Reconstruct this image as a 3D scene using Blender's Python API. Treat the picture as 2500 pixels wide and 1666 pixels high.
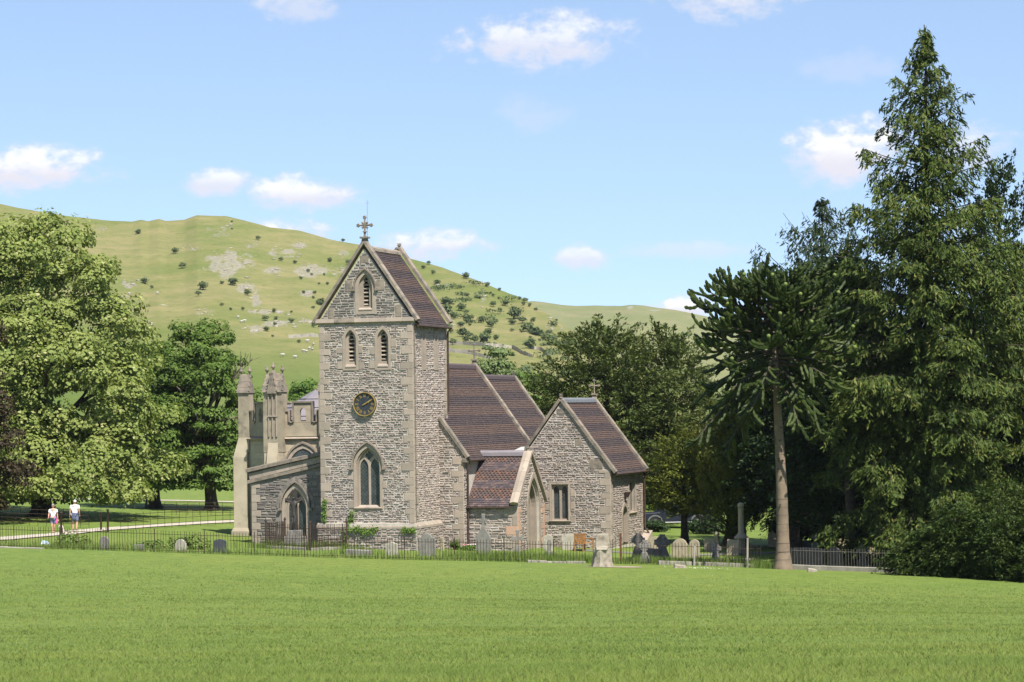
import bpy, bmesh, math, random
import numpy as np
from mathutils import Vector, Matrix
for o in list(bpy.data.objects): bpy.data.objects.remove(o)
sc = bpy.context.scene
COL = sc.collection
rad = math.radians
random.seed(7); rng = np.random.default_rng(11)

# ------------------------------------------------------------------ camera
CZ = 7.56                                   # eye height above the foot of the church tower
pitch, roll = math.atan(164/6110), rad(.8)
fw = Vector((0, math.cos(pitch), math.sin(pitch))); r0 = Vector((1, 0, 0)); u0 = r0.cross(fw)
rt = math.cos(roll)*r0 - math.sin(roll)*u0; upv = math.sin(roll)*r0 + math.cos(roll)*u0
cam_d = bpy.data.cameras.new('camera'); cam = bpy.data.objects.new('camera', cam_d); COL.objects.link(cam)
m = Matrix.Identity(4)
for i in range(3):
    m[i][0], m[i][1], m[i][2] = rt[i], upv[i], -fw[i]
m[2][3] = CZ
cam.matrix_world = m
cam_d.sensor_width = 36; cam_d.lens = 36*6110/2500; cam_d.clip_start = .1; cam_d.clip_end = 9000
sc.camera = cam

# ------------------------------------------------------------------ light
SUN_AZ, SUN_EL = math.atan2(0.473, -0.881), rad(56)     # clockwise from +Y: high behind the camera's right shoulder
sd = Vector((math.sin(SUN_AZ)*math.cos(SUN_EL), math.cos(SUN_AZ)*math.cos(SUN_EL), math.sin(SUN_EL)))
sl = bpy.data.lights.new('sun', 'SUN'); sl.energy = 4.6; sl.angle = rad(.53); sl.color = (1, .955, .87)
so = bpy.data.objects.new('sun', sl); COL.objects.link(so); so.location = (30, -60, 120)
so.rotation_euler = sd.to_track_quat('Z', 'Y').to_euler()
sc.view_settings.view_transform = 'Standard'; sc.view_settings.look = 'None'
sc.view_settings.exposure = 1.08; sc.view_settings.gamma = 1

# ------------------------------------------------------------------ node helpers
class NT:
    def __init__(s, tree): s.t = tree; s.n = tree.nodes; s.l = tree.links; s.n.clear()
    def put(s, sock, v):
        if isinstance(v, (int, float)):
            try: sock.default_value = v
            except Exception: sock.default_value = (v,)*len(sock.default_value)
        elif isinstance(v, (tuple, list)):
            v = tuple(v)
            if len(sock.default_value) == 4 and len(v) == 3: v += (1,)
            sock.default_value = v
        else: s.l.new(v, sock)
    def nd(s, typ, **k):
        n = s.n.new(typ)
        for a, b in k.items(): setattr(n, a, b)
        return n
    def math(s, op, a, b=0., c=None, clamp=False):
        n = s.nd('ShaderNodeMath', operation=op, use_clamp=clamp)
        s.put(n.inputs[0], a); s.put(n.inputs[1], b)
        if c is not None: s.put(n.inputs[2], c)
        return n.outputs[0]
    def mix(s, f, a, b, blend='MIX'):
        n = s.nd('ShaderNodeMix', data_type='RGBA', blend_type=blend)
        s.put(n.inputs[0], f); s.put(n.inputs[6], a); s.put(n.inputs[7], b)
        return n.outputs[2]
    def noise(s, vec, scale, detail=4, rough=.55, out=0, dist=0., dim='3D'):
        n = s.nd('ShaderNodeTexNoise', noise_dimensions=dim)
        if vec is not None: s.l.new(vec, n.inputs['Vector'])
        s.put(n.inputs['Scale'], scale); s.put(n.inputs['Detail'], detail); s.put(n.inputs['Roughness'], rough); s.put(n.inputs['Distortion'], dist)
        return n.outputs[out]
    def ramp(s, f, lo, hi, a=0., b=1., smooth=True):
        n = s.nd('ShaderNodeMapRange', interpolation_type='SMOOTHSTEP' if smooth else 'LINEAR')
        s.put(n.inputs[0], f); s.put(n.inputs[1], lo); s.put(n.inputs[2], hi); s.put(n.inputs[3], a); s.put(n.inputs[4], b)
        return n.outputs[0]
    def coord(s, kind='Object'): return s.nd('ShaderNodeTexCoord').outputs[kind]
    def mapping(s, vec, scale=(1, 1, 1), loc=(0, 0, 0), rot=(0, 0, 0)):
        n = s.nd('ShaderNodeMapping'); s.l.new(vec, n.inputs[0])
        n.inputs['Location'].default_value = loc; n.inputs['Rotation'].default_value = rot; n.inputs['Scale'].default_value = scale
        return n.outputs[0]

# ------------------------------------------------------------------ sky with small fair-weather clouds
w = bpy.data.worlds.new('World'); sc.world = w; w.use_nodes = True
N = NT(w.node_tree)
sky = N.nd('ShaderNodeTexSky', sky_type='NISHITA', sun_disc=False)
sky.sun_elevation = SUN_EL; sky.sun_rotation = SUN_AZ; sky.altitude = 0; sky.air_density = 1.0; sky.dust_density = 0.; sky.ozone_density = 1.5
sv = N.nd('ShaderNodeVectorMath', operation='ADD'); N.l.new(N.coord('Generated'), sv.inputs[0]); sv.inputs[1].default_value = (0, 0, .10)   # clear upland air: no pale band at the horizon
sn = N.nd('ShaderNodeVectorMath', operation='NORMALIZE'); N.l.new(sv.outputs[0], sn.inputs[0]); N.l.new(sn.outputs[0], sky.inputs[0])
hs = N.nd('ShaderNodeHueSaturation'); N.l.new(sky.outputs[0], hs.inputs['Color'])
SKY_SAT, SKY_VAL = .84, 1.0
hs.inputs['Saturation'].default_value = SKY_SAT; hs.inputs['Value'].default_value = SKY_VAL
dirv = N.coord('Generated')
sx = N.nd('ShaderNodeSeparateXYZ'); N.l.new(dirv, sx.inputs[0])
az = N.math('ARCTAN2', sx.outputs[0], sx.outputs[1]); el = N.math('ARCSINE', sx.outputs[2])
az = N.math('MULTIPLY', az, 57.2958); el = N.math('MULTIPLY', el, 57.2958)
cmb = N.nd('ShaderNodeCombineXYZ'); N.l.new(az, cmb.inputs[0]); N.l.new(el, cmb.inputs[1])
cv = cmb.outputs[0]
nz = N.noise(N.mapping(cv, (1, 1.7, 1)), .75, 7, .58, dist=.25)
nzf = N.noise(N.mapping(cv, (1, 1.4, 1)), 2.6, 6, .62)
nn = N.math('ADD', N.math('MULTIPLY', N.math('SUBTRACT', nz, .5), 2.3), N.math('MULTIPLY', N.math('SUBTRACT', nzf, .5), 1.1))
#        azimuth elev   rx    ry   density (degrees)
CL = [(-10.6, 5.55, 1.75, .62, 1.0), (-6.6, 5.25, .95, .42, .85), (-4.8, 4.95, 1.45, .55, .95), (-4.9, 9.25, 1.1, .5, .55),
      (.8, 8.35, 2.6, .75, .8), (5.3, 9.15, 2.0, .5, .7), (-5.3, 4.1, 1.35, .48, 1.1), (-1.85, 3.75, 1.7, .5, .9),
      (1.6, 3.45, .75, .45, .8), (4.2, 3.55, 1.9, .22, .38), (3.9, 2.25, 1.0, .4, 1.2), (7.7, 5.7, 1.75, .95, 1.05), (10.6, 5.7, 1.1, .6, .6),
      (.4, 6.75, 1.3, .5, .22), (7.7, 7.6, 1.3, .5, .22), (-13.8, 4.6, 2.2, .5, .9), (14.6, 3.9, 2.5, .6, .9), (-17.5, 7.4, 3.5, .9, .9), (19, 8, 3.4, 1, .9)]
den = None; low = None
for (a, e, rx, ry, k) in CL:
    rx *= 1.12; ry *= 1.15
    dx = N.math('DIVIDE', N.math('SUBTRACT', az, a), rx)
    dy = N.math('DIVIDE', N.math('SUBTRACT', el, e), ry)
    d2 = N.math('ADD', N.math('MULTIPLY', dx, dx), N.math('MULTIPLY', dy, dy))
    mm = N.math('MULTIPLY', N.math('SUBTRACT', 1.0, N.math('POWER', d2, .8)), 1.0)
    mm = N.ramp(N.math('ADD', N.math('MULTIPLY', mm, 1.0), nn), .2, 1.0)
    env = N.ramp(d2, .5, 1.5, k, 0)
    mm = N.math('MULTIPLY', mm, env)
    tp = N.math('MULTIPLY', N.ramp(dy, -.5, .45), mm)
    den = mm if den is None else N.math('MAXIMUM', den, mm)
    low = tp if low is None else N.math('MAXIMUM', low, tp)
# the rest of the sky dome carries the same kind of cloud
pv = N.nd('ShaderNodeVectorMath', operation='NORMALIZE'); N.l.new(dirv, pv.inputs[0])
gn = N.noise(N.mapping(pv.outputs[0], (1, 1, 2.2)), 5.2, 7, .56)
gen = N.math('MULTIPLY', N.ramp(gn, .56, .70), N.math('MAXIMUM', N.ramp(el, 12, 18), N.ramp(N.math('ABSOLUTE', az), 21, 27)))
gen = N.math('MULTIPLY', gen, N.ramp(el, .5, 4, 0, .9))
den = N.math('MAXIMUM', den, gen)
low = N.math('MAXIMUM', low, N.math('MULTIPLY', gen, .7))
den = N.math('MINIMUM', den, 1.0)
CLOUD_B = (4.1, 4.05, 4.5); CLOUD_T = (5.1, 5.1, 5.15)
ccol = N.mix(N.ramp(N.math('ADD', low, N.math('MULTIPLY', N.math('SUBTRACT', nzf, .5), .5)), .1, .9), CLOUD_B, CLOUD_T)
tint = N.mix(1.0, hs.outputs[0], (.755, .815, .885), 'MULTIPLY')
fin = N.mix(den, tint, ccol)
bg = N.nd('ShaderNodeBackground'); N.l.new(fin, bg.inputs[0]); bg.inputs[1].default_value = .1
w.cycles.sampling_method = 'MANUAL'; w.cycles.sample_map_resolution = 256
ow = N.nd('ShaderNodeOutputWorld'); N.l.new(bg.outputs[0], ow.inputs[0])

# ------------------------------------------------------------------ materials
MATS = {}
def principled(N, col, rough=.9, bump=None, bstr=.3, spec=.3, metal=0., bdist=.02):
    p = N.nd('ShaderNodeBsdfPrincipled'); N.put(p.inputs['Base Color'], col); N.put(p.inputs['Roughness'], rough)
    p.inputs['Specular IOR Level'].default_value = spec; p.inputs['Metallic'].default_value = metal
    if bump is not None:
        b = N.nd('ShaderNodeBump'); N.put(b.inputs['Strength'], bstr); b.inputs['Distance'].default_value = bdist
        N.l.new(bump, b.inputs['Height']); N.l.new(b.outputs[0], p.inputs['Normal'])
    return p
def newmat(name):
    m = bpy.data.materials.new(name); m.use_nodes = True; MATS[name] = m
    return m, NT(m.node_tree)
def out(N, sh):
    o = N.nd('ShaderNodeOutputMaterial'); N.l.new(sh.outputs[0] if hasattr(sh, 'outputs') else sh, o.inputs[0])
def mat(name, c1, c2=None, scale=3., rough=.9, bstr=.3, bscale=None, spec=.3, metal=0., lichen=None, lscale=5., lthr=(.55, .7), rand=0., island=False, cols=None, bdist=.02):
    """c1..c2 mottled by noise; cols: palette picked per stone / tile (island or object random); lichen: patches of a second colour"""
    m, N = newmat(name); co = N.nd('ShaderNodeNewGeometry').outputs['Position']
    rnd = None
    if cols or rand:
        rnd = N.nd('ShaderNodeNewGeometry').outputs['Random Per Island'] if island else N.nd('ShaderNodeObjectInfo').outputs['Random']
    if cols:
        cr = N.nd('ShaderNodeValToRGB'); cr.color_ramp.interpolation = 'CONSTANT'
        e = cr.color_ramp.elements
        while len(e) < len(cols): e.new(.5)
        for i, c in enumerate(cols): e[i].position = i/len(cols); e[i].color = (*c, 1)
        N.l.new(rnd, cr.inputs[0]); col = cr.outputs[0]
        if c2 is not None or c1 is not None:
            col = N.mix(N.ramp(N.noise(co, scale, 5), .3, .75, 0, .45), col, c1)
    else:
        c2 = c2 or tuple(x*.8 for x in c1)
        col = N.mix(N.ramp(N.noise(co, scale, 6, .6), .32, .68), c1, c2)
    if rand:
        v = N.math('MULTIPLY_ADD', rnd, rand*2, 1-rand)
        hv = N.nd('ShaderNodeHueSaturation'); N.l.new(col, hv.inputs['Color']); N.l.new(v, hv.inputs['Value']); col = hv.outputs[0]
    if lichen:
        col = N.mix(N.ramp(N.noise(co, lscale, 8, .65), *lthr, 0, .85), col, lichen)
    bs = N.noise(co, bscale or scale*6, 6, .65)
    out(N, principled(N, col, rough, bs, bstr, spec, metal, bdist))
    return m
def leafmat(name, dark, light, trans=.32, nscale=.5, yellow=None, rough=.6, spec=.14, up=0.):
    m, N = newmat(name); co = N.coord()
    isl = N.nd('ShaderNodeNewGeometry').outputs['Random Per Island']
    f = N.math('ADD', N.math('MULTIPLY', isl, .6), N.math('MULTIPLY', N.ramp(N.noise(co, nscale, 3), .3, .7), .4))
    col = N.mix(f, dark, light)
    if yellow: col = N.mix(N.ramp(isl, .86, .98, 0, .8), col, yellow)
    p = principled(N, col, rough, spec=spec)
    if up:      # tiny upright blades: shade them with the lie of the turf
        vn = N.nd('ShaderNodeVectorMath', operation='MULTIPLY_ADD'); N.l.new(N.nd('ShaderNodeNewGeometry').outputs['Normal'], vn.inputs[0]); vn.inputs[1].default_value = (1-up,)*3; vn.inputs[2].default_value = (0, 0, up)
        nn_ = N.nd('ShaderNodeVectorMath', operation='NORMALIZE'); N.l.new(vn.outputs[0], nn_.inputs[0]); N.l.new(nn_.outputs[0], p.inputs['Normal'])
    t = N.nd('ShaderNodeBsdfTranslucent'); N.put(t.inputs[0], N.mix(1., col, (1.25, 1.3, .6), 'MULTIPLY'))
    ms = N.nd('ShaderNodeMixShader'); ms.inputs[0].default_value = trans
    N.l.new(p.outputs[0], ms.inputs[1]); N.l.new(t.outputs[0], ms.inputs[2]); out(N, ms)
    return m

# ------------------------------------------------------------------ object helpers
def newobj(name, me, parent=None, mats=()):
    o = bpy.data.objects.new(name, me); COL.objects.link(o)
    for mm in mats: me.materials.append(MATS[mm] if isinstance(mm, str) else mm)
    if parent: o.parent = parent
    return o
def tag(o, label=None, cat=None, group=None, kind=None):
    if label: o['label'] = label
    if cat:
        o['category'] = cat
        if not kind: o['kind'] = 'thing'
    if group: o['group'] = group
    if kind: o['kind'] = kind
    return o
def empty(name, loc=(0, 0, 0), rz=0, label=None, cat=None, group=None):
    o = bpy.data.objects.new(name, None); COL.objects.link(o); o.location = loc; o.rotation_euler = (0, 0, rz); o.empty_display_size = .3
    return tag(o, label, cat, group)
def npmesh(name, V, Fq, smooth=False):
    """fast mesh from arrays; Fq is (n,3) or (n,4)"""
    V = np.asarray(V, np.float32).reshape(-1, 3); Fq = np.asarray(Fq, np.int32); n, k = Fq.shape
    me = bpy.data.meshes.new(name); me.vertices.add(len(V)); me.vertices.foreach_set('co', V.ravel())
    me.loops.add(n*k); me.loops.foreach_set('vertex_index', Fq.ravel())
    me.polygons.add(n); me.polygons.foreach_set('loop_start', np.arange(0, n*k, k, dtype=np.int32))
    me.polygons.foreach_set('loop_total', np.full(n, k, np.int32))
    if smooth: me.polygons.foreach_set('use_smooth', np.ones(n, bool))
    me.update(calc_edges=True); return me
class MB:
    """collects simple solids and links them as ONE mesh object"""
    def __init__(s): s.v = []; s.f = []; s.mi = []; s.sm = []; s.cur = 0
    def add(s, vs, fs, smooth=False):
        b = len(s.v); s.v += [tuple(x) for x in vs]
        for f in fs: s.f.append([b+i for i in f]); s.mi.append(s.cur); s.sm.append(smooth)
        return s
    def box(s, x0, x1, y0, y1, z0, z1):
        return s.add([(x0, y0, z0), (x1, y0, z0), (x1, y1, z0), (x0, y1, z0), (x0, y0, z1), (x1, y0, z1), (x1, y1, z1), (x0, y1, z1)],
                     [(0, 3, 2, 1), (4, 5, 6, 7), (0, 1, 5, 4), (1, 2, 6, 5), (2, 3, 7, 6), (3, 0, 4, 7)])
    def hexa(s, p):      # 8 corners: bottom 0-3, top 4-7
        return s.add(p, [(0, 3, 2, 1), (4, 5, 6, 7), (0, 1, 5, 4), (1, 2, 6, 5), (2, 3, 7, 6), (3, 0, 4, 7)])
    def prism(s, poly, a, b, fr=None):
        """poly in (p,q), extruded along the third axis from a to b; fr maps (p,q,t) to a point (default: p=x, q=z, t=y)"""
        fr = fr or (lambda p, q, t: (p, t, q)); n = len(poly)
        vs = [fr(p, q, a) for p, q in poly]+[fr(p, q, b) for p, q in poly]
        return s.add(vs, [tuple(range(n)), tuple(range(2*n-1, n-1, -1))]+[(i, i+n, (i+1) % n+n, (i+1) % n) for i in range(n)])
    def ring(s, outer, inner, a, b, fr=None, closed=True):
        fr = fr or (lambda p, q, t: (p, t, q)); n = len(outer)
        vs = [fr(p, q, a) for p, q in outer]+[fr(p, q, a) for p, q in inner]+[fr(p, q, b) for p, q in outer]+[fr(p, q, b) for p, q in inner]
        fs = []
        for i in range(n if closed else n-1):
            j = (i+1) % n
            fs += [(i, j, n+j, n+i), (2*n+i, 3*n+i, 3*n+j, 2*n+j), (i, 2*n+i, 2*n+j, j), (n+i, n+j, 3*n+j, 3*n+i)]
        if not closed: fs += [(0, n, 3*n, 2*n), (n-1, 3*n-1, 4*n-1, 2*n-1)]
        return s.add(vs, fs)
    def tube(s, pts, r, n=6, cap=True, smooth=True):
        pts = [Vector(p) for p in pts]; k = len(pts); rs = r if isinstance(r, (list, tuple)) else [r]*k
        vs = []; t0 = (pts[1]-pts[0]).normalized(); a = t0.orthogonal().normalized()
        for i in range(k):
            t = (pts[min(i+1, k-1)]-pts[max(i-1, 0)]).normalized()
            a = (a-t*a.dot(t)); a = a.normalized() if a.length > 1e-6 else t.orthogonal().normalized(); b = t.cross(a)
            for j in range(n):
                th = 2*math.pi*j/n; vs.append(pts[i]+(a*math.cos(th)+b*math.sin(th))*rs[i])
        fs = [(i*n+j, i*n+(j+1) % n, (i+1)*n+(j+1) % n, (i+1)*n+j) for i in range(k-1) for j in range(n)]
        s.add(vs, fs, smooth)
        if cap: s.add(vs[:n], [tuple(range(n-1, -1, -1))]); s.add(vs[-n:], [tuple(range(n))])
        return s
    def lathe(s, prof, n=14, c=(0, 0), smooth=True):
        vs = []; k = len(prof)
        for r, z in prof:
            for j in range(n): th = 2*math.pi*j/n; vs.append((c[0]+r*math.cos(th), c[1]+r*math.sin(th), z))
        fs = [(i*n+j, i*n+(j+1) % n, (i+1)*n+(j+1) % n, (i+1)*n+j) for i in range(k-1) for j in range(n)]
        s.add(vs, fs, smooth); s.add(vs[:n], [tuple(range(n-1, -1, -1))]); return s.add(vs[-n:], [tuple(range(n))])
    def build(s, name, mats, parent=None, bevel=0., loc=None):
        me = bpy.data.meshes.new(name); v = s.v
        if loc is not None: v = [(a-loc[0], b-loc[1], c-loc[2]) for a, b, c in v]
        me.from_pydata(v, [], s.f); me.polygons.foreach_set('material_index', s.mi); me.polygons.foreach_set('use_smooth', s.sm)
        bm = bmesh.new(); bm.from_mesh(me); bmesh.ops.recalc_face_normals(bm, faces=bm.faces); bm.to_mesh(me); bm.free()
        me.update()
        o = newobj(name, me, parent, mats if isinstance(mats, (list, tuple)) else [mats])
        if loc is not None: o.location = loc
        if bevel:
            b = o.modifiers.new('bevel', 'BEVEL'); b.width = bevel; b.segments = 1; b.limit_method = 'ANGLE'
        return o
def bake(o):
    """apply an object's modifiers to its mesh"""
    dg = bpy.context.evaluated_depsgraph_get(); me = bpy.data.meshes.new_from_object(o.evaluated_get(dg)); o.modifiers.clear(); o.data = me; return o
def cut(o, cutters):
    """cut the openings (MB solids) out of a wall"""
    cs = []
    for c in cutters:
        co = c.build('opening', [], o.parent); cs.append(co)
        b = o.modifiers.new('cut', 'BOOLEAN'); b.operation = 'DIFFERENCE'; b.object = co; b.solver = 'EXACT'
    bpy.context.view_layer.update(); bake(o)
    for c in cs: bpy.data.objects.remove(c)
def copy_tree(o, parent=None):
    c = o.copy(); COL.objects.link(c); c.parent = parent
    for ch in o.children: copy_tree(ch, c)
    return c

# ------------------------------------------------------------------ numpy noise and the lie of the land
def _hash(ix, iy, seed):
    h = (ix.astype(np.int64)*374761393+iy.astype(np.int64)*668265263+seed*144665) & 0x7fffffff
    h = ((h ^ (h >> 13))*1274126177) & 0x7fffffff
    return ((h ^ (h >> 16)) & 0xffff)/65535.
def vnoise(x, y, seed=0):
    x = np.asarray(x, float); y = np.asarray(y, float); ix = np.floor(x); iy = np.floor(y); fx = x-ix; fy = y-iy
    fx = fx*fx*(3-2*fx); fy = fy*fy*(3-2*fy)
    a = _hash(ix, iy, seed); b = _hash(ix+1, iy, seed); c = _hash(ix, iy+1, seed); d = _hash(ix+1, iy+1, seed)
    return (a*(1-fx)+b*fx)*(1-fy)+(c*(1-fx)+d*fx)*fy
def fbm(x, y, seed=0, oct=5, g=.5):
    s = 0; a = 1; t = 0
    for i in range(oct): s = s+a*vnoise(x*2**i+i*17.3, y*2**i-i*9.1, seed+i); t += a; a *= g
    return s/t
GK = np.array([(-60, 6.2), (0, 6.0), (10, 6.0), (14, 5.95), (25, 5.05), (40, 3.95), (60, 2.65), (80, 1.55), (100, .7), (122, .1), (134, -.2), (200, -.3), (300, 0), (9000, 0)], float)
def _pch(x):
    ks, vs = GK[:, 0], GK[:, 1]; dl = np.diff(vs)/np.diff(ks); mm = np.zeros(len(ks)); mm[1:-1] = (dl[1:]+dl[:-1])/2
    x = np.clip(x, -60, 8999); i = np.clip(np.searchsorted(ks, x, side='right')-1, 0, len(ks)-2); h = ks[i+1]-ks[i]; t = (x-ks[i])/h
    return (2*t**3-3*t**2+1)*vs[i]+(t**3-2*t**2+t)*h*mm[i]+(-2*t**3+3*t**2)*vs[i+1]+(t**3-t**2)*h*mm[i+1]
def sstep(a, b, x):
    t = np.clip((x-a)/(b-a), 0, 1); return t*t*(3-2*t)
def gz(X, Y):
    X = np.asarray(X, float); Y = np.asarray(Y, float)
    return _pch(Y)-.04*np.clip(X, -60, 60)*sstep(20, 110, Y)*(1-sstep(170, 280, Y))+(fbm(X*.14, Y*.14, 3, 2)-.5)*.12*(1-sstep(60, 110, np.abs(X)))*(1-sstep(180, 260, Y))
def gp(x, y, dz=0.): return Vector((x, y, float(gz(x, y))+dz))
# ================================================================== THE LAND
def grassmat(name, a, b, c, s=1.):
    m, N = newmat(name); co = N.coord()
    big = N.ramp(N.noise(co, .06*s, 4, .55), .35, .65)
    mid = N.ramp(N.noise(co, .5*s, 5, .65), .32, .68)
    fine = N.ramp(N.noise(co, 1.6*s, 7, .75), .36, .66)
    col = N.mix(N.math('MULTIPLY', big, .7), a, b)
    col = N.mix(N.math('MULTIPLY', mid, .45), col, b)
    col = N.mix(N.math('MULTIPLY', fine, .75), col, c)
    h = N.math('ADD', N.noise(co, 22*s, 5, .7), N.math('MULTIPLY', N.noise(co, 3*s, 4), .7))
    out(N, principled(N, col, .85, h, .7, .15, bdist=.05)); return m
grassmat('lawn', (.118, .172, .031), (.170, .200, .042), (.074, .120, .024))
gx = np.unique(np.concatenate([np.arange(-75, 75.1, 1.25), 75*1.22**np.arange(1, 24), -75*1.22**np.arange(1, 24)]))
gy = np.unique(np.concatenate([np.arange(-40, 20, 2.), np.arange(20, 175, 1.), np.arange(175, 330, 5.), 330*1.2**np.arange(0, 18), -40*1.5**np.arange(1, 9)]))
GX, GY = np.meshgrid(gx, gy); GZ = gz(GX, GY)
GZ = np.where((np.abs(GX) > 400) | (GY > 420), GZ-4*sstep(400, 1500, np.maximum(np.abs(GX), GY)), GZ)
nx, ny = len(gx), len(gy); ii = np.arange(nx*ny).reshape(ny, nx)
Fq = np.stack([ii[:-1, :-1], ii[:-1, 1:], ii[1:, 1:], ii[1:, :-1]], -1).reshape(-1, 4)
tag(newobj('ground', npmesh('ground', np.stack([GX, GY, GZ], -1), Fq, True), None, ['lawn']), kind='structure')

# survey tables: azimuth and elevation in degrees seen from the terrace
RIDGE = [(-15.09, 5.25), (-13.33, 4.99), (-11.54, 4.73), (-11.16, 4.65), (-10.43, 4.53), (-10.0, 4.47), (-9.07, 4.37), (-8.6, 4.35), (-8.41, 4.39), (-8.25, 4.35), (-8.0, 4.4), (-7.86, 4.35), (-7.43, 4.37), (-7.15, 4.47), (-6.49, 4.44), (-6.09, 4.34), (-5.7, 4.24), (-5.46, 4.17), (-4.83, 4.11), (-4.39, 3.99), (-4.16, 3.92), (-3.4, 3.76), (-2.69, 3.61), (-2.32, 3.45), (-1.93, 3.35), (-1.56, 3.24), (-1.11, 3.07), (-0.63, 2.9), (-0.21, 2.7), (0.33, 2.49), (0.57, 2.3), (0.99, 2.06), (1.26, 1.84), (1.48, 1.71), (2.34, 1.2), (3.27, 0.58), (4.38, 0.05)]
FAR_RIDGE = [(-1.4, 2.24), (-0.46, 2.37), (0.48, 2.46), (1.24, 2.36), (2.06, 2.33), (2.51, 2.31), (2.76, 2.34), (3.09, 2.32), (3.42, 2.25), (3.72, 2.21), (4.08, 2.13), (4.56, 2.0), (5.61, 1.76), (7.0, 1.55), (8.84, 1.24), (11.56, 0.91), (15.1, 0.67)]
BUSHES = [(-10.43, 4.42, 3.27), (-8.47, 4.07, 2.95), (-7.65, 3.59, 3.11), (-7.49, 3.29, 3.44), (-8.33, 2.96, 3.6), (-8.18, 2.89, 1.64), (-7.03, 2.85, 4.26), (-7.14, 2.64, 3.11), (-6.35, 2.93, 4.09), (-6.03, 2.68, 3.44), (-6.61, 2.96, 1.96), (-5.77, 3.9, 2.45), (-6.36, 4.3, 1.15), (-6.36, 4.15, 1.15), (-3.84, 3.86, 1.8), (-5.25, 3.39, 2.29), (-4.94, 3.34, 1.96), (-4.64, 3.17, 1.8), (-4.14, 3.39, 2.29), (-3.73, 3.34, 2.45), (-4.8, 2.97, 1.96), (-4.39, 2.83, 1.31), (-4.21, 2.82, 1.64), (-4.56, 3.09, 1.47), (-4.27, 3.11, 1.31), (-4.53, 2.53, 1.47), (-4.34, 2.39, 4.09), (-4.53, 2.33, 1.96), (-4.74, 2.64, 1.8), (-4.49, 2.64, 1.96), (-5.43, 2.27, 1.96), (-5.03, 2.27, 1.31), (-5.03, 2.03, 2.95), (-5.38, 2.11, 1.96), (-5.42, 1.97, 1.8), (-5.63, 2.08, 3.27), (-5.59, 1.88, 2.95), (-4.53, 1.94, 2.62), (-6.14, 2.31, 1.64), (-6.61, 2.42, 1.96), (-6.4, 2.31, 1.64), (-5.46, 1.76, 1.47), (-4.86, 1.61, 1.8), (-1.88, 3.31, 1.64), (-2.01, 3.21, 1.8), (-1.79, 3.1, 1.96), (-1.03, 2.99, 2.95), (-0.85, 2.86, 1.47), (-0.56, 2.8, 2.45), (-0.27, 2.7, 1.47), (-1.7, 2.85, 2.78), (-1.01, 2.59, 1.96), (-0.48, 2.64, 1.31), (-0.42, 2.58, 1.47), (-0.29, 2.52, 1.31), (0.31, 2.43, 2.45), (0.41, 2.34, 1.64), (0.27, 2.37, 1.64), (0.18, 2.49, 1.47), (0.56, 2.23, 1.64), (-1.52, 2.43, 4.09), (-1.49, 2.22, 4.91), (-1.16, 2.31, 3.6), (-1.04, 2.23, 2.29), (-1.32, 2.07, 3.27), (-1.03, 1.96, 3.93), (-0.91, 2.1, 1.96), (-0.42, 2.36, 2.62), (-0.15, 2.37, 3.27), (-0.27, 2.26, 1.96), (0.05, 2.09, 5.73), (0.24, 2.0, 3.6), (0.01, 1.97, 2.95), (0.5, 2.02, 2.29), (-0.7, 1.99, 3.27), (-0.37, 1.97, 2.29), (-0.47, 1.81, 3.93), (-0.53, 1.65, 3.6), (-0.37, 1.51, 2.45), (0.0, 1.73, 1.8), (0.22, 1.7, 1.47), (0.38, 1.73, 4.91), (0.56, 1.63, 4.26), (0.85, 1.63, 2.95), (0.94, 1.53, 2.62), (0.7, 1.55, 1.96), (1.02, 1.99, 1.31), (0.42, 1.55, 1.47), (0.64, 1.46, 1.47), (0.42, 1.23, 5.4), (0.86, 1.34, 2.29), (1.03, 1.35, 1.96), (-0.66, 1.34, 5.24), (-0.85, 1.46, 3.27), (-1.05, 1.47, 2.95), (-1.36, 1.38, 2.95), (-1.17, 1.84, 2.95), (-1.4, 1.73, 1.96), (-1.12, 1.62, 4.58), (-0.98, 1.58, 3.27), (-0.96, 1.86, 1.31), (-1.46, 2.24, 2.29), (1.07, 1.24, 1.96)]
SHEEP = [(-8.05, 2.76), (-8.69, 2.74), (-8.6, 2.52), (-8.91, 2.47), (-6.24, 2.12), (-6.16, 2.04), (-6.1, 2.05), (-4.68, 1.62), (-4.63, 1.48), (-4.7, 1.41), (-4.77, 1.41), (-4.56, 1.46), (-4.96, 1.29), (-4.54, 1.55), (-5.24, 1.35)]
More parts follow.
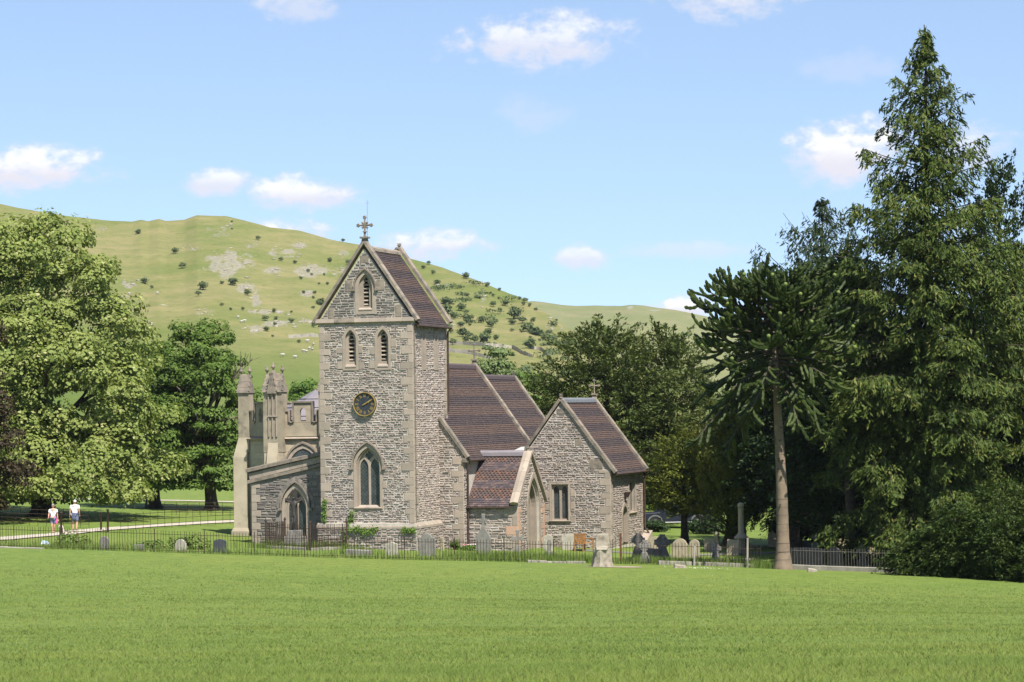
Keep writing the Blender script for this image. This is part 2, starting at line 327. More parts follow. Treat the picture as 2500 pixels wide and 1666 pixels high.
ROCKS = [(-7.3, 3.72, 0.21, 0.08, 0.8), (-6.43, 3.34, 0.56, 0.28, 1), (-5.96, 3.74, 0.09, 0.06, 0.5), (-5.22, 3.59, 0.34, 0.14, 0.9), (-4.84, 3.76, 0.19, 0.08, 0.8), (-5.41, 3.15, 0.26, 0.11, 0.9), (-4.57, 3.19, 0.39, 0.15, 0.9), (-3.91, 3.16, 0.23, 0.11, 0.8), (-6.06, 2.85, 0.21, 0.11, 0.9), (-5.83, 2.53, 0.11, 0.28, 0.8), (-5.56, 2.29, 0.52, 0.05, 0.9), (-4.67, 2.65, 0.17, 0.08, 0.9), (-5.23, 2.01, 0.47, 0.08, 0.9), (-4.72, 2.07, 0.21, 0.06, 0.8), (-5.89, 1.92, 0.21, 0.08, 0.8), (-8.64, 2.95, 0.21, 0.07, 0.9), (-8.83, 2.71, 0.15, 0.05, 0.7), (-8.95, 2.18, 0.15, 0.07, 0.8), (-7.02, 2.28, 0.21, 0.06, 0.9), (-6.7, 4.16, 0.28, 0.08, 0.5), (-6.42, 4.23, 0.13, 0.05, 0.5), (-6.6, 4.02, 0.28, 0.08, 0.45), (-5.96, 3.78, 0.28, 0.09, 0.4), (-9.32, 4.2, 0.23, 0.06, 0.35), (-8.24, 2.04, 0.09, 0.04, 0.5), (-7.91, 2.47, 0.08, 0.04, 0.6), (-3.82, 3.58, 0.19, 0.09, 0.5), (-0.69, 2.56, 0.13, 0.13, 0.6), (0.95, 2.07, 0.15, 0.05, 0.6), (0.81, 2.21, 0.15, 0.08, 0.5), (1.13, 1.88, 0.09, 0.09, 0.5), (-1.4, 1.96, 0.13, 0.11, 0.7), (0.9, 1.83, 0.11, 0.11, 0.5), (-1.53, 2.82, 0.17, 0.05, 0.5)]
FROCKS = [(2.78, 2.28, 0.21, 0.04, 0.9), (3.24, 2.23, 0.19, 0.04, 0.7), (2.91, 2.13, 0.28, 0.05, 0.5), (4.13, 2.02, 0.19, 0.05, 0.4)]
WALLS = [[(-1.5, 1.42), (-1.13, 1.37), (-0.61, 1.27), (-0.0, 1.23), (0.46, 1.09)], [(-1.5, 1.25), (-0.94, 1.18), (-0.48, 1.1)], [(-5.1, 1.75), (-4.72, 1.75), (-4.42, 1.74)], [(0.37, 1.24), (0.65, 1.2), (0.88, 1.08)]]
def hillmat(name, green, olive, dry, rock):
    m, N = newmat(name); co = N.coord()
    at = N.nd('ShaderNodeAttribute', attribute_name='rock').outputs['Fac']
    lu = N.nd('ShaderNodeAttribute', attribute_name='lush').outputs['Fac']
    n1 = N.ramp(N.noise(co, .016, 6, .65), .34, .64); n2 = N.ramp(N.noise(N.mapping(co, (.5, .5, 3)), .10, 7, .7), .34, .66); n3 = N.noise(co, .35, 7, .75)
    col = N.mix(N.math('MULTIPLY', n1, .9), olive, dry)
    col = N.mix(N.math('MULTIPLY', n2, .55), col, green)
    col = N.mix(lu, col, N.mix(N.math('MULTIPLY', n2, .5), green, olive))
    col = N.mix(N.ramp(n3, .5, .72, 0, .6), col, tuple(x*.62 for x in green))
    rk = N.ramp(N.math('ADD', at, N.math('MULTIPLY', N.math('SUBTRACT', N.noise(co, .35, 8, .8), .5), 2.6)), .5, .95, 0, .72)
    rc = N.mix(N.ramp(N.noise(co, .9, 5, .7), .35, .65), rock, tuple(x*.55 for x in rock))
    col = N.mix(rk, col, rc)
    out(N, principled(N, col, .95, N.noise(co, .6, 6, .7), .6, .1, bdist=.6)); return m
hillmat('hill_turf', (.080, .118, .024), (.132, .142, .042), (.215, .182, .085), (.285, .258, .21))
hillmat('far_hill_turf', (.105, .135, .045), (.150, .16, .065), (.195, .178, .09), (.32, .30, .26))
class Hill:
    def __init__(s, ridge, d0, dr, e0, p=1., amp=1.6, seed=5):
        s.ra = np.array([r[0] for r in ridge]); s.re = np.array([r[1] for r in ridge]); s.d0 = d0; s.dr = dr; s.e0 = e0; s.p = p; s.amp = amp; s.seed = seed
    def rid(s, az): return np.interp(az, s.ra, s.re), np.interp(az, s.dr[0], s.dr[1])
    def pt(s, az, t):
        er, dr = s.rid(az); d = s.d0+(dr-s.d0)*np.minimum(t, 1)
        e = s.e0+(er-s.e0)*np.minimum(t, 1)**s.p
        over = np.maximum(t-1, 0)
        d = d+over*260; z = CZ+np.tan(np.radians(e))*d-over*over*170-over*14
        x = np.sin(np.radians(az))*d; y = np.cos(np.radians(az))*d
        z = z+(fbm(x*.018, y*.018, s.seed, 6, .55)-.5)*2*s.amp*(1-.75*sstep(.8, 1., t))*sstep(0, .12, t)
        return x, y, z
    def at(s, az, el):
        er, dr = s.rid(az); t = np.clip((el-s.e0)/(er-s.e0), 0, 1)**(1/s.p); x, y, z = s.pt(az, t); return Vector((float(x), float(y), float(z)))
    def build(s, name, mt, rocks, a0, a1, na, nt):
        A = np.linspace(a0, a1, na); T = np.concatenate([np.linspace(0, 1, nt), 1+np.linspace(0, 1, 16)[1:]]); AA, TT = np.meshgrid(A, T)
        X, Y, Z = s.pt(AA, TT); n, k = AA.shape; ii = np.arange(n*k).reshape(n, k)
        F_ = np.stack([ii[:-1, :-1], ii[:-1, 1:], ii[1:, 1:], ii[1:, :-1]], -1).reshape(-1, 4)
        me = npmesh(name, np.stack([X, Y, Z], -1), F_, True)
        er, _ = s.rid(AA); EL = s.e0+(er-s.e0)*np.minimum(TT, 1)**s.p; rock = np.zeros_like(AA)
        for (a, e, ra, rb, kk) in rocks:
            q = ((AA-a)/ra)**2+((EL-e)/rb)**2; rock = np.maximum(rock, kk*np.clip(1.25-q*.75, 0, 1))
        rock = rock*(.35+1.25*sstep(.34, .62, fbm(AA*5.5, EL*11, 31, 5, .6)))
        at = me.attributes.new('rock', 'FLOAT', 'POINT'); at.data.foreach_set('value', rock.ravel().astype(np.float32))
        lush = 1-sstep(.40, .62, TT+.12*(fbm(X*.02, Y*.02, 9)-.5)+.010*(AA+8)); at = me.attributes.new('lush', 'FLOAT', 'POINT'); at.data.foreach_set('value', lush.ravel().astype(np.float32))
        return tag(newobj(name, me, None, [mt]), kind='structure')
H1 = Hill(RIDGE, 330., ([-16, -4, 0, 1.5, 4.4], [1000, 980, 850, 750, 560]), -1.42, amp=2.6)
H2 = Hill(FAR_RIDGE, 520., ([-2, 15], [1900, 1750]), -.95, amp=7, seed=21)
H1.build('hill', 'hill_turf', ROCKS, -17, 4.4, 470, 190)
H2.build('far_hill', 'far_hill_turf', FROCKS, -2.2, 20, 200, 80)
# ================================================================== FOLIAGE TOOLS
def unit(a): return a/np.maximum(np.linalg.norm(a, axis=-1, keepdims=True), 1e-9)
def leaf_arrays(P, Nn, hl, hw, D=None):
    """one small rhombic leaf (or spray) per point: Nn = facing, D = long axis"""
    n = len(P); Nn = unit(Nn)
    if D is None: D = rng.normal(size=(n, 3))
    D = unit(D-Nn*np.sum(D*Nn, -1, keepdims=True)); B = np.cross(Nn, D)
    hl = np.broadcast_to(np.asarray(hl, float), (n,))[:, None]; hw = np.broadcast_to(np.asarray(hw, float), (n,))[:, None]
    V = np.stack([P-D*hl, P+B*hw-D*hl*.1, P+D*hl, P-B*hw-D*hl*.1], 1).reshape(-1, 3)
    return V
def leaf_mesh(name, Vs, parent, mt, label=None):
    V = np.concatenate(Vs); n = len(V)//4
    o = newobj(name, npmesh(name, V, np.arange(n*4).reshape(n, 4)), parent, [mt]); return o
def clump_leaves(C, R, n, size, up=.45, seed=0, hollow=.55):
    """leaves on the rounded upper shell of clumps: C (k,3) centres, R (k,3) radii, n leaves each"""
    k = len(C); d = unit(rng.normal(size=(k, n, 3))); d[..., 2] = np.abs(d[..., 2])*.9-.22+.1*rng.normal(size=(k, n)); d = unit(d)
    r = hollow+(1-hollow)*rng.random((k, n, 1))**.5
    lump = 1+.22*np.sin(d[..., :1]*5+C[:, None, :1]*3)+.18*np.sin(d[..., 1:2]*6+C[:, None, 1:2]*5)
    P = C[:, None]+d*r*lump*R[:, None]
    Nn = d*(1, 1, 1)+np.array((0, 0, up))+rng.normal(size=d.shape)*.42
    s = size*(.65+.7*rng.random(k*n))
    return leaf_arrays(P.reshape(-1, 3), Nn.reshape(-1, 3), s, s*.8)
def spray_leaves(C, D, L, W, n, hl, hw, droop=0., flat=.5):
    """feathery sprays: points in ellipsoids stretched along D, each leaf pointing along it"""
    k = len(C); D = unit(D); side = unit(np.cross(D, np.array((0, 0, 1.))+1e-3)); upn = np.cross(side, D)
    t = rng.random((k, n, 1)); a = rng.normal(size=(k, n, 1))*.5; b = rng.normal(size=(k, n, 1))*.5*flat
    taper = np.sin(np.pi*np.clip(t*.85+.12, 0, 1))
    L = np.broadcast_to(np.asarray(L, float), (k,))[:, None, None]; W = np.broadcast_to(np.asarray(W, float), (k,))[:, None, None]
    P = C[:, None]+D[:, None]*L*t+side[:, None]*a*W*taper+upn[:, None]*b*W*taper
    P[..., 2] -= droop*(t[..., 0]**2)*L[..., 0]
    dd = D[:, None]+side[:, None]*a*1.3+rng.normal(size=P.shape)*.28; dd[..., 2] -= droop*.9
    Nn = upn[:, None]*1.0+rng.normal(size=P.shape)*.55
    s = (.6+.8*rng.random(k*n))
    return leaf_arrays(P.reshape(-1, 3), Nn.reshape(-1, 3), hl*s, hw*s, dd.reshape(-1, 3))
def wobble(p0, p1, n, amp, sag=0.):
    p0 = Vector(p0); p1 = Vector(p1); L = (p1-p0).length; pts = []
    for i in range(n+1):
        t = i/n; p = p0.lerp(p1, t)+Vector((random.uniform(-1, 1), random.uniform(-1, 1), random.uniform(-1, 1)))*amp*L*(t if t < 1 else .5)
        p.z -= sag*L*math.sin(math.pi*t); pts.append(p)
    pts[0] = p0; return pts
def limb(mb, p0, p1, r, n=5, amp=.06, sag=-.05, twigs=0, tipr=.25):
    pts = wobble(p0, p1, n, amp, sag); mb.tube(pts, [r*(1-(1-tipr)*i/n) for i in range(n+1)], 6, False)
    for q in range(twigs):
        i = random.randint(max(1, n//2), n); a = pts[i]; d = (pts[n]-pts[0]).normalized()
        e = a+(d*.8+Vector((random.uniform(-1, 1), random.uniform(-1, 1), random.uniform(-.2, .8)))).normalized()*(pts[n]-pts[0]).length*random.uniform(.25, .5)
        mb.tube(wobble(a, e, 3, .1), [r*.35, r*.28, r*.2, r*.1], 5, False)
    return pts
mat('bark', (.085, .065, .045), (.045, .036, .027), 6, .95, .8, 25, bdist=.06)
mat('bark_pale', (.20, .165, .12), (.11, .09, .065), 5, .95, .7, 25, bdist=.05)
leafmat('leaf_sycamore', (.115, .165, .034), (.27, .30, .090), .32, .35, (.38, .37, .17))
leafmat('leaf_oak', (.052, .095, .016), (.125, .19, .038), .28, .4, (.17, .21, .05))
leafmat('leaf_copper', (.026, .019, .012), (.070, .050, .026), .2, .5, (.08, .09, .03))
leafmat('leaf_hawthorn', (.068, .096, .036), (.118, .148, .060), .2, .2)  # lightened: the haze of distance is put into the leaf colour
leafmat('leaf_willow', (.11, .155, .055), (.19, .235, .10), .3, .3)
leafmat('leaf_field', (.055, .105, .018), (.12, .19, .035), .3, .3)
leafmat('leaf_bright', (.085, .15, .022), (.18, .27, .045), .35, .4)
leafmat('leaf_yew', (.034, .056, .014), (.132, .152, .044), .18, .45)
leafmat('leaf_laurel', (.018, .036, .009), (.075, .105, .022), .2, .5)
leafmat('leaf_gold_yew', (.042, .064, .011), (.155, .162, .028), .18, .5)
leafmat('leaf_cedar', (.018, .036, .008), (.098, .130, .024), .18, .3, (.15, .14, .04))
leafmat('leaf_spruce', (.013, .026, .009), (.038, .058, .019), .14, .4)
leafmat('leaf_shade', (.013, .027, .009), (.036, .060, .018), .2, .4)  # dark evergreen, deepened further: shade between the trees is put into the colour
leafmat('leaf_araucaria', (.015, .026, .006), (.048, .066, .015), .05, .6, rough=.5)
leafmat('weed', (.07, .12, .02), (.17, .235, .055), .3, 1.2, (.25, .22, .10))
leafmat('ivy', (.05, .10, .015), (.14, .22, .04), .25, 2.)

# ================================================================== TREES
def broad_tree(name, label, x, y, prof, nclump, cr, nleaf, size, mt, group=None, trunk_r=.45, bark='bark', trunk_at=None, flat=.62, squash=(1, 1), seed=1, hollow=.5, limbs=9, lean=(0, 0), front=.62, inner=.25, fork=.3):
    """prof: (height, radius) pairs of the crown outline; clumps of leaves fill the outer shell of the outline"""
    random.seed(seed); g0 = float(gz(x, y)) if y < 320 else H1z(x, y)
    t = empty(name, (x, y, g0), 0, label, 'tree', group)
    zs = np.array([p[0] for p in prof]); rs = np.array([p[1] for p in prof])
    zz = np.linspace(zs[0], zs[-1], 200); wt = np.interp(zz, zs, rs)+.25; wt /= wt.sum()
    z = rng.choice(zz, nclump, p=wt); th = rng.random(nclump)*2*np.pi
    back = (np.sin(th) > .25) & (rng.random(nclump) < front); th = np.where(back, -th, th)      # fuller towards the terrace
    lob = 1+.16*np.sin(th*3+z*.9+seed)+.12*np.sin(th*5-z*1.7+seed*2)
    u = np.where(rng.random(nclump) < inner, rng.random(nclump)*.6, .72+.28*rng.random(nclump)**.7)
    r = np.interp(z, zs, rs)*u*lob
    C = np.stack([np.cos(th)*r*squash[0]+lean[0]*z, np.sin(th)*r*squash[1]+lean[1]*z, z], -1)
    R = cr*(.6+.75*rng.random(nclump))[:, None]*np.array((1, 1, flat))
    leaf_mesh('crown', [clump_leaves(C, R, nleaf, size, hollow=hollow)], t, mt)
    b = MB(); ta = trunk_at or (0, 0); top = zs[0]+(zs[-1]-zs[0])*fork
    tp = Vector((ta[0]*.5+lean[0]*top, ta[1]*.5+lean[1]*top, top)); base = Vector((ta[0], ta[1], -.3))
    pts = wobble(base, tp, 5, .025); b.tube(pts, [trunk_r*1.45, trunk_r*1.02, trunk_r*.95, trunk_r*.88, trunk_r*.82, trunk_r*.7], 10)
    for i in range(5):
        a = random.uniform(0, 6.28); b.tube([base+Vector((0, 0, .9)), base+Vector((math.cos(a)*trunk_r*1.2, math.sin(a)*trunk_r*1.2, .35)), base+Vector((math.cos(a)*trunk_r*2.1, math.sin(a)*trunk_r*2.1, -.1))], [trunk_r*.5, trunk_r*.4, trunk_r*.12], 6, False)
    pick = rng.choice(nclump, min(limbs, nclump), replace=False)
    for i in pick:
        s = random.choice(pts[2:]); limb(b, s, C[i]*.92, trunk_r*random.uniform(.28, .5), 6, .05, -.06, 0)
    b.build('trunk', [bark], t); return t
def H1z(x, y): return 0.
def spray_tree(name, label, x, y, prof, nclump, L, W, nleaf, hl, hw, mt, up=.4, droop=.0, cat='tree', group=None, trunk_r=.4, bark='bark', trunk_at=(0, 0), squash=(1, 1), seed=1, inner=.3, front=.62, limbs=14, lean=(0, 0), flat=.5, stems=1, lobk=1.):
    """evergreens: feathery sprays standing out from the outline of the crown"""
    random.seed(seed); g0 = float(gz(x, y)); t = empty(name, (x, y, g0), 0, label, cat, group)
    zs = np.array([p[0] for p in prof]); rs = np.array([p[1] for p in prof])
    zz = np.linspace(zs[0], zs[-1], 200); wt = np.interp(zz, zs, rs)+.2; wt /= wt.sum()
    z = rng.choice(zz, nclump, p=wt); th = rng.random(nclump)*2*np.pi
    bk = (np.sin(th) > .25) & (rng.random(nclump) < front); th = np.where(bk, -th, th)
    lob = 1+lobk*(.17*np.sin(th*3+z*.8+seed)+.13*np.sin(th*7-z*1.6+seed*2)+.08*rng.normal(size=nclump))
    u = np.where(rng.random(nclump) < inner, rng.random(nclump)*.55, .55+.40*rng.random(nclump)**.7)
    r = np.interp(z, zs, rs)*u*lob
    rd = np.stack([np.cos(th), np.sin(th), np.zeros(nclump)], -1)
    C = rd*r[:, None]*np.array((squash[0], squash[1], 0))+np.stack([lean[0]*z, lean[1]*z, z], -1)
    D = rd+np.array((0, 0, up))+rng.normal(size=rd.shape)*.3
    D[:, 2] += .9*np.clip((z-zs[-1]*.82)/(zs[-1]*.18), 0, 1)*(up > 0)
    ln = L*(.55+.8*rng.random(nclump))
    leaf_mesh('crown', [spray_leaves(C, D, ln, W*(.6+.7*rng.random(nclump)), nleaf, hl, hw, droop, flat)], t, mt)
    b = MB()
    for s in range(stems):
        o = Vector((trunk_at[0]+(random.uniform(-1, 1)*trunk_r*1.2 if stems > 1 else 0), trunk_at[1]+(random.uniform(-.5, .5)*trunk_r if stems > 1 else 0), -.3))
        e = Vector((lean[0]*zs[-1]+random.uniform(-1, 1)*(stems > 1)*rs.max()*.35, lean[1]*zs[-1], zs[-1]*(.93 if stems == 1 else .7)))
        pts = wobble(o, e, 7, .012); b.tube(pts, [trunk_r*(1.3 if i == 0 else 1)*(1-.92*i/7)+.015 for i in range(8)], 8)
        for i in rng.choice(nclump, limbs//stems, replace=False):
            q = min(6, max(1, int(7*(z[i]/zs[-1])*.85))); limb(b, pts[q], C[i]+D[i]*ln[i]*.1, trunk_r*.2, 5, .03, 0, 0)
    b.build('trunk', [bark], t); return t

broad_tree('sycamore_tree', 'huge pale green sycamore spreading above the two walkers', -31.1, 165,
           [(.7, 6.6), (1.6, 8.0), (3, 8.1), (5.6, 7.1), (8.4, 6.4), (11, 6.2), (14.5, 4.5), (16.7, 4.1), (18.4, 2.9), (19.3, .9)],
           300, 1.65, 430, .122, 'leaf_sycamore', trunk_r=.6, seed=3, limbs=16, hollow=.82, inner=.2, flat=.6)
broad_tree('beech_tree', 'dark copper beech at the left edge of the view', -33.9, 152, [(.8, 2.9), (4, 3.9), (8, 3.4), (11, 2.4), (14.3, .9)],
           150, 1.0, 190, .11, 'leaf_copper', trunk_r=.45, seed=5)
broad_tree('lime_tree', 'smaller green tree squeezed between the sycamore and the gnarled oak', -26.6, 182, [(1.8, 2.4), (4, 3.2), (6, 3.4), (8.5, 3.0), (10.5, 1.9), (11.6, .6)],
           120, 1.0, 200, .12, 'leaf_oak', trunk_r=.5, seed=8, trunk_at=(.4, 0))
oak = broad_tree('oak_tree', 'gnarled oak with bare bleached branches left of the battlements', -22.9, 181, [(1.4, 2.6), (3, 3.5), (5.5, 3.6), (8, 3.6), (10.5, 3.3), (12.2, 2.3), (13.3, .9)],
                 165, 1.05, 300, .10, 'leaf_oak', trunk_r=.42, seed=9, trunk_at=(1.1, 0), limbs=22, hollow=.8, flat=.55, inner=.15)
random.seed(4); b = MB()
for (p, q, r, tw) in [((.8, -1.5, 7), (3.4, -2.2, 10.2), .13, 5), ((3.0, -2.1, 9.4), (4.4, -2, 10.9), .07, 4), ((-.5, -2.6, 8.2), (-1.6, -3.2, 9.7), .1, 3), ((.6, -2.6, 6.2), (-.2, -3.4, 8.0), .12, 3),
                      ((1.2, -2, 7.2), (2.3, -3, 9.4), .1, 4), ((2.0, -2.2, 6.4), (3.4, -2.6, 6.6), .08, 3), ((.3, -2.6, 5.4), (1.0, -3.3, 6.4), .09, 2), ((2.6, -2, 8.4), (3.2, -2.4, 9.9), .07, 4)]:
    limb(b, p, q, r, 6, .09, -.02, tw, .3)
tag(b.build('dead_branch', ['bark_pale'], oak), 'bare bleached branches')
broad_tree('ash_tree', 'round bushy tree between the battlements and the church tower', -21.2, 256, [(2, 2.1), (6, 2.5), (9, 2.0), (11, .7)], 70, .9, 150, .16, 'leaf_field', seed=12)
broad_tree('willow_tree', 'pale silvery willow rising behind the nave roof', -1.3, 216, [(3, 2.5), (7, 3.0), (10, 2.4), (12.6, .9)], 110, .8, 170, .12, 'leaf_willow', seed=13)
broad_tree('field_maple', 'bright green tree just right of the pale willow', 1.7, 202, [(2, 1.9), (6, 2.2), (9, 1.6), (10.6, .6)], 80, .75, 160, .12, 'leaf_field', seed=14)
broad_tree('field_maple', 'leafy tree low behind the chancel roof beside the big yew', 3.6, 196, [(2, 1.9), (5, 2.1), (7, 1.5), (8.2, .6)], 60, .75, 160, .12, 'leaf_field', seed=15)
spray_tree('yew_tree', 'big spreading dark yew behind the south chapel', 6.7, 178, [(1.1, 4.2), (4, 6.2), (7, 6.0), (9.6, 4.6), (11.6, 3.2), (13.4, 1.0)], 1050, 1.9, .62, 66, .15, .052, 'leaf_yew', .42, .16, trunk_r=.6, seed=21, inner=.2)
spray_tree('yew_tree', 'second tall yew between the chapel and the monkey puzzle', 11.4, 181, [(1.1, 3.2), (4, 4.6), (7.5, 4.3), (10.5, 2.7), (13.0, .7)], 760, 1.9, .62, 66, .15, .052, 'leaf_yew', .5, .16, trunk_r=.6, seed=22, inner=.2)
spray_tree('golden_yew', 'small golden yew with slanting sprays beside the stone column', 10.3, 152, [(1.6, 1.4), (2.6, 2.3), (4.2, 2.0), (6.2, .6)], 320, 1.1, .45, 60, .09, .04, 'leaf_gold_yew', .35, .1, trunk_r=.25, seed=23)
spray_tree('irish_yew', 'upright columnar yew with golden tips behind the stone column', 13.1, 150, [(.5, 1.4), (1.5, 2.2), (2.5, 2.5), (5, 2.5), (7, 1.9), (8.0, .8)], 460, 1.3, .4, 65, .09, .04, 'leaf_gold_yew', 2.2, 0, trunk_r=.5, seed=24, stems=4, lobk=.5)
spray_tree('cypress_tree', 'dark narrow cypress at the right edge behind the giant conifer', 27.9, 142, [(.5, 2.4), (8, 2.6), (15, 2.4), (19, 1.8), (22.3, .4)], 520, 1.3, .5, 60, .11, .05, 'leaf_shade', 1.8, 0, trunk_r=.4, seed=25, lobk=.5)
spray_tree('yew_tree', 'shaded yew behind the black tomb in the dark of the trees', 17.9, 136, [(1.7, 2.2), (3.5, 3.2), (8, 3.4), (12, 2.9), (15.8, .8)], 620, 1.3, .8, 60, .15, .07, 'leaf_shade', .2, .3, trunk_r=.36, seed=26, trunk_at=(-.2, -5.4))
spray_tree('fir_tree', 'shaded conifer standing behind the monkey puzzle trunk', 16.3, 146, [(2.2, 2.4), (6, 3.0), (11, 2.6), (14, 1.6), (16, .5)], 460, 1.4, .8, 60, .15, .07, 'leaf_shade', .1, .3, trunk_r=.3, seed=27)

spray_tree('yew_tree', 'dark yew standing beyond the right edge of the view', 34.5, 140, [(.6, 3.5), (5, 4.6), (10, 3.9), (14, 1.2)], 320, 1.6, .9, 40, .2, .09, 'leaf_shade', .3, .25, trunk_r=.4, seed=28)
def conifer(name, label, x, y, H, prof, n, mt, hl, hw, per, droop, rise, seed, tr, sub=5, bare=0.):
    """tall conifer: whorled branches with hanging sprays; gaps open up towards the thin top"""
    random.seed(seed); g0 = float(gz(x, y)); t = empty(name, (x, y, g0), 0, label, 'tree')
    zs = np.array([p[0] for p in prof]); rs = np.array([p[1] for p in prof]); b = MB()
    b.tube(wobble((0, 0, -.3), (0, 0, H), 12, .002), [tr*(1-.97*i/12)+.012 for i in range(13)], 8)
    Vs = []; k = 0
    for i in range(n):
        f = i/n; z = H*.985*(1-(1-f)**1.15)+random.uniform(-.3, .3); z = min(max(z, .9), H*.985)
        L = float(np.interp(z, zs, rs))*(random.uniform(.8, 1.15) if random.random() < .75 else random.uniform(.35, .7)); a = i*2.399+random.uniform(-.4, .4)
        if math.sin(a) > .3 and random.random() < .45: a = -a
        rr = rise*(.4+.9*f); d = Vector((math.cos(a), math.sin(a), 0)); pts = []
        for q in range(7):
            s = q/6; pts.append(Vector((0, 0, z))+d*L*s+Vector((0, 0, L*(rr*s-droop*(1-.55*f)*s*s+.28*f*s**3))))
        b.tube(pts, [max(.008, .012+.008*L*(1-s/6)) for s in range(7)], 5, False)
        pp = np.array(pts); m_ = int(per*(L/3+.3)*(2.3-1.85*min(1, f*1.15))/3)+3; s = bare+(1-bare)*rng.random(m_)**.8
        base = np.stack([np.interp(s*6, np.arange(7), pp[:, j]) for j in range(3)], -1)
        side = np.array((-d.y, d.x, 0.)); lat = rng.normal(size=(m_, 1))*(.08+.20*L*(1-s*.75))[:, None]
        C = base+side*lat; C[:, 2] -= np.abs(lat[:, 0])*.25
        D = np.array(d)*.55+side*np.sign(lat)*.5+np.array((0, 0, -1.0))*(.5+.6*rng.random((m_, 1)))
        Vs.append(spray_leaves(C, D, (.24+.14*min(L, 4))*(.5+.8*rng.random(m_)), .16+.055*min(L, 4), max(6, int(sub*3*(1.15-.8*f))), hl, hw, .25, .9))
    b.build('trunk', ['bark'], t); leaf_mesh('crown', Vs, t, mt); return t
conifer('giant_conifer', 'towering feathery conifer, tallest tree on the right', 21.7, 130, 28.2,
        [(0, 4.2), (2.8, 5.4), (8, 6.0), (14.5, 5.4), (18.8, 3.9), (20.5, 3.1), (23, 2.3), (25.2, 1.25), (26.8, .5), (28.2, .12)], 250, 'leaf_cedar', .155, .046, 46, .42, .40, 31, .5, 8)
conifer('giant_conifer', 'lower sunlit conifer filling the right edge below the cypress', 27.2, 133, 17.5, [(0, 4.2), (4, 5.0), (9, 4.4), (14, 2.4), (17.5, .3)], 165, 'leaf_cedar', .155, .046, 46, .42, .35, 32, .4, 8)
conifer('spruce_tree', 'thin dark spruce with upswept branches above the monkey puzzle', 18.7, 150, 21.0, [(0, 3.4), (8, 4.4), (13, 4.2), (16.5, 2.9), (18.5, 1.5), (19.8, .6), (21, .12)], 150, 'leaf_spruce', .165, .044, 50, .12, .75, 33, .3, 5, .15)

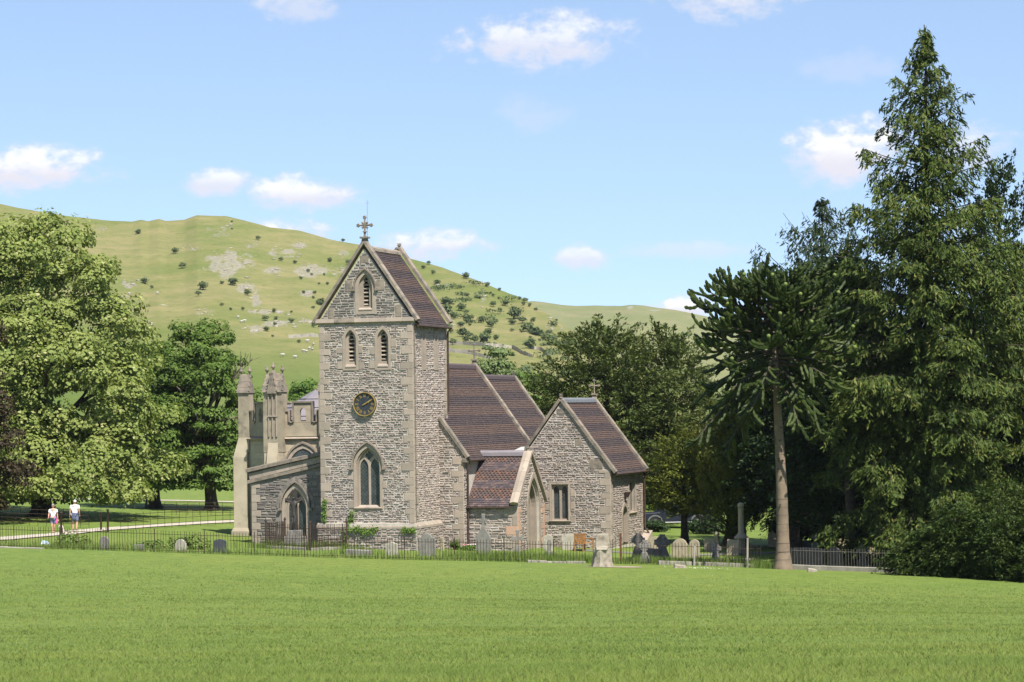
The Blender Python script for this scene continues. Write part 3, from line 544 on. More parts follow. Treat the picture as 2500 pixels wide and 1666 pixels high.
# ------------------------------------------------------------------ monkey puzzle
def monkey_puzzle(x, y):
    random.seed(41); H = 14.6; t = empty('monkey_puzzle', gp(x, y), 0, 'monkey puzzle tree with tall bare ringed trunk and rope-like drooping branches', 'tree')
    mat('araucaria_bark', (.195, .145, .10), (.14, .105, .075), 2.5, .9, .5, 18, bdist=.03)
    mat('ring_bark', (.115, .092, .068), (.08, .064, .048), 4, .95, .6, 20)
    b = MB(); pts = []; rs = []
    for i in range(60):
        s = i/59; z = -.25+s*(H-.6); r = .195+.34*math.exp(-max(z, 0)/.55)*.6+.12*(1-s)-.16*s*s
        if i % 3 == 0: r *= 1.035
        pts.append((-.18*min(z, 7)/7+.1*math.sin(z*.35), .03*math.sin(z*.5), z)); rs.append(max(.05, r))
    b.tube(pts, rs, 14); b.build('trunk', ['araucaria_bark'], t)
    for i in range(22):
        z_ = .5+i*.42+random.uniform(-.1, .1); q = min(58, int((z_+.25)/(H-.6)*59)); rr = rs[q]; c = pts[q]; rb = MB(); rb.tube([(c[0], c[1], z_-.016), (c[0], c[1], z_), (c[0], c[1], z_+.016)], [rr*.99, rr*1.022, rr*.99], 14, False); rb.build('bark_ring', ['ring_bark'], t)
    k = MB()
    for i in range(17): k.box(*(lambda a, z, r: (r*math.cos(a)-.05-.12, r*math.cos(a)+.05-.12, r*math.sin(a)-.05, r*math.sin(a)+.05, z, z+.06))(random.uniform(3.4, 6), random.uniform(.6, 7), .29))
    k.build('branch_scar', ['bark'], t)['kind'] = 'stuff'
    f = MB(); g = MB(); cones = []
    def tail(p, d, L, r, up):
        n = 8; q = []; v = Vector(d).normalized(); c = Vector(p)
        for i in range(n+1):
            q.append(c.copy()); c += v*L/n; v = (v+Vector((0, 0, up))*.16+Vector((random.uniform(-1, 1), random.uniform(-1, 1), random.uniform(-1, 1)))*.06).normalized()
        f.tube(q, [r*(.7+.3*min(1, i/2))*(1.18 if i % 2 else .82)*(1 if i < n else .5) for i in range(n+1)], 5, True, False)
        return q[-1]
    nb = 70
    for i in range(nb):
        s = (i/nb)**.85; z = 8.9+s*4.6; a = i*2.399+random.uniform(-.3, .3)
        L = (4.0-.1*s)*math.sqrt(max(.12, 1-(max(0, s-.35)/.72)**3))*random.uniform(.72, 1.08)
        el0 = -.12+.50*s+random.uniform(-.12, .14); droop = .62*max(0, 1-s*2.2)+.22*(1-s)+.08
        L *= (1.08 if math.cos(a) < 0 else .92)*(1 if (s > .3 or math.cos(a) < .3) else .7)
        d = Vector((math.cos(a), math.sin(a)*.95, 0)); P = []
        for q in range(9):
            u = q/8; P.append(Vector((-.1, 0, z))+d*L*u+Vector((0, 0, L*(el0*u-droop*u*u+.12*u**4))))
        g.tube(P, [.075*(1-.6*q/8) for q in range(9)], 5, False)
        m_ = int(5+L*(2.4 if s < .38 else 3.4))
        for j in range(m_):
            u = .22+.78*(j+random.random())/m_; k0 = min(7, int(u*8)); p = P[k0].lerp(P[k0+1], u*8-k0); dr = (P[k0+1]-P[k0]).normalized()
            sd_ = Vector((-d.y, d.x, 0))*random.choice((-1, 1)); lowb = s < .38; dd = dr*random.uniform(.5, 1)+sd_*random.uniform(.2, .95)+Vector((0, 0, random.uniform(-1.1, -.3) if lowb else random.uniform(-.6, .35)))
            e = tail(p, dd, random.uniform(.7, 1.5), random.uniform(.07, .095), random.uniform(.15, .8) if lowb else random.uniform(.6, 1.6))
            if random.random() < .35: tail(p.lerp(e, .4), dd+Vector((random.uniform(-1, 1), random.uniform(-1, 1), .3)), .55, .06, 1.1)
        e = tail(P[-1], P[-1]-P[-2], .5, .075, 1.2)
        if s > .3 and d.y < .2 and random.random() < .5: cones.append(e+Vector((0, 0, .05)))
    for i in range(60):
        a = random.uniform(0, 6.28); r = 2.2*math.sqrt(random.random()); tail((r*math.cos(a)-.1, r*math.sin(a), H-1.05-.13*r*r+random.uniform(-.3, .2)), (math.cos(a)*.5, math.sin(a)*.5, .7), random.uniform(.5, .9), .075, .6)
    g.build('branch', ['bark'], t); f.build('crown', ['leaf_araucaria'], t)
    mat('green_cone', (.13, .17, .035), (.10, .13, .03), 20, .7, .6, 60)
    cm = MB(); cm.lathe([(.01, -.1), (.07, -.08), (.105, 0), (.08, .07), (.01, .11)], 8)
    c0 = None
    for p in cones[:26]:
        if c0 is None: c0 = cm.build('cone', ['green_cone'], t); c0.location = p
        else: c = c0.copy(); COL.objects.link(c); c.location = p
    return t
monkey_puzzle(13.07, 122.35)

# ------------------------------------------------------------------ bushes, hill bushes, hedge
def bush(name, label, x, y, r, h, mt, n=26, nleaf=120, size=.07, group=None, cat='shrub', seed=0):
    t0 = gp(x, y); C = []
    for i in range(n):
        th = rng.random()*6.283; q = math.sqrt(rng.random())*r*.8; C.append((math.cos(th)*q, math.sin(th)*q, h*(.12+.62*rng.random())*(1-.45*(q/r)**2)))
    C = np.array(C); R = np.full((n, 3), 1.)*np.array((r*.42, r*.42, h*.32))*(.7+.5*rng.random((n, 1)))
    e = empty(name, t0, 0, label, cat, group); leaf_mesh('foliage', [clump_leaves(C, R, nleaf, size)], e, mt)
    b = MB()
    for i in range(5): b.tube(wobble((random.uniform(-.1, .1)*r, random.uniform(-.1, .1)*r, -.1), C[i], 3, .05), [.03, .025, .018, .01], 5, False)
    b.build('stem', ['bark'], e); return e
for k_, a in enumerate([('low ragged evergreen at the end of the kerb', 19.0, 117.6, 1.2, 1.9), ('drooping evergreen shrub at the foot of the giant conifer', 20.5, 116.6, 1.6, 3.2), ('tallest dark evergreen shrub before the lower conifer', 22.3, 115.0, 1.9, 4.4), ('dark evergreen shrub cut off by the right edge of the view', 24.3, 113.4, 2.0, 3.6)]):
    r, h = a[3], a[4]; spray_tree('evergreen_shrub', a[0], a[1], a[2], [(.15, r*.95), (h*.3, r*1.05), (h*.6, r*.85), (h, r*.25)], int(150+70*r*h/2), .75, .42, 60, .085, .032, 'leaf_laurel', .05, .55, 'shrub', 'evergreen shrubs along the kerb', .12, seed=60+k_, limbs=6, inner=.15)
HB = []
for v in range(4):
    n = 16; C = unit(rng.normal(size=(n, 3)))*np.array((.26, .26, .24))*rng.random((n, 1))**.4+np.array((0, 0, .40)); R = np.full((n, 3), 1.)*np.array((.24, .24, .22))*(.7+.5*rng.random((n, 1)))
    Vv = clump_leaves(C, R, 26, .07, hollow=.5); q = MB(); q.tube([(0, 0, -.12), (.02, 0, .2), (.0, .03, .45)], [.04, .03, .02], 5)
    me = npmesh('hawthorn_bush', Vv, np.arange(len(Vv)).reshape(-1, 4)); tr = q.build('tmp', []); bm = bmesh.new(); bm.from_mesh(me); bm.from_mesh(tr.data); bm.to_mesh(me); bm.free(); bpy.data.objects.remove(tr)
    me.materials.append(MATS['leaf_hawthorn']); HB.append(me)
HL = []
for i, (a, e, s) in enumerate(BUSHES):
    p = H1.at(a, e); o = newobj('hawthorn_bush', HB[i % 4]); d = math.hypot(p.x, p.y); w_ = s*d/1000*(1.3 if a > -2.6 else 1.12); o.location = p
    o.scale = (w_, w_, w_*random.uniform(.75, 1.05)); o.rotation_euler = (0, 0, random.uniform(0, 6.28))
    HL.append((a, i, o))
ORD = 'first second third fourth fifth sixth seventh eighth ninth tenth eleventh twelfth thirteenth fourteenth fifteenth sixteenth seventeenth eighteenth nineteenth twentieth'.split()
def ordinal(n):
    if n < 20: return ORD[n]
    t, u = divmod(n+1, 10); tens = ['', '', 'twenty', 'thirty', 'forty', 'fifty', 'sixty', 'seventy'][t]; return tens+'-'+ORD[u-1] if u else tens[:-1]+'ieth'
cnt = {}
for a, i, o in sorted(HL, key=lambda q: q[0]):
    k = 0 if a > -2.6 else (1 if i > 13 else 2); n = cnt.get(k, 0); cnt[k] = n+1
    tag(o, ('hawthorn thicket bush on the slope right of the tower, %s from the left', 'dark hawthorn bush on the scree-strewn hillside left of the tower, %s from the left', 'lone hawthorn bush high on the hillside above the left trees, %s from the left')[k] % ordinal(n), 'bush',
        ('hawthorns on the right slope', 'hawthorns on the open hillside', 'lone hawthorns high on the hill')[k])
mat('wool', (.72, .70, .64), (.6, .58, .52), 8, .95, .6, 20)
mat('fleece', (.42, .40, .35), (.34, .32, .28), 8, .95, .6, 20)
q = MB(); q.lathe([(.02, -.55), (.2, -.5), (.27, -.2), (.28, .2), (.2, .48), (.02, .56)], 8); q.v = [(x, z, y+.62) for x, y, z in q.v]
q.lathe([(.02, -.16), (.09, -.1), (.1, .05), (.02, .16)], 6); q.v[-6*4-12:] = [(x, .62+z*.8, y+.72) for x, y, z in q.v[-6*4-12:]]
for sx_ in (-.14, .14):
    for sy_ in (-.33, .33): q.tube([(sx_, sy_, .45), (sx_, sy_, -.02)], .04, 5)
s0 = q.build('sheep', ['fleece'])
for i, (a, e) in enumerate(sorted(SHEEP)):
    o = s0 if i == 0 else s0.copy()
    if i: COL.objects.link(o)
    o.location = H1.at(a, e); o.rotation_euler = (0, 0, random.uniform(0, 6.28)); tag(o, 'tiny white sheep grazing on the green hillside, %s from the left' % ordinal(i), 'sheep', 'sheep on the hillside')
# limestone lumps lying on the screes
mat('limestone', (.34, .305, .25), (.22, .20, .165), .8, .95, .5, 3)
RV = []
for (a, e, ra, rb, kk) in ROCKS:
    for i in range(int(12+330*ra*rb*kk)):
        aa = a+ra*rng.normal()*.5; ee = e+rb*rng.normal()*.5
        if ee > np.interp(aa, H1.ra, H1.re)-.05: continue
        p = np.array(H1.at(aa, ee)); s = (.16+.42*rng.random()**3)*np.array((1.2, 1, .5)); d8 = np.array([(sx_, sy_, sz_) for sz_ in (-.6, 1) for sx_, sy_ in ((-1, -1), (1, -1), (1, 1), (-1, 1))])
        RV.append(p+d8*s*(.7+.6*rng.random((8, 3))))
RV = np.array(RV); k = len(RV); fb = np.array([(0, 3, 2, 1), (4, 5, 6, 7), (0, 1, 5, 4), (1, 2, 6, 5), (2, 3, 7, 6), (3, 0, 4, 7)])
SV = []
for i in range(260):
    a = -2.5+3.9*rng.random()+.2*rng.normal(); er = float(np.interp(a, H1.ra, H1.re)); e = .62+(er-.75)*rng.random()**1.3
    if fbm(np.array(a*2.2), np.array(e*3.), 77, 3) < .52: continue
    p = np.array(H1.at(a, e)); n = 5; w_ = .9+1.6*rng.random()**2
    SV.append(clump_leaves(p+rng.normal(size=(n, 3))*np.array((.7, .7, .1))*w_+np.array((0, 0, .35*w_)), np.full((n, 3), w_)*np.array((.8, .8, .6)), 16, .34))
tag(leaf_mesh('scrub', SV, None, 'leaf_hawthorn'), 'loose low scrub spread over the slope right of the tower', 'scrub', kind='stuff')
tag(newobj('scree', npmesh('scree', RV.reshape(-1, 3), (np.arange(k)[:, None, None]*8+fb).reshape(-1, 4)), None, ['limestone']), 'pale limestone scree lying on the hillside', 'scree', kind='stuff')
WL = ['upper dry stone wall across the slope right of the tower', 'lower dry stone wall just above the nave roof', 'short dry stone wall left of the tower belfry', 'dry stone wall ending behind the big yew']
for i, wl in enumerate(WALLS):
    b = MB()
    for (a0, e0), (a1, e1) in zip(wl[:-1], wl[1:]):
        n = max(4, int(abs(a1-a0)*22))
        for j in range(n):
            p = H1.at(a0+(a1-a0)*j/n, e0+(e1-e0)*j/n); q_ = H1.at(a0+(a1-a0)*(j+.95)/n, e0+(e1-e0)*(j+.95)/n); h = random.uniform(.8, 1.1)
            b.hexa([p+Vector((0, -.3, -.3)), q_+Vector((0, -.3, -.3)), q_+Vector((0, .3, -.3)), p+Vector((0, .3, -.3)), p+Vector((0, -.2, h)), q_+Vector((0, -.2, h)), q_+Vector((0, .2, h)), p+Vector((0, .2, h))])
    tag(b.build('dry_stone_wall', ['limestone']), WL[i], 'wall')
# ================================================================== THE CHURCH
PAL = [(0.239, 0.192, 0.169), (0.29, 0.235, 0.207), (0.209, 0.171, 0.157), (0.311, 0.252, 0.215), (0.27, 0.206, 0.174), (0.33, 0.276, 0.244), (0.229, 0.186, 0.174), (0.295, 0.235, 0.198), (0.27, 0.223, 0.202), (0.229, 0.18, 0.157), (0.305, 0.246, 0.213), (0.371, 0.328, 0.3)]
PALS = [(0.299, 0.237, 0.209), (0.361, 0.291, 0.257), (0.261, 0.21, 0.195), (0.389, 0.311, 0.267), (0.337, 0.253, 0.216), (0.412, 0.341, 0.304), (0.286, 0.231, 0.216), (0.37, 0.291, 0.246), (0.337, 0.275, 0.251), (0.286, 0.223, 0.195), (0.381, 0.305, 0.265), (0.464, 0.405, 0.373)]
PALG = [(0.159, 0.138, 0.124), (0.194, 0.169, 0.15), (0.133, 0.118, 0.109), (0.214, 0.186, 0.16), (0.176, 0.147, 0.131), (0.261, 0.224, 0.187)]
mat('rubble_one', (.25, .22, .187), None, 5, .95, .9, 30, cols=PAL, lichen=(.36, .325, .275), lscale=2.2, lthr=(.60, .80))
mat('rubble', (.25, .22, .187), None, 5, .95, .9, 30, cols=PAL, island=True, lichen=(.36, .325, .275), lscale=2.2, lthr=(.60, .80))
mat('rubble_grey_one', (.16, .14, .125), None, 5, .95, .9, 30, cols=PALG, lichen=(.36, .34, .30), lscale=3.5, lthr=(.66, .75))
mat('rubble_grey', (.16, .14, .125), None, 5, .95, .9, 30, cols=PALG, island=True, lichen=(.36, .34, .30), lscale=3.5, lthr=(.66, .75))
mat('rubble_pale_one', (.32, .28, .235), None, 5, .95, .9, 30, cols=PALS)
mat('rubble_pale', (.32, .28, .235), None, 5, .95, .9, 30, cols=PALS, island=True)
mat('mortar', (.455, .412, .352), (.355, .318, .27), 2.5, .95, .5, 20)
mat('dressed', (.315, .258, .205), (.262, .218, .175), 1.6, .9, .35, 22, rand=.14, lichen=(.19, .18, .155), lscale=2.2, lthr=(.58, .74))
mat('ashlar', (.39, .33, .24), (.315, .268, .195), 1.1, .9, .3, 22, rand=.12, lichen=(.20, .175, .14), lscale=.9, lthr=(.55, .75))
mat('mortar_dark', (.20, .178, .155), (.15, .135, .118), 2.5, .95, .5, 20)
mat('weathered_ashlar', (.32, .27, .197), (.235, .20, .147), 1.3, .9, .35, 22, lichen=(.12, .105, .082), lscale=1.4, lthr=(.5, .72))
mat('coping', (.235, .192, .15), (.155, .13, .105), 2.5, .9, .4, 18, rand=.15, lichen=(.11, .105, .09), lscale=2.5, lthr=(.48, .66))
mat('red_stone', (.42, .255, .18), (.36, .25, .18), 2, .9, .3, 22, rand=.1)
mat('tile_dark', (.06, .048, .048), None, 6, .92, .5, 30, cols=[(.054, .043, .044), (.062, .049, .049), (.048, .039, .041), (.070, .054, .052)], island=True, lichen=(.2, .175, .145), lscale=6, lthr=(.66, .78), spec=.1)
mat('tile_brown', (.10, .068, .058), None, 6, .92, .5, 30, cols=[(.074, .054, .049), (.085, .059, .051), (.066, .049, .046), (.094, .065, .054), (.078, .057, .051)], island=True, lichen=(.25, .215, .17), lscale=5, lthr=(.64, .78), spec=.1)
mat('tile_dark_one', (.06, .048, .048), None, 6, .92, .5, 30, cols=[(.085, .066, .070), (.115, .085, .085), (.070, .058, .062), (.135, .095, .085)], spec=.1)
mat('tile_brown_one', (.10, .068, .058), None, 6, .92, .5, 30, cols=[(.098, .066, .057), (.115, .070, .056), (.080, .058, .054), (.145, .078, .055), (.09, .066, .06), (.074, .058, .056)], lichen=(.24, .2, .16), lscale=5, lthr=(.68, .8), spec=.1)
mat('roof_felt', (.055, .045, .045), None, 3)
mat('slate', (.20, .175, .185), (.16, .145, .16), 1.5, .6, .3, 14)
mat('lead', (.16, .165, .175), (.12, .125, .135), 4, .5, .2, 20)
mat('white_lead', (.75, .75, .74), (.66, .66, .66), 4, .6, .2, 20)
mat('iron', (.035, .026, .022), (.062, .036, .024), 14, .7, .4, 40, metal=.3)
mat('pipe', (.045, .030, .024), (.07, .042, .03), 6, .6, .2, 20)
mat('wood_door', (.12, .07, .04), (.08, .05, .03), 4, .7, .3, 20)
mat('louvre', (.40, .335, .26), (.30, .24, .18), 4, .8, .3, 20, rand=.25)
mat('void', (.012, .011, .010), (.008, .008, .008), 3, .9)
mat('clock_black', (.022, .026, .032), (.035, .042, .052), 3, .45, .1, 20)
mat('gilt', (.42, .29, .085), (.34, .225, .06), 6, .42, .2, 20, spec=.5, metal=.45)
mat('white_plastic', (.78, .78, .78), (.7, .7, .7), 4, .5)
def glassmat():
    m, N = newmat('leaded_glass'); co = N.coord()
    w1 = N.nd('ShaderNodeTexWave', wave_type='BANDS', bands_direction='DIAGONAL'); w1.inputs['Scale'].default_value = 3.2
    N.l.new(N.mapping(co, (1, 0, 1)), w1.inputs[0]); w2 = N.nd('ShaderNodeTexWave', wave_type='BANDS', bands_direction='DIAGONAL'); w2.inputs['Scale'].default_value = 3.2
    N.l.new(N.mapping(co, (-1, 0, 1)), w2.inputs[0])
    ld = N.math('MAXIMUM', N.ramp(w1.outputs['Fac'], .9, .97), N.ramp(w2.outputs['Fac'], .9, .97))
    col = N.mix(N.ramp(N.noise(co, 3, 4), .35, .65), (.020, .026, .027), (.045, .055, .055)); col = N.mix(N.math('MULTIPLY', ld, .8), col, (.075, .08, .08))
    out(N, principled(N, col, .22, N.noise(co, 14, 3), .25, .5, bdist=.02))
glassmat()
TH = rad(17.8); CH = empty('church', (-5.322, 134.0, 0), -TH, 'grey rubble-stone church with saddleback clock tower and brown tiled roofs', 'church')
def part(mb, name, mats, parent=None, bevel=0., label=None):
    o = mb.build(name, mats, parent or CH, bevel)
    if label: o['label'] = label
    return o
def piece(mb, name, mats, parent, bevel=0.):
    """a stone with its origin at its own middle"""
    c = tuple(sum(v[i] for v in mb.v)/len(mb.v) for i in range(3)); return mb.build(name, mats, parent, bevel, c)
def arch(c, w, zb, zs, rise, n=7):
    R = (w*w/4+rise*rise)/w; a1 = math.asin(min(1, rise/R)); P = [(c-w/2, zb)]
    for i in range(n+1): a = a1*i/n; P.append((c-w/2+R-R*math.cos(a), zs+R*math.sin(a)))
    return P+[(2*c-p, q) for p, q in P[::-1][1:]]
def inside(poly, p, q):
    r = False; n = len(poly)
    for i in range(n):
        (x0, y0), (x1, y1) = poly[i], poly[i-1]
        if (y0 > q) != (y1 > q) and p < (x1-x0)*(q-y0)/(y1-y0)+x0: r = not r
    return r
# wall frames: (along, up, outwards) -> church coordinates
def fW(v): return lambda s, z, t=0.: (s, v-t, z)            # faces west, towards the terrace; s = u
def fS(u): return lambda s, z, t=0.: (u+t, s, z)            # faces south; s = v
STONES = []
def rubble(fr, wall, outline, holes, ch=(.13, .24), wd=(.2, .55), mt='rubble', gap=.021, seed=1):
    """lay coursed rubble inside outline, leaving the holes free"""
    R_ = random.Random(seed); zs = [p[1] for p in outline]; z = min(zs); ztop = max(zs); ss = [p[0] for p in outline]; smin, smax = min(ss), max(ss)
    while z < ztop-.05:
        h = R_.uniform(*ch); zm = z+h/2
        if z+h > ztop: h = ztop-z; zm = z+h/2
        free = []; s = smin; step = .04; run = None
        while s <= smax+step:
            ok = inside(outline, s, zm) and s <= smax and not any(inside(q, s, zm) for q in holes)
            if ok and run is None: run = s
            if not ok and run is not None: free.append((run, s-step)); run = None
            s += step
        for a, b in free:
            x = a
            while x < b-.05:
                w_ = R_.uniform(*wd)*(1 if R_.random() > .12 else 1.5)
                if b-(x+w_) < wd[0]*.6: w_ = b-x
                parts_ = [(z, z+h)] if (R_.random() > .22 or h < .15) else [(z, z+h*.48), (z+h*.48, z+h)]
                for (q0, q1) in parts_:
                    g = gap*R_.uniform(.6, 1.3); j = lambda k=.014: R_.uniform(-k, k); t = R_.uniform(.012, .05); bv = min(.028, (q1-q0)*.22, w_*.15)
                    c4 = [(x+g+j(), q0+g+j()), (x+w_-g+j(), q0+g+j()), (x+w_-g+j(), q1-g+j()), (x+g+j(), q1-g+j())]
                    f4 = [(c4[0][0]+bv, c4[0][1]+bv), (c4[1][0]-bv, c4[1][1]+bv), (c4[2][0]-bv, c4[2][1]-bv), (c4[3][0]+bv, c4[3][1]-bv)]
                    tt = [t+R_.uniform(-.012, .012) for _ in range(4)]
                    V = [fr(p, q, -.03) for p, q in c4]+[fr(p, q, max(.004, e-.014)) for (p, q), e in zip(c4, tt)]+[fr(p, q, e) for (p, q), e in zip(f4, tt)]
                    STONES.append((w_*(q1-q0)*(1 if fr(0, 0)[1] == fr(1, 0)[1] else .35), V, wall, mt))
                x += w_
        z += h
SF = [(8, 9, 10, 11), (4, 5, 9, 8), (5, 6, 10, 9), (6, 7, 11, 10), (7, 4, 8, 11), (0, 1, 5, 4), (1, 2, 6, 5), (2, 3, 7, 6), (3, 0, 4, 7)]
def flush_stones(keep=300):
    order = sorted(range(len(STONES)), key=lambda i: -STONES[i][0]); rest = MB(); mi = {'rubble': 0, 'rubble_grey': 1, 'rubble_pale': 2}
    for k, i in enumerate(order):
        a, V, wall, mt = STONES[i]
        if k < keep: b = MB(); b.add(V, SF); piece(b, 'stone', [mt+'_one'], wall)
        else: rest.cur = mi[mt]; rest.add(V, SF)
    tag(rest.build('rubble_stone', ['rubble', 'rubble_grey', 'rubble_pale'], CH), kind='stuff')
def blocks(fr, rects, name, mt, parent, t=.035, back=.04, bv=.008, skew=0.):
    """dressed stones, one object each"""
    for (a, b, c, d) in rects:
        m_ = MB(); g = .007; e = t+random.uniform(-.006, .008)
        V = [fr(a+g, c+g, -back), fr(b-g, c+g, -back), fr(b-g, d-g, -back), fr(a+g, d-g, -back), fr(a+g, c+g, e-bv), fr(b-g, c+g, e-bv), fr(b-g, d-g, e-bv), fr(a+g, d-g, e-bv),
             fr(a+g+bv, c+g+bv, e), fr(b-g-bv, c+g+bv, e), fr(b-g-bv, d-g-bv, e), fr(a+g+bv, d-g-bv, e)]
        m_.add(V, [(8, 9, 10, 11), (4, 5, 9, 8), (5, 6, 10, 9), (6, 7, 11, 10), (7, 4, 8, 11), (0, 1, 5, 4), (1, 2, 6, 5), (2, 3, 7, 6), (3, 0, 4, 7)]); piece(m_, name, [mt], parent)
def quoins(sa, sb_sign, z0, z1, wd=(.28, .62), h=(.28, .48), seed=1):
    """long-and-short corner stones: rectangles from the edge sa inwards (sb_sign = +1/-1)"""
    R_ = random.Random(seed); z = z0; k = 0; res = []
    while z < z1-.1:
        hh = min(R_.uniform(*h), z1-z); w_ = (wd[1] if k % 2 else wd[0])*R_.uniform(.85, 1.15); a, b = sorted((sa, sa+sb_sign*w_)); res.append((a, b, z, z+hh)); z += hh; k += 1
    return res
rc = lambda r: [(r[0], r[2]), (r[1], r[2]), (r[1], r[3]), (r[0], r[3])]
# ------------------------------------------------------------------ windows
def lancet(fr, c, wall, sur, cutw, opn, sill_z, hood=None, nl=7):
    """sur=(w,zb,zs,rise) surround, cutw = splayed opening, opn = louvred light; returns the hole polygon and the cutter"""
    W_ = MB(); o = arch(c, *sur); i = arch(c, *cutw); q = arch(c, *opn); t = lambda f: (lambda p, z_, d: f(p, z_, d))
    f3 = lambda p, z_, d: fr(p, z_, d)
    win = MB(); win.ring(o, i, .045, -.16, f3)
    wn = part(win, 'window', ['dressed'])
    m_ = MB(); i2 = [(p, z_) for p, z_ in i]; m_.ring(i2, q, -.10, -.30, f3); m_.build('window_frame', ['dressed'], wn)
    s = MB(); w2 = cutw[0]/2-.01; zb = cutw[1]; s.add([fr(c-w2, zb-.0, .07), fr(c+w2, zb, .07), fr(c+w2, zb, -.3), fr(c-w2, zb, -.3), fr(c-w2, zb+.05, .07), fr(c+w2, zb+.05, .07), fr(c+w2, sill_z, -.3), fr(c-w2, sill_z, -.3)],
        [(0, 3, 2, 1), (4, 5, 6, 7), (0, 1, 5, 4), (1, 2, 6, 5), (2, 3, 7, 6), (3, 0, 4, 7)]); s.build('sill', ['dressed'], wn)
    hw_ = opn[0]/2; z0 = opn[1]+.06; z1 = opn[2]+opn[3]*.45; n = nl
    for k in range(n):
        z_ = z0+(z1-z0)*k/(n-1); l = MB(); l.hexa([fr(c-hw_, z_, -.20), fr(c+hw_, z_, -.20), fr(c+hw_, z_+.10, -.44), fr(c-hw_, z_+.10, -.44), fr(c-hw_, z_+.045, -.19), fr(c+hw_, z_+.045, -.19), fr(c+hw_, z_+.145, -.43), fr(c-hw_, z_+.145, -.43)])
        piece(l, 'louvre', ['louvre'], wn)
    # cusped head
    hd = MB()
    for sg in (-1, 1):
        zz = opn[2]+opn[3]*.3; hd.prism([(c+sg*hw_, zz-.1), (c+sg*hw_*.45, zz+.03), (c+sg*hw_*.62, zz+.12), (c+sg*hw_*.98, zz+.1)], -.13, -.22, f3)
    hd.build('cusp', ['dressed'], wn)
    if hood:
        h = MB(); oo = arch(c, *hood)[1:-1]; ii = arch(c, hood[0]-.14, hood[1], hood[2], hood[3]-.09)[1:-1]; h.ring(oo, ii, .14, .0, f3, False)
        for sg in (-1, 1): h.hexa([fr(c+sg*hood[0]/2+a, hood[2]-.13+b_, d_) for b_ in (0, .13) for a, d_ in ((-.08, 0), (.08, 0), (.08, .17), (-.08, .17))])
        h.build('hood_mould', ['coping'], wn)
    v = MB(); v.add([fr(c-hw_-.2, opn[1]-.3, -.5), fr(c+hw_+.2, opn[1]-.3, -.5), fr(c+hw_+.2, opn[2]+opn[3]+.2, -.5), fr(c-hw_-.2, opn[2]+opn[3]+.2, -.5)], [(0, 1, 2, 3)]); v.build('dark_interior', ['void'], wn)
    cu = MB(); cu.prism(arch(c, sur[0]-.08, sur[1]+.05, sur[2], sur[3]-.05), .3, -.55, f3)
    return o, cu, wn
def traceried(fr, c, sur, cutw, lights, mt='dressed', hood=None, sill=True, quat=True):
    f3 = lambda p, z_, d: fr(p, z_, d); o = arch(c, *sur); i = arch(c, *cutw); w_, zb, zs, rise = cutw
    m_ = MB(); m_.ring(o, i, .05, -.14, f3); wn = part(m_, 'window', [mt])
    m_ = MB(); i2 = arch(c, w_-.16, zb+.02, zs, rise-.09); m_.ring(i, i2, -.06, -.26, f3); m_.build('window_frame', [mt], wn)
    pl = MB(); pl.prism(i2, -.20, -.30, f3); pl = pl.build('tracery', [mt], wn)
    lw = (w_-.16)/2-.075; cs = []
    for sg in (-1, 1):
        q = MB(); q.prism(arch(c+sg*(lw/2+.04), lw-.03, zb+.1, zs-.06, lw*.95), -.1, -.4, f3); cs.append(q)
    if quat:
        qz = zs+rise*.60; qr = w_*.085
        for k in range(4):
            a = k*math.pi/2; q = MB(); cx, cz = c+qr*1.0*math.cos(a), qz+qr*1.0*math.sin(a); q.prism([(cx+qr*.98*math.cos(b_*.7854), cz+qr*.98*math.sin(b_*.7854)) for b_ in range(8)], -.1, -.4, f3); cs.append(q)
    cut(pl, cs)
    g = MB(); g.prism(arch(c, w_-.05, zb, zs, rise-.03), -.275, -.285, f3); g.build('glass', ['leaded_glass'], wn)
    if sill:
        s = MB(); w2 = sur[0]/2-.02; s.hexa([fr(c-w2, zb-.22, .0), fr(c+w2, zb-.22, .0), fr(c+w2, zb-.22, -.25), fr(c-w2, zb-.22, -.25), fr(c-w2, zb-.06, .11), fr(c+w2, zb-.06, .11), fr(c+w2, zb+.1, -.25), fr(c-w2, zb+.1, -.25)]); s.build('sill', [mt], wn)
    if hood:
        h = MB(); oo = arch(c, *hood)[1:-1]; ii = arch(c, hood[0]-.15, hood[1], hood[2], hood[3]-.09)[1:-1]; h.ring(oo, ii, .15, .0, f3, False)
        for sg in (-1, 1): h.hexa([fr(c+sg*hood[0]/2+a, hood[2]-.13+b_, d_) for b_ in (0, .13) for a, d_ in ((-.09, 0), (.09, 0), (.09, .18), (-.09, .18))])
        h.build('hood_mould', ['coping'], wn)
    cu = MB(); cu.prism(arch(c, sur[0]-.08, sur[1]+.06, sur[2], sur[3]-.05), .3, -.32, f3)
    return o, cu, wn
def side_blocks(c, w_, z0, z1, seed):
    R_ = random.Random(seed); res = []
    for sg in (-1, 1):
        z = z0; k = R_.randint(0, 1)
        while z < z1-.15:
            h = min(R_.uniform(.3, .45), z1-z)
            if k % 2: a, b = sorted((c+sg*w_/2, c+sg*(w_/2+R_.uniform(.22, .34)))); res.append((a, b, z, z+h))
            z += h; k += 1
    return res

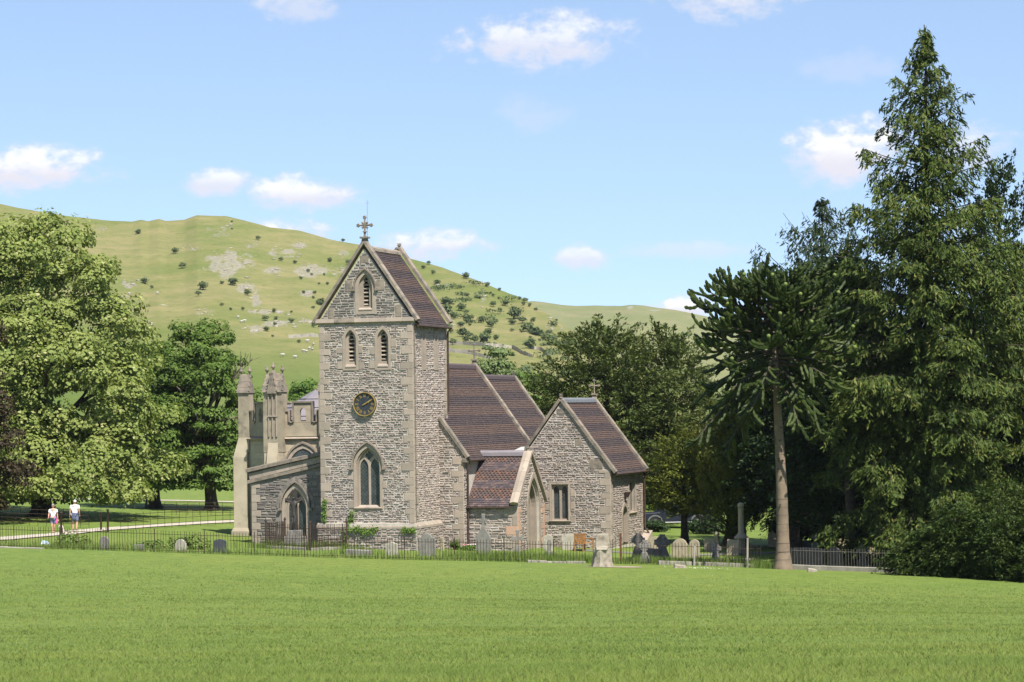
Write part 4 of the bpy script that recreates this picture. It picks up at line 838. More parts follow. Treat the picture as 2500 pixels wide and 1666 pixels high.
# ------------------------------------------------------------------ roofs
TILES = MB(); TILES_ROWS = 0
def tiles(p0, along, upv_, L, S, band, tw=.19, ex=.135, single=None, limit=300, keepf=None, seed=1, edge=lambda s: (0., 1e9)):
    """plain tiles in courses from the eave p0; bands of dark and brown courses; edge(s) trims a course"""
    R_ = random.Random(seed); p0 = Vector(p0); A = Vector(along).normalized(); Uv = Vector(upv_).normalized(); Nn = A.cross(Uv).normalized()
    if Nn.z < 0: Nn = -Nn
    n = int(S/ex); cnt = 0
    for i in range(n):
        s = i*ex; lo, hi = edge(s); lo = max(lo, 0); hi = min(hi, L); x = lo-(tw/2 if i % 2 else 0); k = band(i)
        while x < hi-.02:
            a, b = max(x, lo)+.004, min(x+tw, hi)-.004
            if b-a > .03:
                h0, h1 = .045+R_.uniform(-.006, .010), .012; j = R_.uniform(-.012, .012)
                def pt(q, r, h): return p0+A*q+Uv*r+Nn*h
                e = min(s+ex+.03, S); m_ = (a+b)/2
                if k == 2:      # pointed ornamental tile
                    V = [pt(a, s+.07, h0), pt(m_, s-.02+j, h0), pt(b, s+.07, h0), pt(b, e, h1), pt(a, e, h1), pt(a, s+.07, h0-.03), pt(m_, s-.02+j, h0-.03), pt(b, s+.07, h0-.03), pt(b, e, -.01), pt(a, e, -.01)]
                    F_ = [(0, 1, 2, 3, 4), (0, 5, 6, 1), (1, 6, 7, 2), (2, 7, 8, 3), (4, 9, 5, 0)]
                else:
                    V = [pt(a, s+j, h0), pt(b, s+j, h0), pt(b, e, h1), pt(a, e, h1), pt(a, s+j, h0-.034), pt(b, s+j, h0-.034), pt(b, e, -.01), pt(a, e, -.01)]
                    F_ = [(0, 1, 2, 3), (0, 4, 5, 1), (1, 5, 6, 2), (3, 7, 4, 0)]
                if single is not None and cnt < limit:
                    t = MB(); t.add(V, F_); piece(t, 'tile', ['tile_brown_one' if k else 'tile_dark_one'], single); cnt += 1
                else: TILES.cur = 1 if k else 0; TILES.add(V, F_)
            x += tw
def copings(fr3, p, q, n, w0, w1, th, name='coping_stone', parent=None, mt='coping'):
    """a sloping run of coping stones from p to q (in the plane of the gable), w0..w1 across, th thick; fr3(s,z,t)"""
    p = Vector((p[0], 0, p[1])); q = Vector((q[0], 0, q[1])); d = (q-p)/n; nn = Vector((-d.z, 0, d.x)).normalized()
    if nn.z < 0: nn = -nn
    for i in range(n):
        a = p+d*i+d*.006; b = p+d*(i+1)-d*.006; m_ = MB(); j = random.uniform(-.006, .006); P = []
        for (o, h) in ((a, j), (b, j)):
            for t_, hh in ((w0, -.03), (w1, -.03), (w1, th*.72), ((w0+w1)/2, th), (w0, th*.72)): r_ = o+nn*(hh+h); P.append(fr3(r_.x, r_.z, t_))
        m_.add(P, [(0, 1, 2, 3, 4), (9, 8, 7, 6, 5)]+[(k, 5+k, 5+(k+1) % 5, (k+1) % 5) for k in range(5)]); piece(m_, name, [mt], parent or CH)
def finial(loc, h, kind, parent, name='cross_finial', rz=0.):
    """carved stone cross on a small gabled base"""
    b = MB(); x, y, z = loc; s = h/1.3
    b.hexa([(x-.2*s, y-.2*s, z-.28*s), (x+.2*s, y-.2*s, z-.28*s), (x+.2*s, y+.2*s, z-.28*s), (x-.2*s, y+.2*s, z-.28*s), (x-.13*s, y-.13*s, z+.05*s), (x+.13*s, y-.13*s, z+.05*s), (x+.13*s, y+.13*s, z+.05*s), (x-.13*s, y+.13*s, z+.05*s)])
    b.box(x-.24*s, x+.24*s, y-.24*s, y+.24*s, z+.05*s, z+.15*s)
    if kind == 'stub':
        b.box(x-.16*s, x+.16*s, y-.16*s, y+.16*s, z+.152*s, z+.27*s); b.box(x-.27*s, x+.27*s, y-.1*s, y+.1*s, z+.272*s, z+.36*s)
    else:
        b.tube([(x, y, z+.1*s), (x, y, z+1.25*s)], [.075*s, .05*s], 6); zc = z+.82*s; A = .40*s
        b.tube([(x-A, y, zc), (x+A, y, zc)], .055*s, 6)
        for dx, dz in ((A, 0), (-A, 0), (0, .45*s)):
            for k in range(5):
                a = k*2*math.pi/5; b.lathe([(.005, -.06*s), (.055*s, -.03*s), (.055*s, .03*s), (.005, .06*s)], 6, (0, 0)); V = b.v[-(6*4+12):]; b.v[-(6*4+12):] = [(v[0]+x+dx+.07*s*math.cos(a), v[1]+y, v[2]+zc+dz+.07*s*math.sin(a)) for v in V]
        if kind == 'rich':
            for k in range(4):
                a = math.pi/4+k*math.pi/2; b.tube([(x+.05*s*math.cos(a), y, zc+.05*s*math.sin(a)), (x+.24*s*math.cos(a), y, zc+.24*s*math.sin(a))], [.05*s, .07*s], 6)
            b.lathe([(.05*s, .38*s), (.15*s, .44*s), (.05*s, .5*s)], 8, (0, 0)); V = b.v[-(8*3+16):]; b.v[-(8*3+16):] = [(v[0]+x, v[1]+y, v[2]+z) for v in V]
    return b.build(name, ['coping'], parent)

# ------------------------------------------------------------------ tower
b = MB(); b.prism([(-5.4, -.6), (0, -.6), (0, 12.35), (-2.7, 16.25), (-5.4, 12.35)], 0, 5.5); tower = part(b, 'tower', ['mortar'])
fw0 = fW(0.); fs0 = fS(0.)
cuts = []; holesW = []; holesS = []
o, c_, _ = lancet(fw0, -2.67, tower, (1.18, 12.74, 14.15, .98), (.80, 12.95, 14.15, .74), (.36, 13.17, 14.3, .46), 13.2, (1.34, 14.0, 14.12, 1.12)); holesW.append(o); cuts.append(c_)
for cc in (-3.56, -1.70):
    o, c_, _ = lancet(fw0, cc, tower, (.92, 9.72, 11.35, .76), (.64, 9.88, 11.35, .56), (.36, 10.2, 11.4, .40), 10.2); holesW.append(o); cuts.append(c_)
o, c_, _ = traceried(fw0, -2.64, (1.66, 2.22, 4.5, 1.26), (1.36, 2.36, 4.5, 1.05), 2, hood=(1.86, 2.3, 4.5, 1.40)); holesW.append(o); cuts.append(c_)
cut(tower, cuts)
dr = []
for cc in (-3.56, -1.70): dr += side_blocks(cc, .92, 9.8, 11.4, int(-cc*10))
dr += side_blocks(-2.64, 1.66, 2.3, 4.4, 5)[::2]
qW = quoins(0, -1, 1.5, 12.2, seed=2)+quoins(-5.4, 1, 1.5, 12.2, seed=3); qS = quoins(0, 1, 1.5, 12.1, (.2, .5), seed=4)+quoins(5.5, -1, 5.4, 12.1, seed=6)
gb = [(-5.35, -4.5, 12.56, 13.15), (-.95, -.12, 12.56, 13.22), (-3.95, -3.4, 13.98, 14.6), (-2.02, -1.42, 14.0, 14.6), (-2.98, -2.4, 15.5, 15.9)]
def clipg(r):      # keep gable blocks under the slope
    return [max(r[0], -5.4+(r[3]-12.35)/1.4444), min(r[1], -(r[3]-12.35)/1.4444), r[2], r[3]]
gb = [clipg(r) for r in gb]
blocks(fw0, qW+dr, 'quoin', 'dressed', tower); blocks(fs0, qS, 'quoin', 'dressed', tower); blocks(fw0, gb, 'gable_block', 'coping', tower)
clk = [(-2.75+.72*math.cos(a*.3927), 7.89+.72*math.sin(a*.3927)) for a in range(16)]
rubble(fw0, tower, [(-5.38, 1.56), (-.02, 1.56), (-.02, 12.2), (-5.38, 12.2)], holesW+[rc(r) for r in qW+dr]+[clk], (.075, .14), (.12, .33), seed=11)
rubble(fw0, tower, [(-5.3, 12.5), (-.1, 12.5), (-2.7, 16.2)], holesW+[rc(r) for r in gb], (.11, .18), (.2, .48), 'rubble_grey', seed=12)
lan = [arch(1.65, .66, 9.75, 11.35, .55), arch(3.65, .66, 9.75, 11.35, .55)]
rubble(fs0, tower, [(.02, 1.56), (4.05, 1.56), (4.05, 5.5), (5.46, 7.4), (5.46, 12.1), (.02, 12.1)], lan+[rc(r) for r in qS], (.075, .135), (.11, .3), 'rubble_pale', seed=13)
for cc in (1.65, 3.65):       # blind lancets of the south face
    m_ = MB(); m_.ring(arch(cc, .70, 9.7, 11.35, .60), arch(cc, .36, 9.95, 11.35, .36), .045, -.04, lambda p, q, t: fs0(p, q, t)); wn = part(m_, 'blind_window', ['dressed'])
    m_ = MB(); m_.prism(arch(cc, .38, 9.93, 11.35, .37), -.03, .008, lambda p, q, t: fs0(p, q, t)); m_.build('panel', ['dressed'], wn)
pl = MB(); pl.prism([(-5.56, -.6), (.16, -.6), (.16, 1.3), (.02, 1.47), (-5.42, 1.47), (-5.56, 1.3)], -.16, 4.2); plinth = part(pl, 'plinth', ['mortar'])
rubble(fW(-.16), plinth, [(-5.55, -.2), (.15, -.2), (.15, 1.2), (-5.55, 1.2)], [], (.12, .22), (.2, .5), seed=14); rubble(fS(.16), plinth, [(-.15, -.2), (3.95, -.2), (3.95, 1.2), (-.15, 1.2)], [], (.12, .22), (.2, .5), seed=15)
ps = []; x = -5.6
while x < .1: w_ = random.uniform(.5, .9); ps.append((x, min(x+w_, .2))); x += w_
for a, b_ in ps:
    m_ = MB(); m_.hexa([(a, -.2, 1.2), (b_-.01, -.2, 1.2), (b_-.01, .01, 1.2), (a, .01, 1.2), (a, -.19, 1.32), (b_-.01, -.19, 1.32), (b_-.01, .01, 1.5), (a, .01, 1.5)]); piece(m_, 'plinth_stone', ['dressed'], plinth)
x = -.15
while x < 3.9:
    e = min(x+random.uniform(.5, .9), 3.98); m_ = MB(); m_.hexa([(0, x, 1.2), (.2, x, 1.2), (.2, e-.01, 1.2), (0, e-.01, 1.2), (0, x, 1.5), (.19, x, 1.32), (.19, e-.01, 1.32), (0, e-.01, 1.5)]); piece(m_, 'plinth_stone', ['dressed'], plinth); x = e
m_ = MB(); x = -5.56
st = empty('string_course', (0, 0, 0)); st.parent = CH
while x < .1:
    e = min(x+random.uniform(.7, 1.2), .14); m_ = MB(); m_.hexa([(x, -.03, 12.22), (e-.01, -.03, 12.22), (e-.01, .05, 12.22), (x, .05, 12.22), (x, -.14, 12.31), (e-.01, -.14, 12.31), (e-.01, .05, 12.31), (x, .05, 12.31)])
    m_.hexa([(x, -.14, 12.312), (e-.01, -.14, 12.312), (e-.01, .05, 12.312), (x, .05, 12.312), (x, -.10, 12.52), (e-.01, -.10, 12.52), (e-.01, .05, 12.54), (x, .05, 12.54)]); piece(m_, 'moulding', ['coping' if random.random() < .5 else 'dressed'], st); x = e
fg = lambda s, z, t: (s, t, z)
for (v0, v1) in ((-.12, .34), (5.16, 5.62)):
    copings(fg, (-5.66, 12.33), (-2.72, 16.58), 7, v0, v1, .17, parent=tower); copings(fg, (.26, 12.33), (-2.68, 16.58), 7, v0, v1, .17, parent=tower)
tr = MB(); tr.add([(.2, .3, 12.12), (.2, 5.2, 12.12), (-2.7, 5.2, 16.3), (-2.7, .3, 16.3), (-5.6, .3, 12.12), (-5.6, 5.2, 12.12)], [(0, 1, 2, 3), (3, 2, 5, 4)]); troof = part(tr, 'tower_roof', ['roof_felt'])
def bands(n1, n2, off=0): return lambda i: 0 if ((i+off) % (n1+n2)) < n1 else 1
tiles((.24, .34, 12.1), (0, 1, 0), (-2.94, 0, 4.24), 4.82, 5.1, bands(4, 4), seed=21)
rg = MB(); rg.prism([(-2.9, 16.2), (-2.88, 16.36), (-2.7, 16.47), (-2.52, 16.36), (-2.5, 16.2)], .34, 5.16); part(rg, 'ridge', ['coping'], troof)
finial((-2.7, .1, 16.78), 1.22, 'rich', CH); finial((-2.7, 5.4, 16.72), .55, 'stub', CH, 'gable_finial')
rd = MB(); rd.tube([(-2.58, .15, 16.8), (-2.56, .15, 18.9)], [.014, .008], 5); rd.tube([(-2.68, .15, 18.75), (-2.44, .15, 18.75)], .008, 4); part(rd, 'lightning_rod', ['lead'])
gu = MB(); gu.tube([(.3, .1, 12.06), (.3, 5.5, 12.06)], .06, 6); part(gu, 'gutter', ['pipe']); gu = MB(); gu.tube([(.3, 5.42, 12.05), (.12, 5.4, 11.85), (.1, 5.4, 7.4)], .05, 6); part(gu, 'drainpipe', ['pipe'])
lc = MB(); lc.tube([(.10, .03, 12.1), (.10, .03, 1.5)], .012, 4); part(lc, 'lightning_conductor', ['pipe'])
# clock
ck = empty('clock', (0, 0, 0)); ck.parent = CH; cx, cz = -2.75, 7.89
fr3 = lambda p, q, t: (cx+p, -t, cz+q)
circ = lambda r, n=40: [(r*math.cos(2*math.pi*i/n), r*math.sin(2*math.pi*i/n)) for i in range(n)]
m_ = MB(); m_.ring(circ(.65), circ(.61), .2, 0, fr3); m_.build('rim', ['gilt'], ck)
m_ = MB(); m_.prism(circ(.655), .12, -.02, fr3); m_.build('case', ['pipe'], ck)
m_ = MB(); m_.prism(circ(.61), .13, .09, fr3); m_.build('dial', ['clock_black'], ck)
NUM = ['XII', 'I', 'II', 'III', 'IIII', 'V', 'VI', 'VII', 'VIII', 'IX', 'X', 'XI']
for k, s in enumerate(NUM):
    a = math.pi/2-k*math.pi/6; R0, R1 = .38, .53; m_ = MB(); ca, sa = math.cos(a), math.sin(a)
    wds = {'I': .042, 'V': .072, 'X': .072}; tot = sum(wds[c] for c in s); x = -tot/2
    def q4(x0, r0, x1, r1, t=.010):      # stroke between (x,r) points; x along the tangent
        P = []; dx, dr_ = x1-x0, r1-r0; L_ = math.hypot(dx, dr_); nx_, nr_ = -dr_/L_*t, dx/L_*t
        for (xx, rr) in ((x0-nx_, r0-nr_), (x1-nx_, r1-nr_), (x1+nx_, r1+nr_), (x0+nx_, r0+nr_)): P.append((rr*ca+xx*sa, rr*sa-xx*ca))
        m_.prism(P, .137, .131, fr3)
    for c in s:
        w_ = wds[c]; xm = x+w_/2
        if c == 'I': q4(xm, R0, xm, R1)
        elif c == 'V': q4(x+.008, R1, xm, R0, .012); q4(x+w_-.008, R1, xm, R0, .006)
        else: q4(x+.008, R1, x+w_-.008, R0, .012); q4(x+w_-.008, R1, x+.008, R0, .006)
        x += w_
    q4(-tot/2, R0, tot/2, R0, .006); q4(-tot/2, R1, tot/2, R1, .006); m_.build('numeral', ['gilt'], ck)
m_ = MB()
for k in range(60): a = k*math.pi/30; m_.prism([(.573*math.cos(a)+.008*math.cos(b_*1.5708), .573*math.sin(a)+.008*math.sin(b_*1.5708)) for b_ in range(4)], .136, .131, fr3)
tag(m_.build('minute_dots', ['gilt'], ck), kind='stuff')
def hand(name, ang, P, t):
    a = math.pi/2-ang; m_ = MB(); m_.prism([(r_*math.cos(a)+x_*math.sin(a), r_*math.sin(a)-x_*math.cos(a)) for r_, x_ in P], t+.014, t, fr3); m_.build(name, ['gilt'], ck)
hand('hour_hand', rad(66), [(-.1, -.02), (-.1, .02), (.1, .022), (.2, .02), (.24, .06), (.3, .015), (.38, 0), (.3, -.015), (.24, -.06), (.2, -.02), (.1, -.022)], .15)
hand('hour_hand' if 0 else 'minute_hand', rad(60), [(-.13, -.022), (-.13, .022), (.4, .03), (.53, 0), (.4, -.03)], .17)
m_ = MB(); m_.prism(circ(.035, 12), .195, .13, fr3); m_.build('hub', ['gilt'], ck)

# ------------------------------------------------------------------ nave, chancel
b = MB(); b.prism([(-5.8, -.8), (1.4, -.8), (1.4, 5.0), (-2.2, 10.0), (-5.8, 5.0)], 4.0, 16.9); nave = part(b, 'nave', ['mortar'])
b = MB(); b.prism([(-5.3, -.8), (.9, -.8), (.9, 5.1), (-2.2, 9.4), (-5.3, 5.1)], 16.8, 24.6); chan = part(b, 'chancel', ['mortar'])
qN = quoins(1.4, -1, 0.0, 4.9, (.3, .62), seed=31); kb = [(.45, 1.38, 4.62, 5.05)]
blocks(fW(4.0), qN, 'quoin', 'dressed', nave)
rubble(fW(4.0), nave, [(.02, -.2), (1.38, -.2), (1.38, 4.95), (.02, 6.85)], [rc(r) for r in qN], (.09, .17), (.14, .38), seed=32)
rubble(fS(1.4), nave, [(4.02, -.3), (4.62, -.3), (4.62, 4.9), (4.02, 4.9)], [], (.11, .2), (.18, .45), seed=33)
rubble(fS(1.4), nave, [(9.6, 2.2), (11, 2.2), (11, 4.9), (9.6, 4.9)], [], (.11, .2), (.18, .45), seed=34)
sl_ = 5.0/3.6; nr = MB(); nr.add([(1.6, 4.1, 4.78), (1.6, 16.8, 4.78), (-2.2, 16.8, 10.06), (-2.2, 4.1, 10.06), (-6, 4.1, 4.78), (-6, 16.8, 4.78)], [(0, 1, 2, 3), (3, 2, 5, 4)]); nroof = part(nr, 'nave_roof', ['roof_felt'])
tiles((1.66, 4.3, 4.74), (0, 1, 0), (-3.86, 0, 5.36), 12.3, 6.55, bands(5, 5, 3), .19, .137, seed=35)
cr_ = MB(); cr_.add([(1.1, 16.9, 4.9), (1.1, 24.5, 4.9), (-2.2, 24.5, 9.46), (-2.2, 16.9, 9.46), (-5.5, 16.9, 4.9), (-5.5, 24.5, 4.9)], [(0, 1, 2, 3), (3, 2, 5, 4)]); croof = part(cr_, 'chancel_roof', ['roof_felt'])
tiles((1.16, 17.1, 4.86), (0, 1, 0), (-3.36, 0, 4.64), 7.2, 5.65, bands(5, 5, 1), .19, .137, seed=36)
for (rr, a, b_, z, par) in ((-2.2, 4.3, 16.6, 10.0, nroof), (-2.2, 17.1, 24.3, 9.4, croof)):
    rg = MB(); rg.prism([(rr-.2, z-.06), (rr-.17, z+.14), (rr, z+.24), (rr+.17, z+.14), (rr+.2, z-.06)], a, b_); part(rg, 'ridge', ['tile_dark_one'], par)
copings(fg, (1.62, 4.86), (.0, 7.11), 3, 3.86, 4.3, .17, parent=nave); copings(fg, (1.66, 4.8), (-2.19, 10.16), 10, 16.6, 16.98, .19, parent=nave); copings(fg, (-6.06, 4.8), (-2.21, 10.16), 8, 16.6, 16.98, .19, parent=nave)
copings(fg, (1.1, 4.9), (-2.19, 9.5), 8, 24.3, 24.72, .19, parent=chan); copings(fg, (-5.5, 4.9), (-2.21, 9.5), 6, 24.3, 24.72, .19, parent=chan)
blocks(fW(3.99), [(1.38, 1.62, 4.62, 4.88)], 'kneeler', 'coping', nave, .12, .3)
finial((-2.2, 16.8, 10.42), 1.02, 'plain', CH); finial((-2.2, 24.5, 9.72), .5, 'stub', CH, 'gable_finial')
gu = MB(); gu.tube([(1.72, 4.3, 4.72), (1.72, 16, 4.72)], .06, 6); part(gu, 'gutter', ['pipe'])
gu = MB(); gu.tube([(1.62, 4.42, 4.7), (1.52, 4.42, 4.4), (1.5, 4.42, -.1)], .055, 6); part(gu, 'drainpipe', ['pipe'])
# ------------------------------------------------------------------ south chapel
b = MB(); b.prism([(1.3, -.9), (7.8, -.9), (7.8, 4.05), (4.93, 7.85), (1.95, 3.9), (1.3, 3.9)], 11, 18.1); chap = part(b, 'south_chapel', ['mortar'])
fc = fW(11.); fcs = fS(7.8)
cw = MB(); cw.prism([(4.30, 1.12), (5.30, 1.12), (5.30, 3.18), (4.30, 3.18)], .3, -.5, lambda p, q, t: fc(p, q, t))
cs = MB(); cs.prism([(14.95, 1.4), (16.4, 1.4), (16.4, 3.2), (14.95, 3.2)], .3, -.5, lambda p, q, t: fcs(p, q, t)); cd = MB(); cd.prism(arch(13.95, 1.0, -.3, 1.3, .55), .3, -.5, lambda p, q, t: fcs(p, q, t))
cut(chap, [cw, cs, cd])
def square_window(fr, a, b_, z0, z1, nm, mt='dressed', head=True):
    f3 = lambda p, q, t: fr(p, q, t); m_ = MB(); R_ = lambda e: [(a-e, z0-e), (b_+e, z0-e), (b_+e, z1+e), (a-e, z1+e)]
    m_.ring(R_(.12), R_(0), .04, -.12, f3); wn = part(m_, 'window', [mt]); c = (a+b_)/2
    m_ = MB(); m_.box(0, 0, 0, 0, 0, 0); m_ = MB(); m_.ring(R_(0), R_(-.09), -.1, -.24, f3); m_.build('window_frame', [mt], wn)
    if nm: m_ = MB(); m_.prism([(c-.065, z0), (c+.065, z0), (c+.065, z1-.05), (c-.065, z1-.05)], -.12, -.26, f3); m_.build('mullion', [mt], wn)
    if head:
        h = MB(); w_ = (b_-a)/2; hp = MB(); hp.prism([(a+.02, z1-.42), (b_-.02, z1-.42), (b_-.02, z1-.02), (a+.02, z1-.02)], -.14, -.23, f3); hp = hp.build('window_head', [mt], wn); cu = []
        for k in (-1, 1): q = MB(); q.prism(arch(c+k*w_/2, w_-.19, z1-.8, z1-.36, .26), -.05, -.4, f3); cu.append(q)
        cut(hp, cu)
    g = MB(); g.prism(R_(-.03), -.2, -.21, f3); g.build('glass', ['leaded_glass'], wn)
    s = MB(); s.hexa([fr(a-.16, z0-.16, .0), fr(b_+.16, z0-.16, .0), fr(b_+.16, z0-.16, -.2), fr(a-.16, z0-.16, -.2), fr(a-.16, z0-.03, .12), fr(b_+.16, z0-.03, .12), fr(b_+.16, z0+.04, -.2), fr(a-.16, z0+.04, -.2)]); s.build('sill', [mt], wn)
    return R_(.13)
hcw = square_window(fc, 4.30, 5.30, 1.12, 3.18, True); hcs = square_window(fcs, 14.95, 16.4, 1.4, 3.2, True, head=False)
m_ = MB(); m_.ring(arch(13.95, 1.3, -.3, 1.3, .72), arch(13.95, .96, -.3, 1.3, .52), .05, -.2, lambda p, q, t: fcs(p, q, t)); dr_ = part(m_, 'door', ['dressed']); m_ = MB(); m_.prism(arch(13.95, 1.0, -.3, 1.3, .54), -.24, -.3, lambda p, q, t: fcs(p, q, t)); m_.build('door_leaf', ['wood_door'], dr_)
m_ = MB(); m_.hexa([fcs(13.85, 2.3, 0), fcs(14.05, 2.3, 0), fcs(14.05, 2.3, .22), fcs(13.85, 2.3, .22), fcs(13.8, 2.62, 0), fcs(14.1, 2.62, 0), fcs(14.1, 2.62, .34), fcs(13.8, 2.62, .34)]); part(m_, 'lamp_bracket', ['iron'])
qC = quoins(7.8, -1, -.4, 4.0, (.3, .62), seed=41); qCS = quoins(11.0, 1, -.4, 4.0, (.3, .5), seed=42)+quoins(18.1, -1, -.4, 4.0, (.2, .4), seed=43)
wbl = side_blocks(4.8, 1.26, 1.0, 3.3, 44); gb = [(6.6, 7.5, 4.05, 4.62), (2.55, 3.05, 4.4, 4.95), (5.75, 6.15, 5.3, 5.75), (4.7, 5.16, 7.2, 7.5)]
blocks(fc, qC+wbl, 'quoin', 'dressed', chap); blocks(fcs, qCS, 'quoin', 'dressed', chap)
gb = [(max(r[0], 1.95+(r[3]-3.9)/1.325), min(r[1], 7.8-(r[3]-4.05)/1.324), r[2], r[3]) for r in gb]; blocks(fc, gb, 'gable_block', 'coping', chap)
rubble(fc, chap, [(1.35, -.4), (7.78, -.4), (7.78, 4.05), (4.93, 7.78), (2.0, 3.95), (1.35, 3.85)], [hcw]+[rc(r) for r in qC+wbl+gb], (.075, .145), (.13, .36), seed=45)
rubble(fcs, chap, [(11.02, -.4), (18.08, -.4), (18.08, 4.0), (11.02, 4.0)], [hcs, arch(13.95, 1.36, -.5, 1.3, .76)]+[rc(r) for r in qCS], (.085, .15), (.13, .34), seed=46)
r_ = MB(); r_.add([(8.02, 11.1, 3.78), (8.02, 18, 3.78), (4.93, 18, 7.9), (4.93, 11.1, 7.9), (1.6, 11.1, 3.5), (1.6, 18, 3.5)], [(0, 1, 2, 3), (3, 2, 5, 4)]); chroof = part(r_, 'chapel_roof', ['roof_felt'])
tiles((8.08, 11.3, 3.74), (0, 1, 0), (-3.15, 0, 4.2), 6.6, 5.2, bands(4, 4, 2), .19, .137, seed=47)
rg = MB(); rg.prism([(4.73, 7.84), (4.76, 8.02), (4.93, 8.12), (5.1, 8.02), (5.13, 7.84)], 11.3, 17.8); part(rg, 'ridge', ['lead'], chroof)
for (v0, v1) in ((10.86, 11.3), (17.8, 18.22)): copings(fg, (8.08, 3.8), (4.94, 7.98), 8, v0, v1, .18, parent=chap); copings(fg, (2.55, 4.8), (4.92, 7.98), 6, v0, v1, .18, parent=chap)
finial((4.93, 11.08, 8.22), .5, 'stub', CH, 'gable_finial'); finial((4.93, 18.0, 8.25), .92, 'plain', CH)
gu = MB(); gu.tube([(8.12, 11.1, 3.72), (8.12, 18.2, 3.72)], .06, 6); part(gu, 'gutter', ['pipe']); gu = MB(); gu.tube([(8.1, 18.0, 3.7), (7.95, 18.0, 3.3), (7.93, 18, .4), (8.15, 18, .1), (8.15, 18, -.8)], .065, 6); part(gu, 'drainpipe', ['pipe'])
lf = MB(); lf.hexa([(1.75, 10.3, 4.8), (2.75, 10.3, 5.0), (2.75, 11.0, 5.0), (1.75, 11.0, 4.8), (1.75, 10.3, 4.9), (2.75, 10.3, 5.35), (2.75, 11.0, 5.35), (1.75, 11, 4.9)]); part(lf, 'lead_flashing', ['white_lead'])
bt = MB(); bt.prism([(17.0, -.9), (18.35, -.9), (18.35, .2), (17.0, -.35)], 7.82, 8.3, lambda p, q, t: (t, p, q)); part(bt, 'buttress_foot', ['dressed'])
# ------------------------------------------------------------------ porch
b = MB(); b.prism([(4.6, -.8), (9.6, -.8), (9.6, 2.22), (7.1, 4.78), (4.6, 2.22)], 1.3, 4.3, lambda p, q, t: (t, p, q)); porch = part(b, 'porch', ['mortar'])
fp = fS(4.3); fpw = fW(4.6)
ca = MB(); ca.prism(arch(7.5, 2.0, -.85, 2.0, 1.7), .3, -1.5, lambda p, q, t: fp(p, q, t)); cut(porch, [ca])
pd = MB()
for k, (w_, t0, t1) in enumerate(((2.5, .05, -.25), (2.1, -.12, -.5), (1.74, -.4, -.8))): pd.ring(arch(7.5, w_, -.6, 2.0, 1.98-.28*k), arch(7.5, w_-.42, -.6, 2.0, 1.70-.28*k), t0, t1, lambda p, q, t: fp(p, q, t), False)
pa = part(pd, 'porch_arch', ['dressed']); m_ = MB(); m_.prism(arch(7.5, 1.5, -.6, 2.0, 1.25), -1.3, -1.36, lambda p, q, t: fp(p, q, t)); m_.build('inner_door', ['wood_door'], pa)
m_ = MB(); m_.hexa([fp(6.5, 1.75, -.7), fp(8.5, 1.75, -.7), fp(8.5, 1.75, -1.0), fp(6.5, 1.75, -1.0), fp(6.5, 1.98, -.5), fp(8.5, 1.98, -.5), fp(8.5, 1.98, -1.0), fp(6.5, 1.98, -1.0)]); m_.build('transom', ['coping'], pa)
qP = quoins(4.3, -1, -.4, 2.15, (.3, .7), (.3, .5), seed=51); rp = [r for k, r in enumerate(qP) if k in (2, 3)]; blocks(fpw, [r for r in qP if r not in rp], 'quoin', 'dressed', porch); blocks(fpw, rp, 'quoin', 'red_stone', porch)
qPS = quoins(4.6, 1, -.5, 2.15, (.35, .6), seed=52)+quoins(9.6, -1, -.5, 2.15, (.35, .6), seed=53); blocks(fp, qPS, 'quoin', 'red_stone', porch)
rubble(fpw, porch, [(1.5, -.3), (4.28, -.3), (4.28, 2.15), (1.5, 2.15)], [rc(r) for r in qP], (.10, .18), (.2, .48), seed=54)
rubble(fp, porch, [(4.62, -.3), (9.58, -.3), (9.58, 2.2), (7.1, 4.72), (4.62, 2.2)], [arch(7.5, 2.52, -.6, 2.0, 2.0)]+[rc(r) for r in qPS], (.10, .18), (.16, .4), seed=55)
r_ = MB(); r_.add([(1.35, 4.45, 2.25), (4.15, 4.45, 2.25), (4.15, 7.1, 4.98), (1.35, 7.1, 4.98), (1.35, 9.75, 2.25), (4.15, 9.75, 2.25)], [(0, 1, 2, 3), (3, 2, 5, 4)]); proof = part(r_, 'porch_roof', ['roof_felt'])
pb = lambda i: 0 if i % 9 in (0, 1, 2, 3) else 2
tiles((1.42, 4.38, 2.18), (1, 0, 0), (0, 2.72, 2.80), 2.6, 3.85, pb, .215, .15, single=proof, seed=56)
rg = MB(); rg.prism([(6.9, 4.9), (6.93, 5.1), (7.1, 5.22), (7.27, 5.1), (7.3, 4.9)], 1.35, 3.95, lambda p, q, t: (t, p, q)); part(rg, 'ridge', ['slate'], proof)
fpg = lambda s, z, t: (t, s, z)
copings(fpg, (4.36, 2.3), (7.09, 5.06), 5, 3.95, 4.42, .2, parent=porch, mt='dressed'); copings(fpg, (9.84, 2.3), (7.11, 5.06), 5, 3.95, 4.42, .2, parent=porch, mt='dressed'); finial((4.18, 7.1, 5.3), .42, 'stub', CH, 'gable_finial')
gu = MB(); gu.tube([(1.42, 4.32, 2.14), (4.0, 4.32, 2.14)], .05, 6); part(gu, 'gutter', ['pipe'])
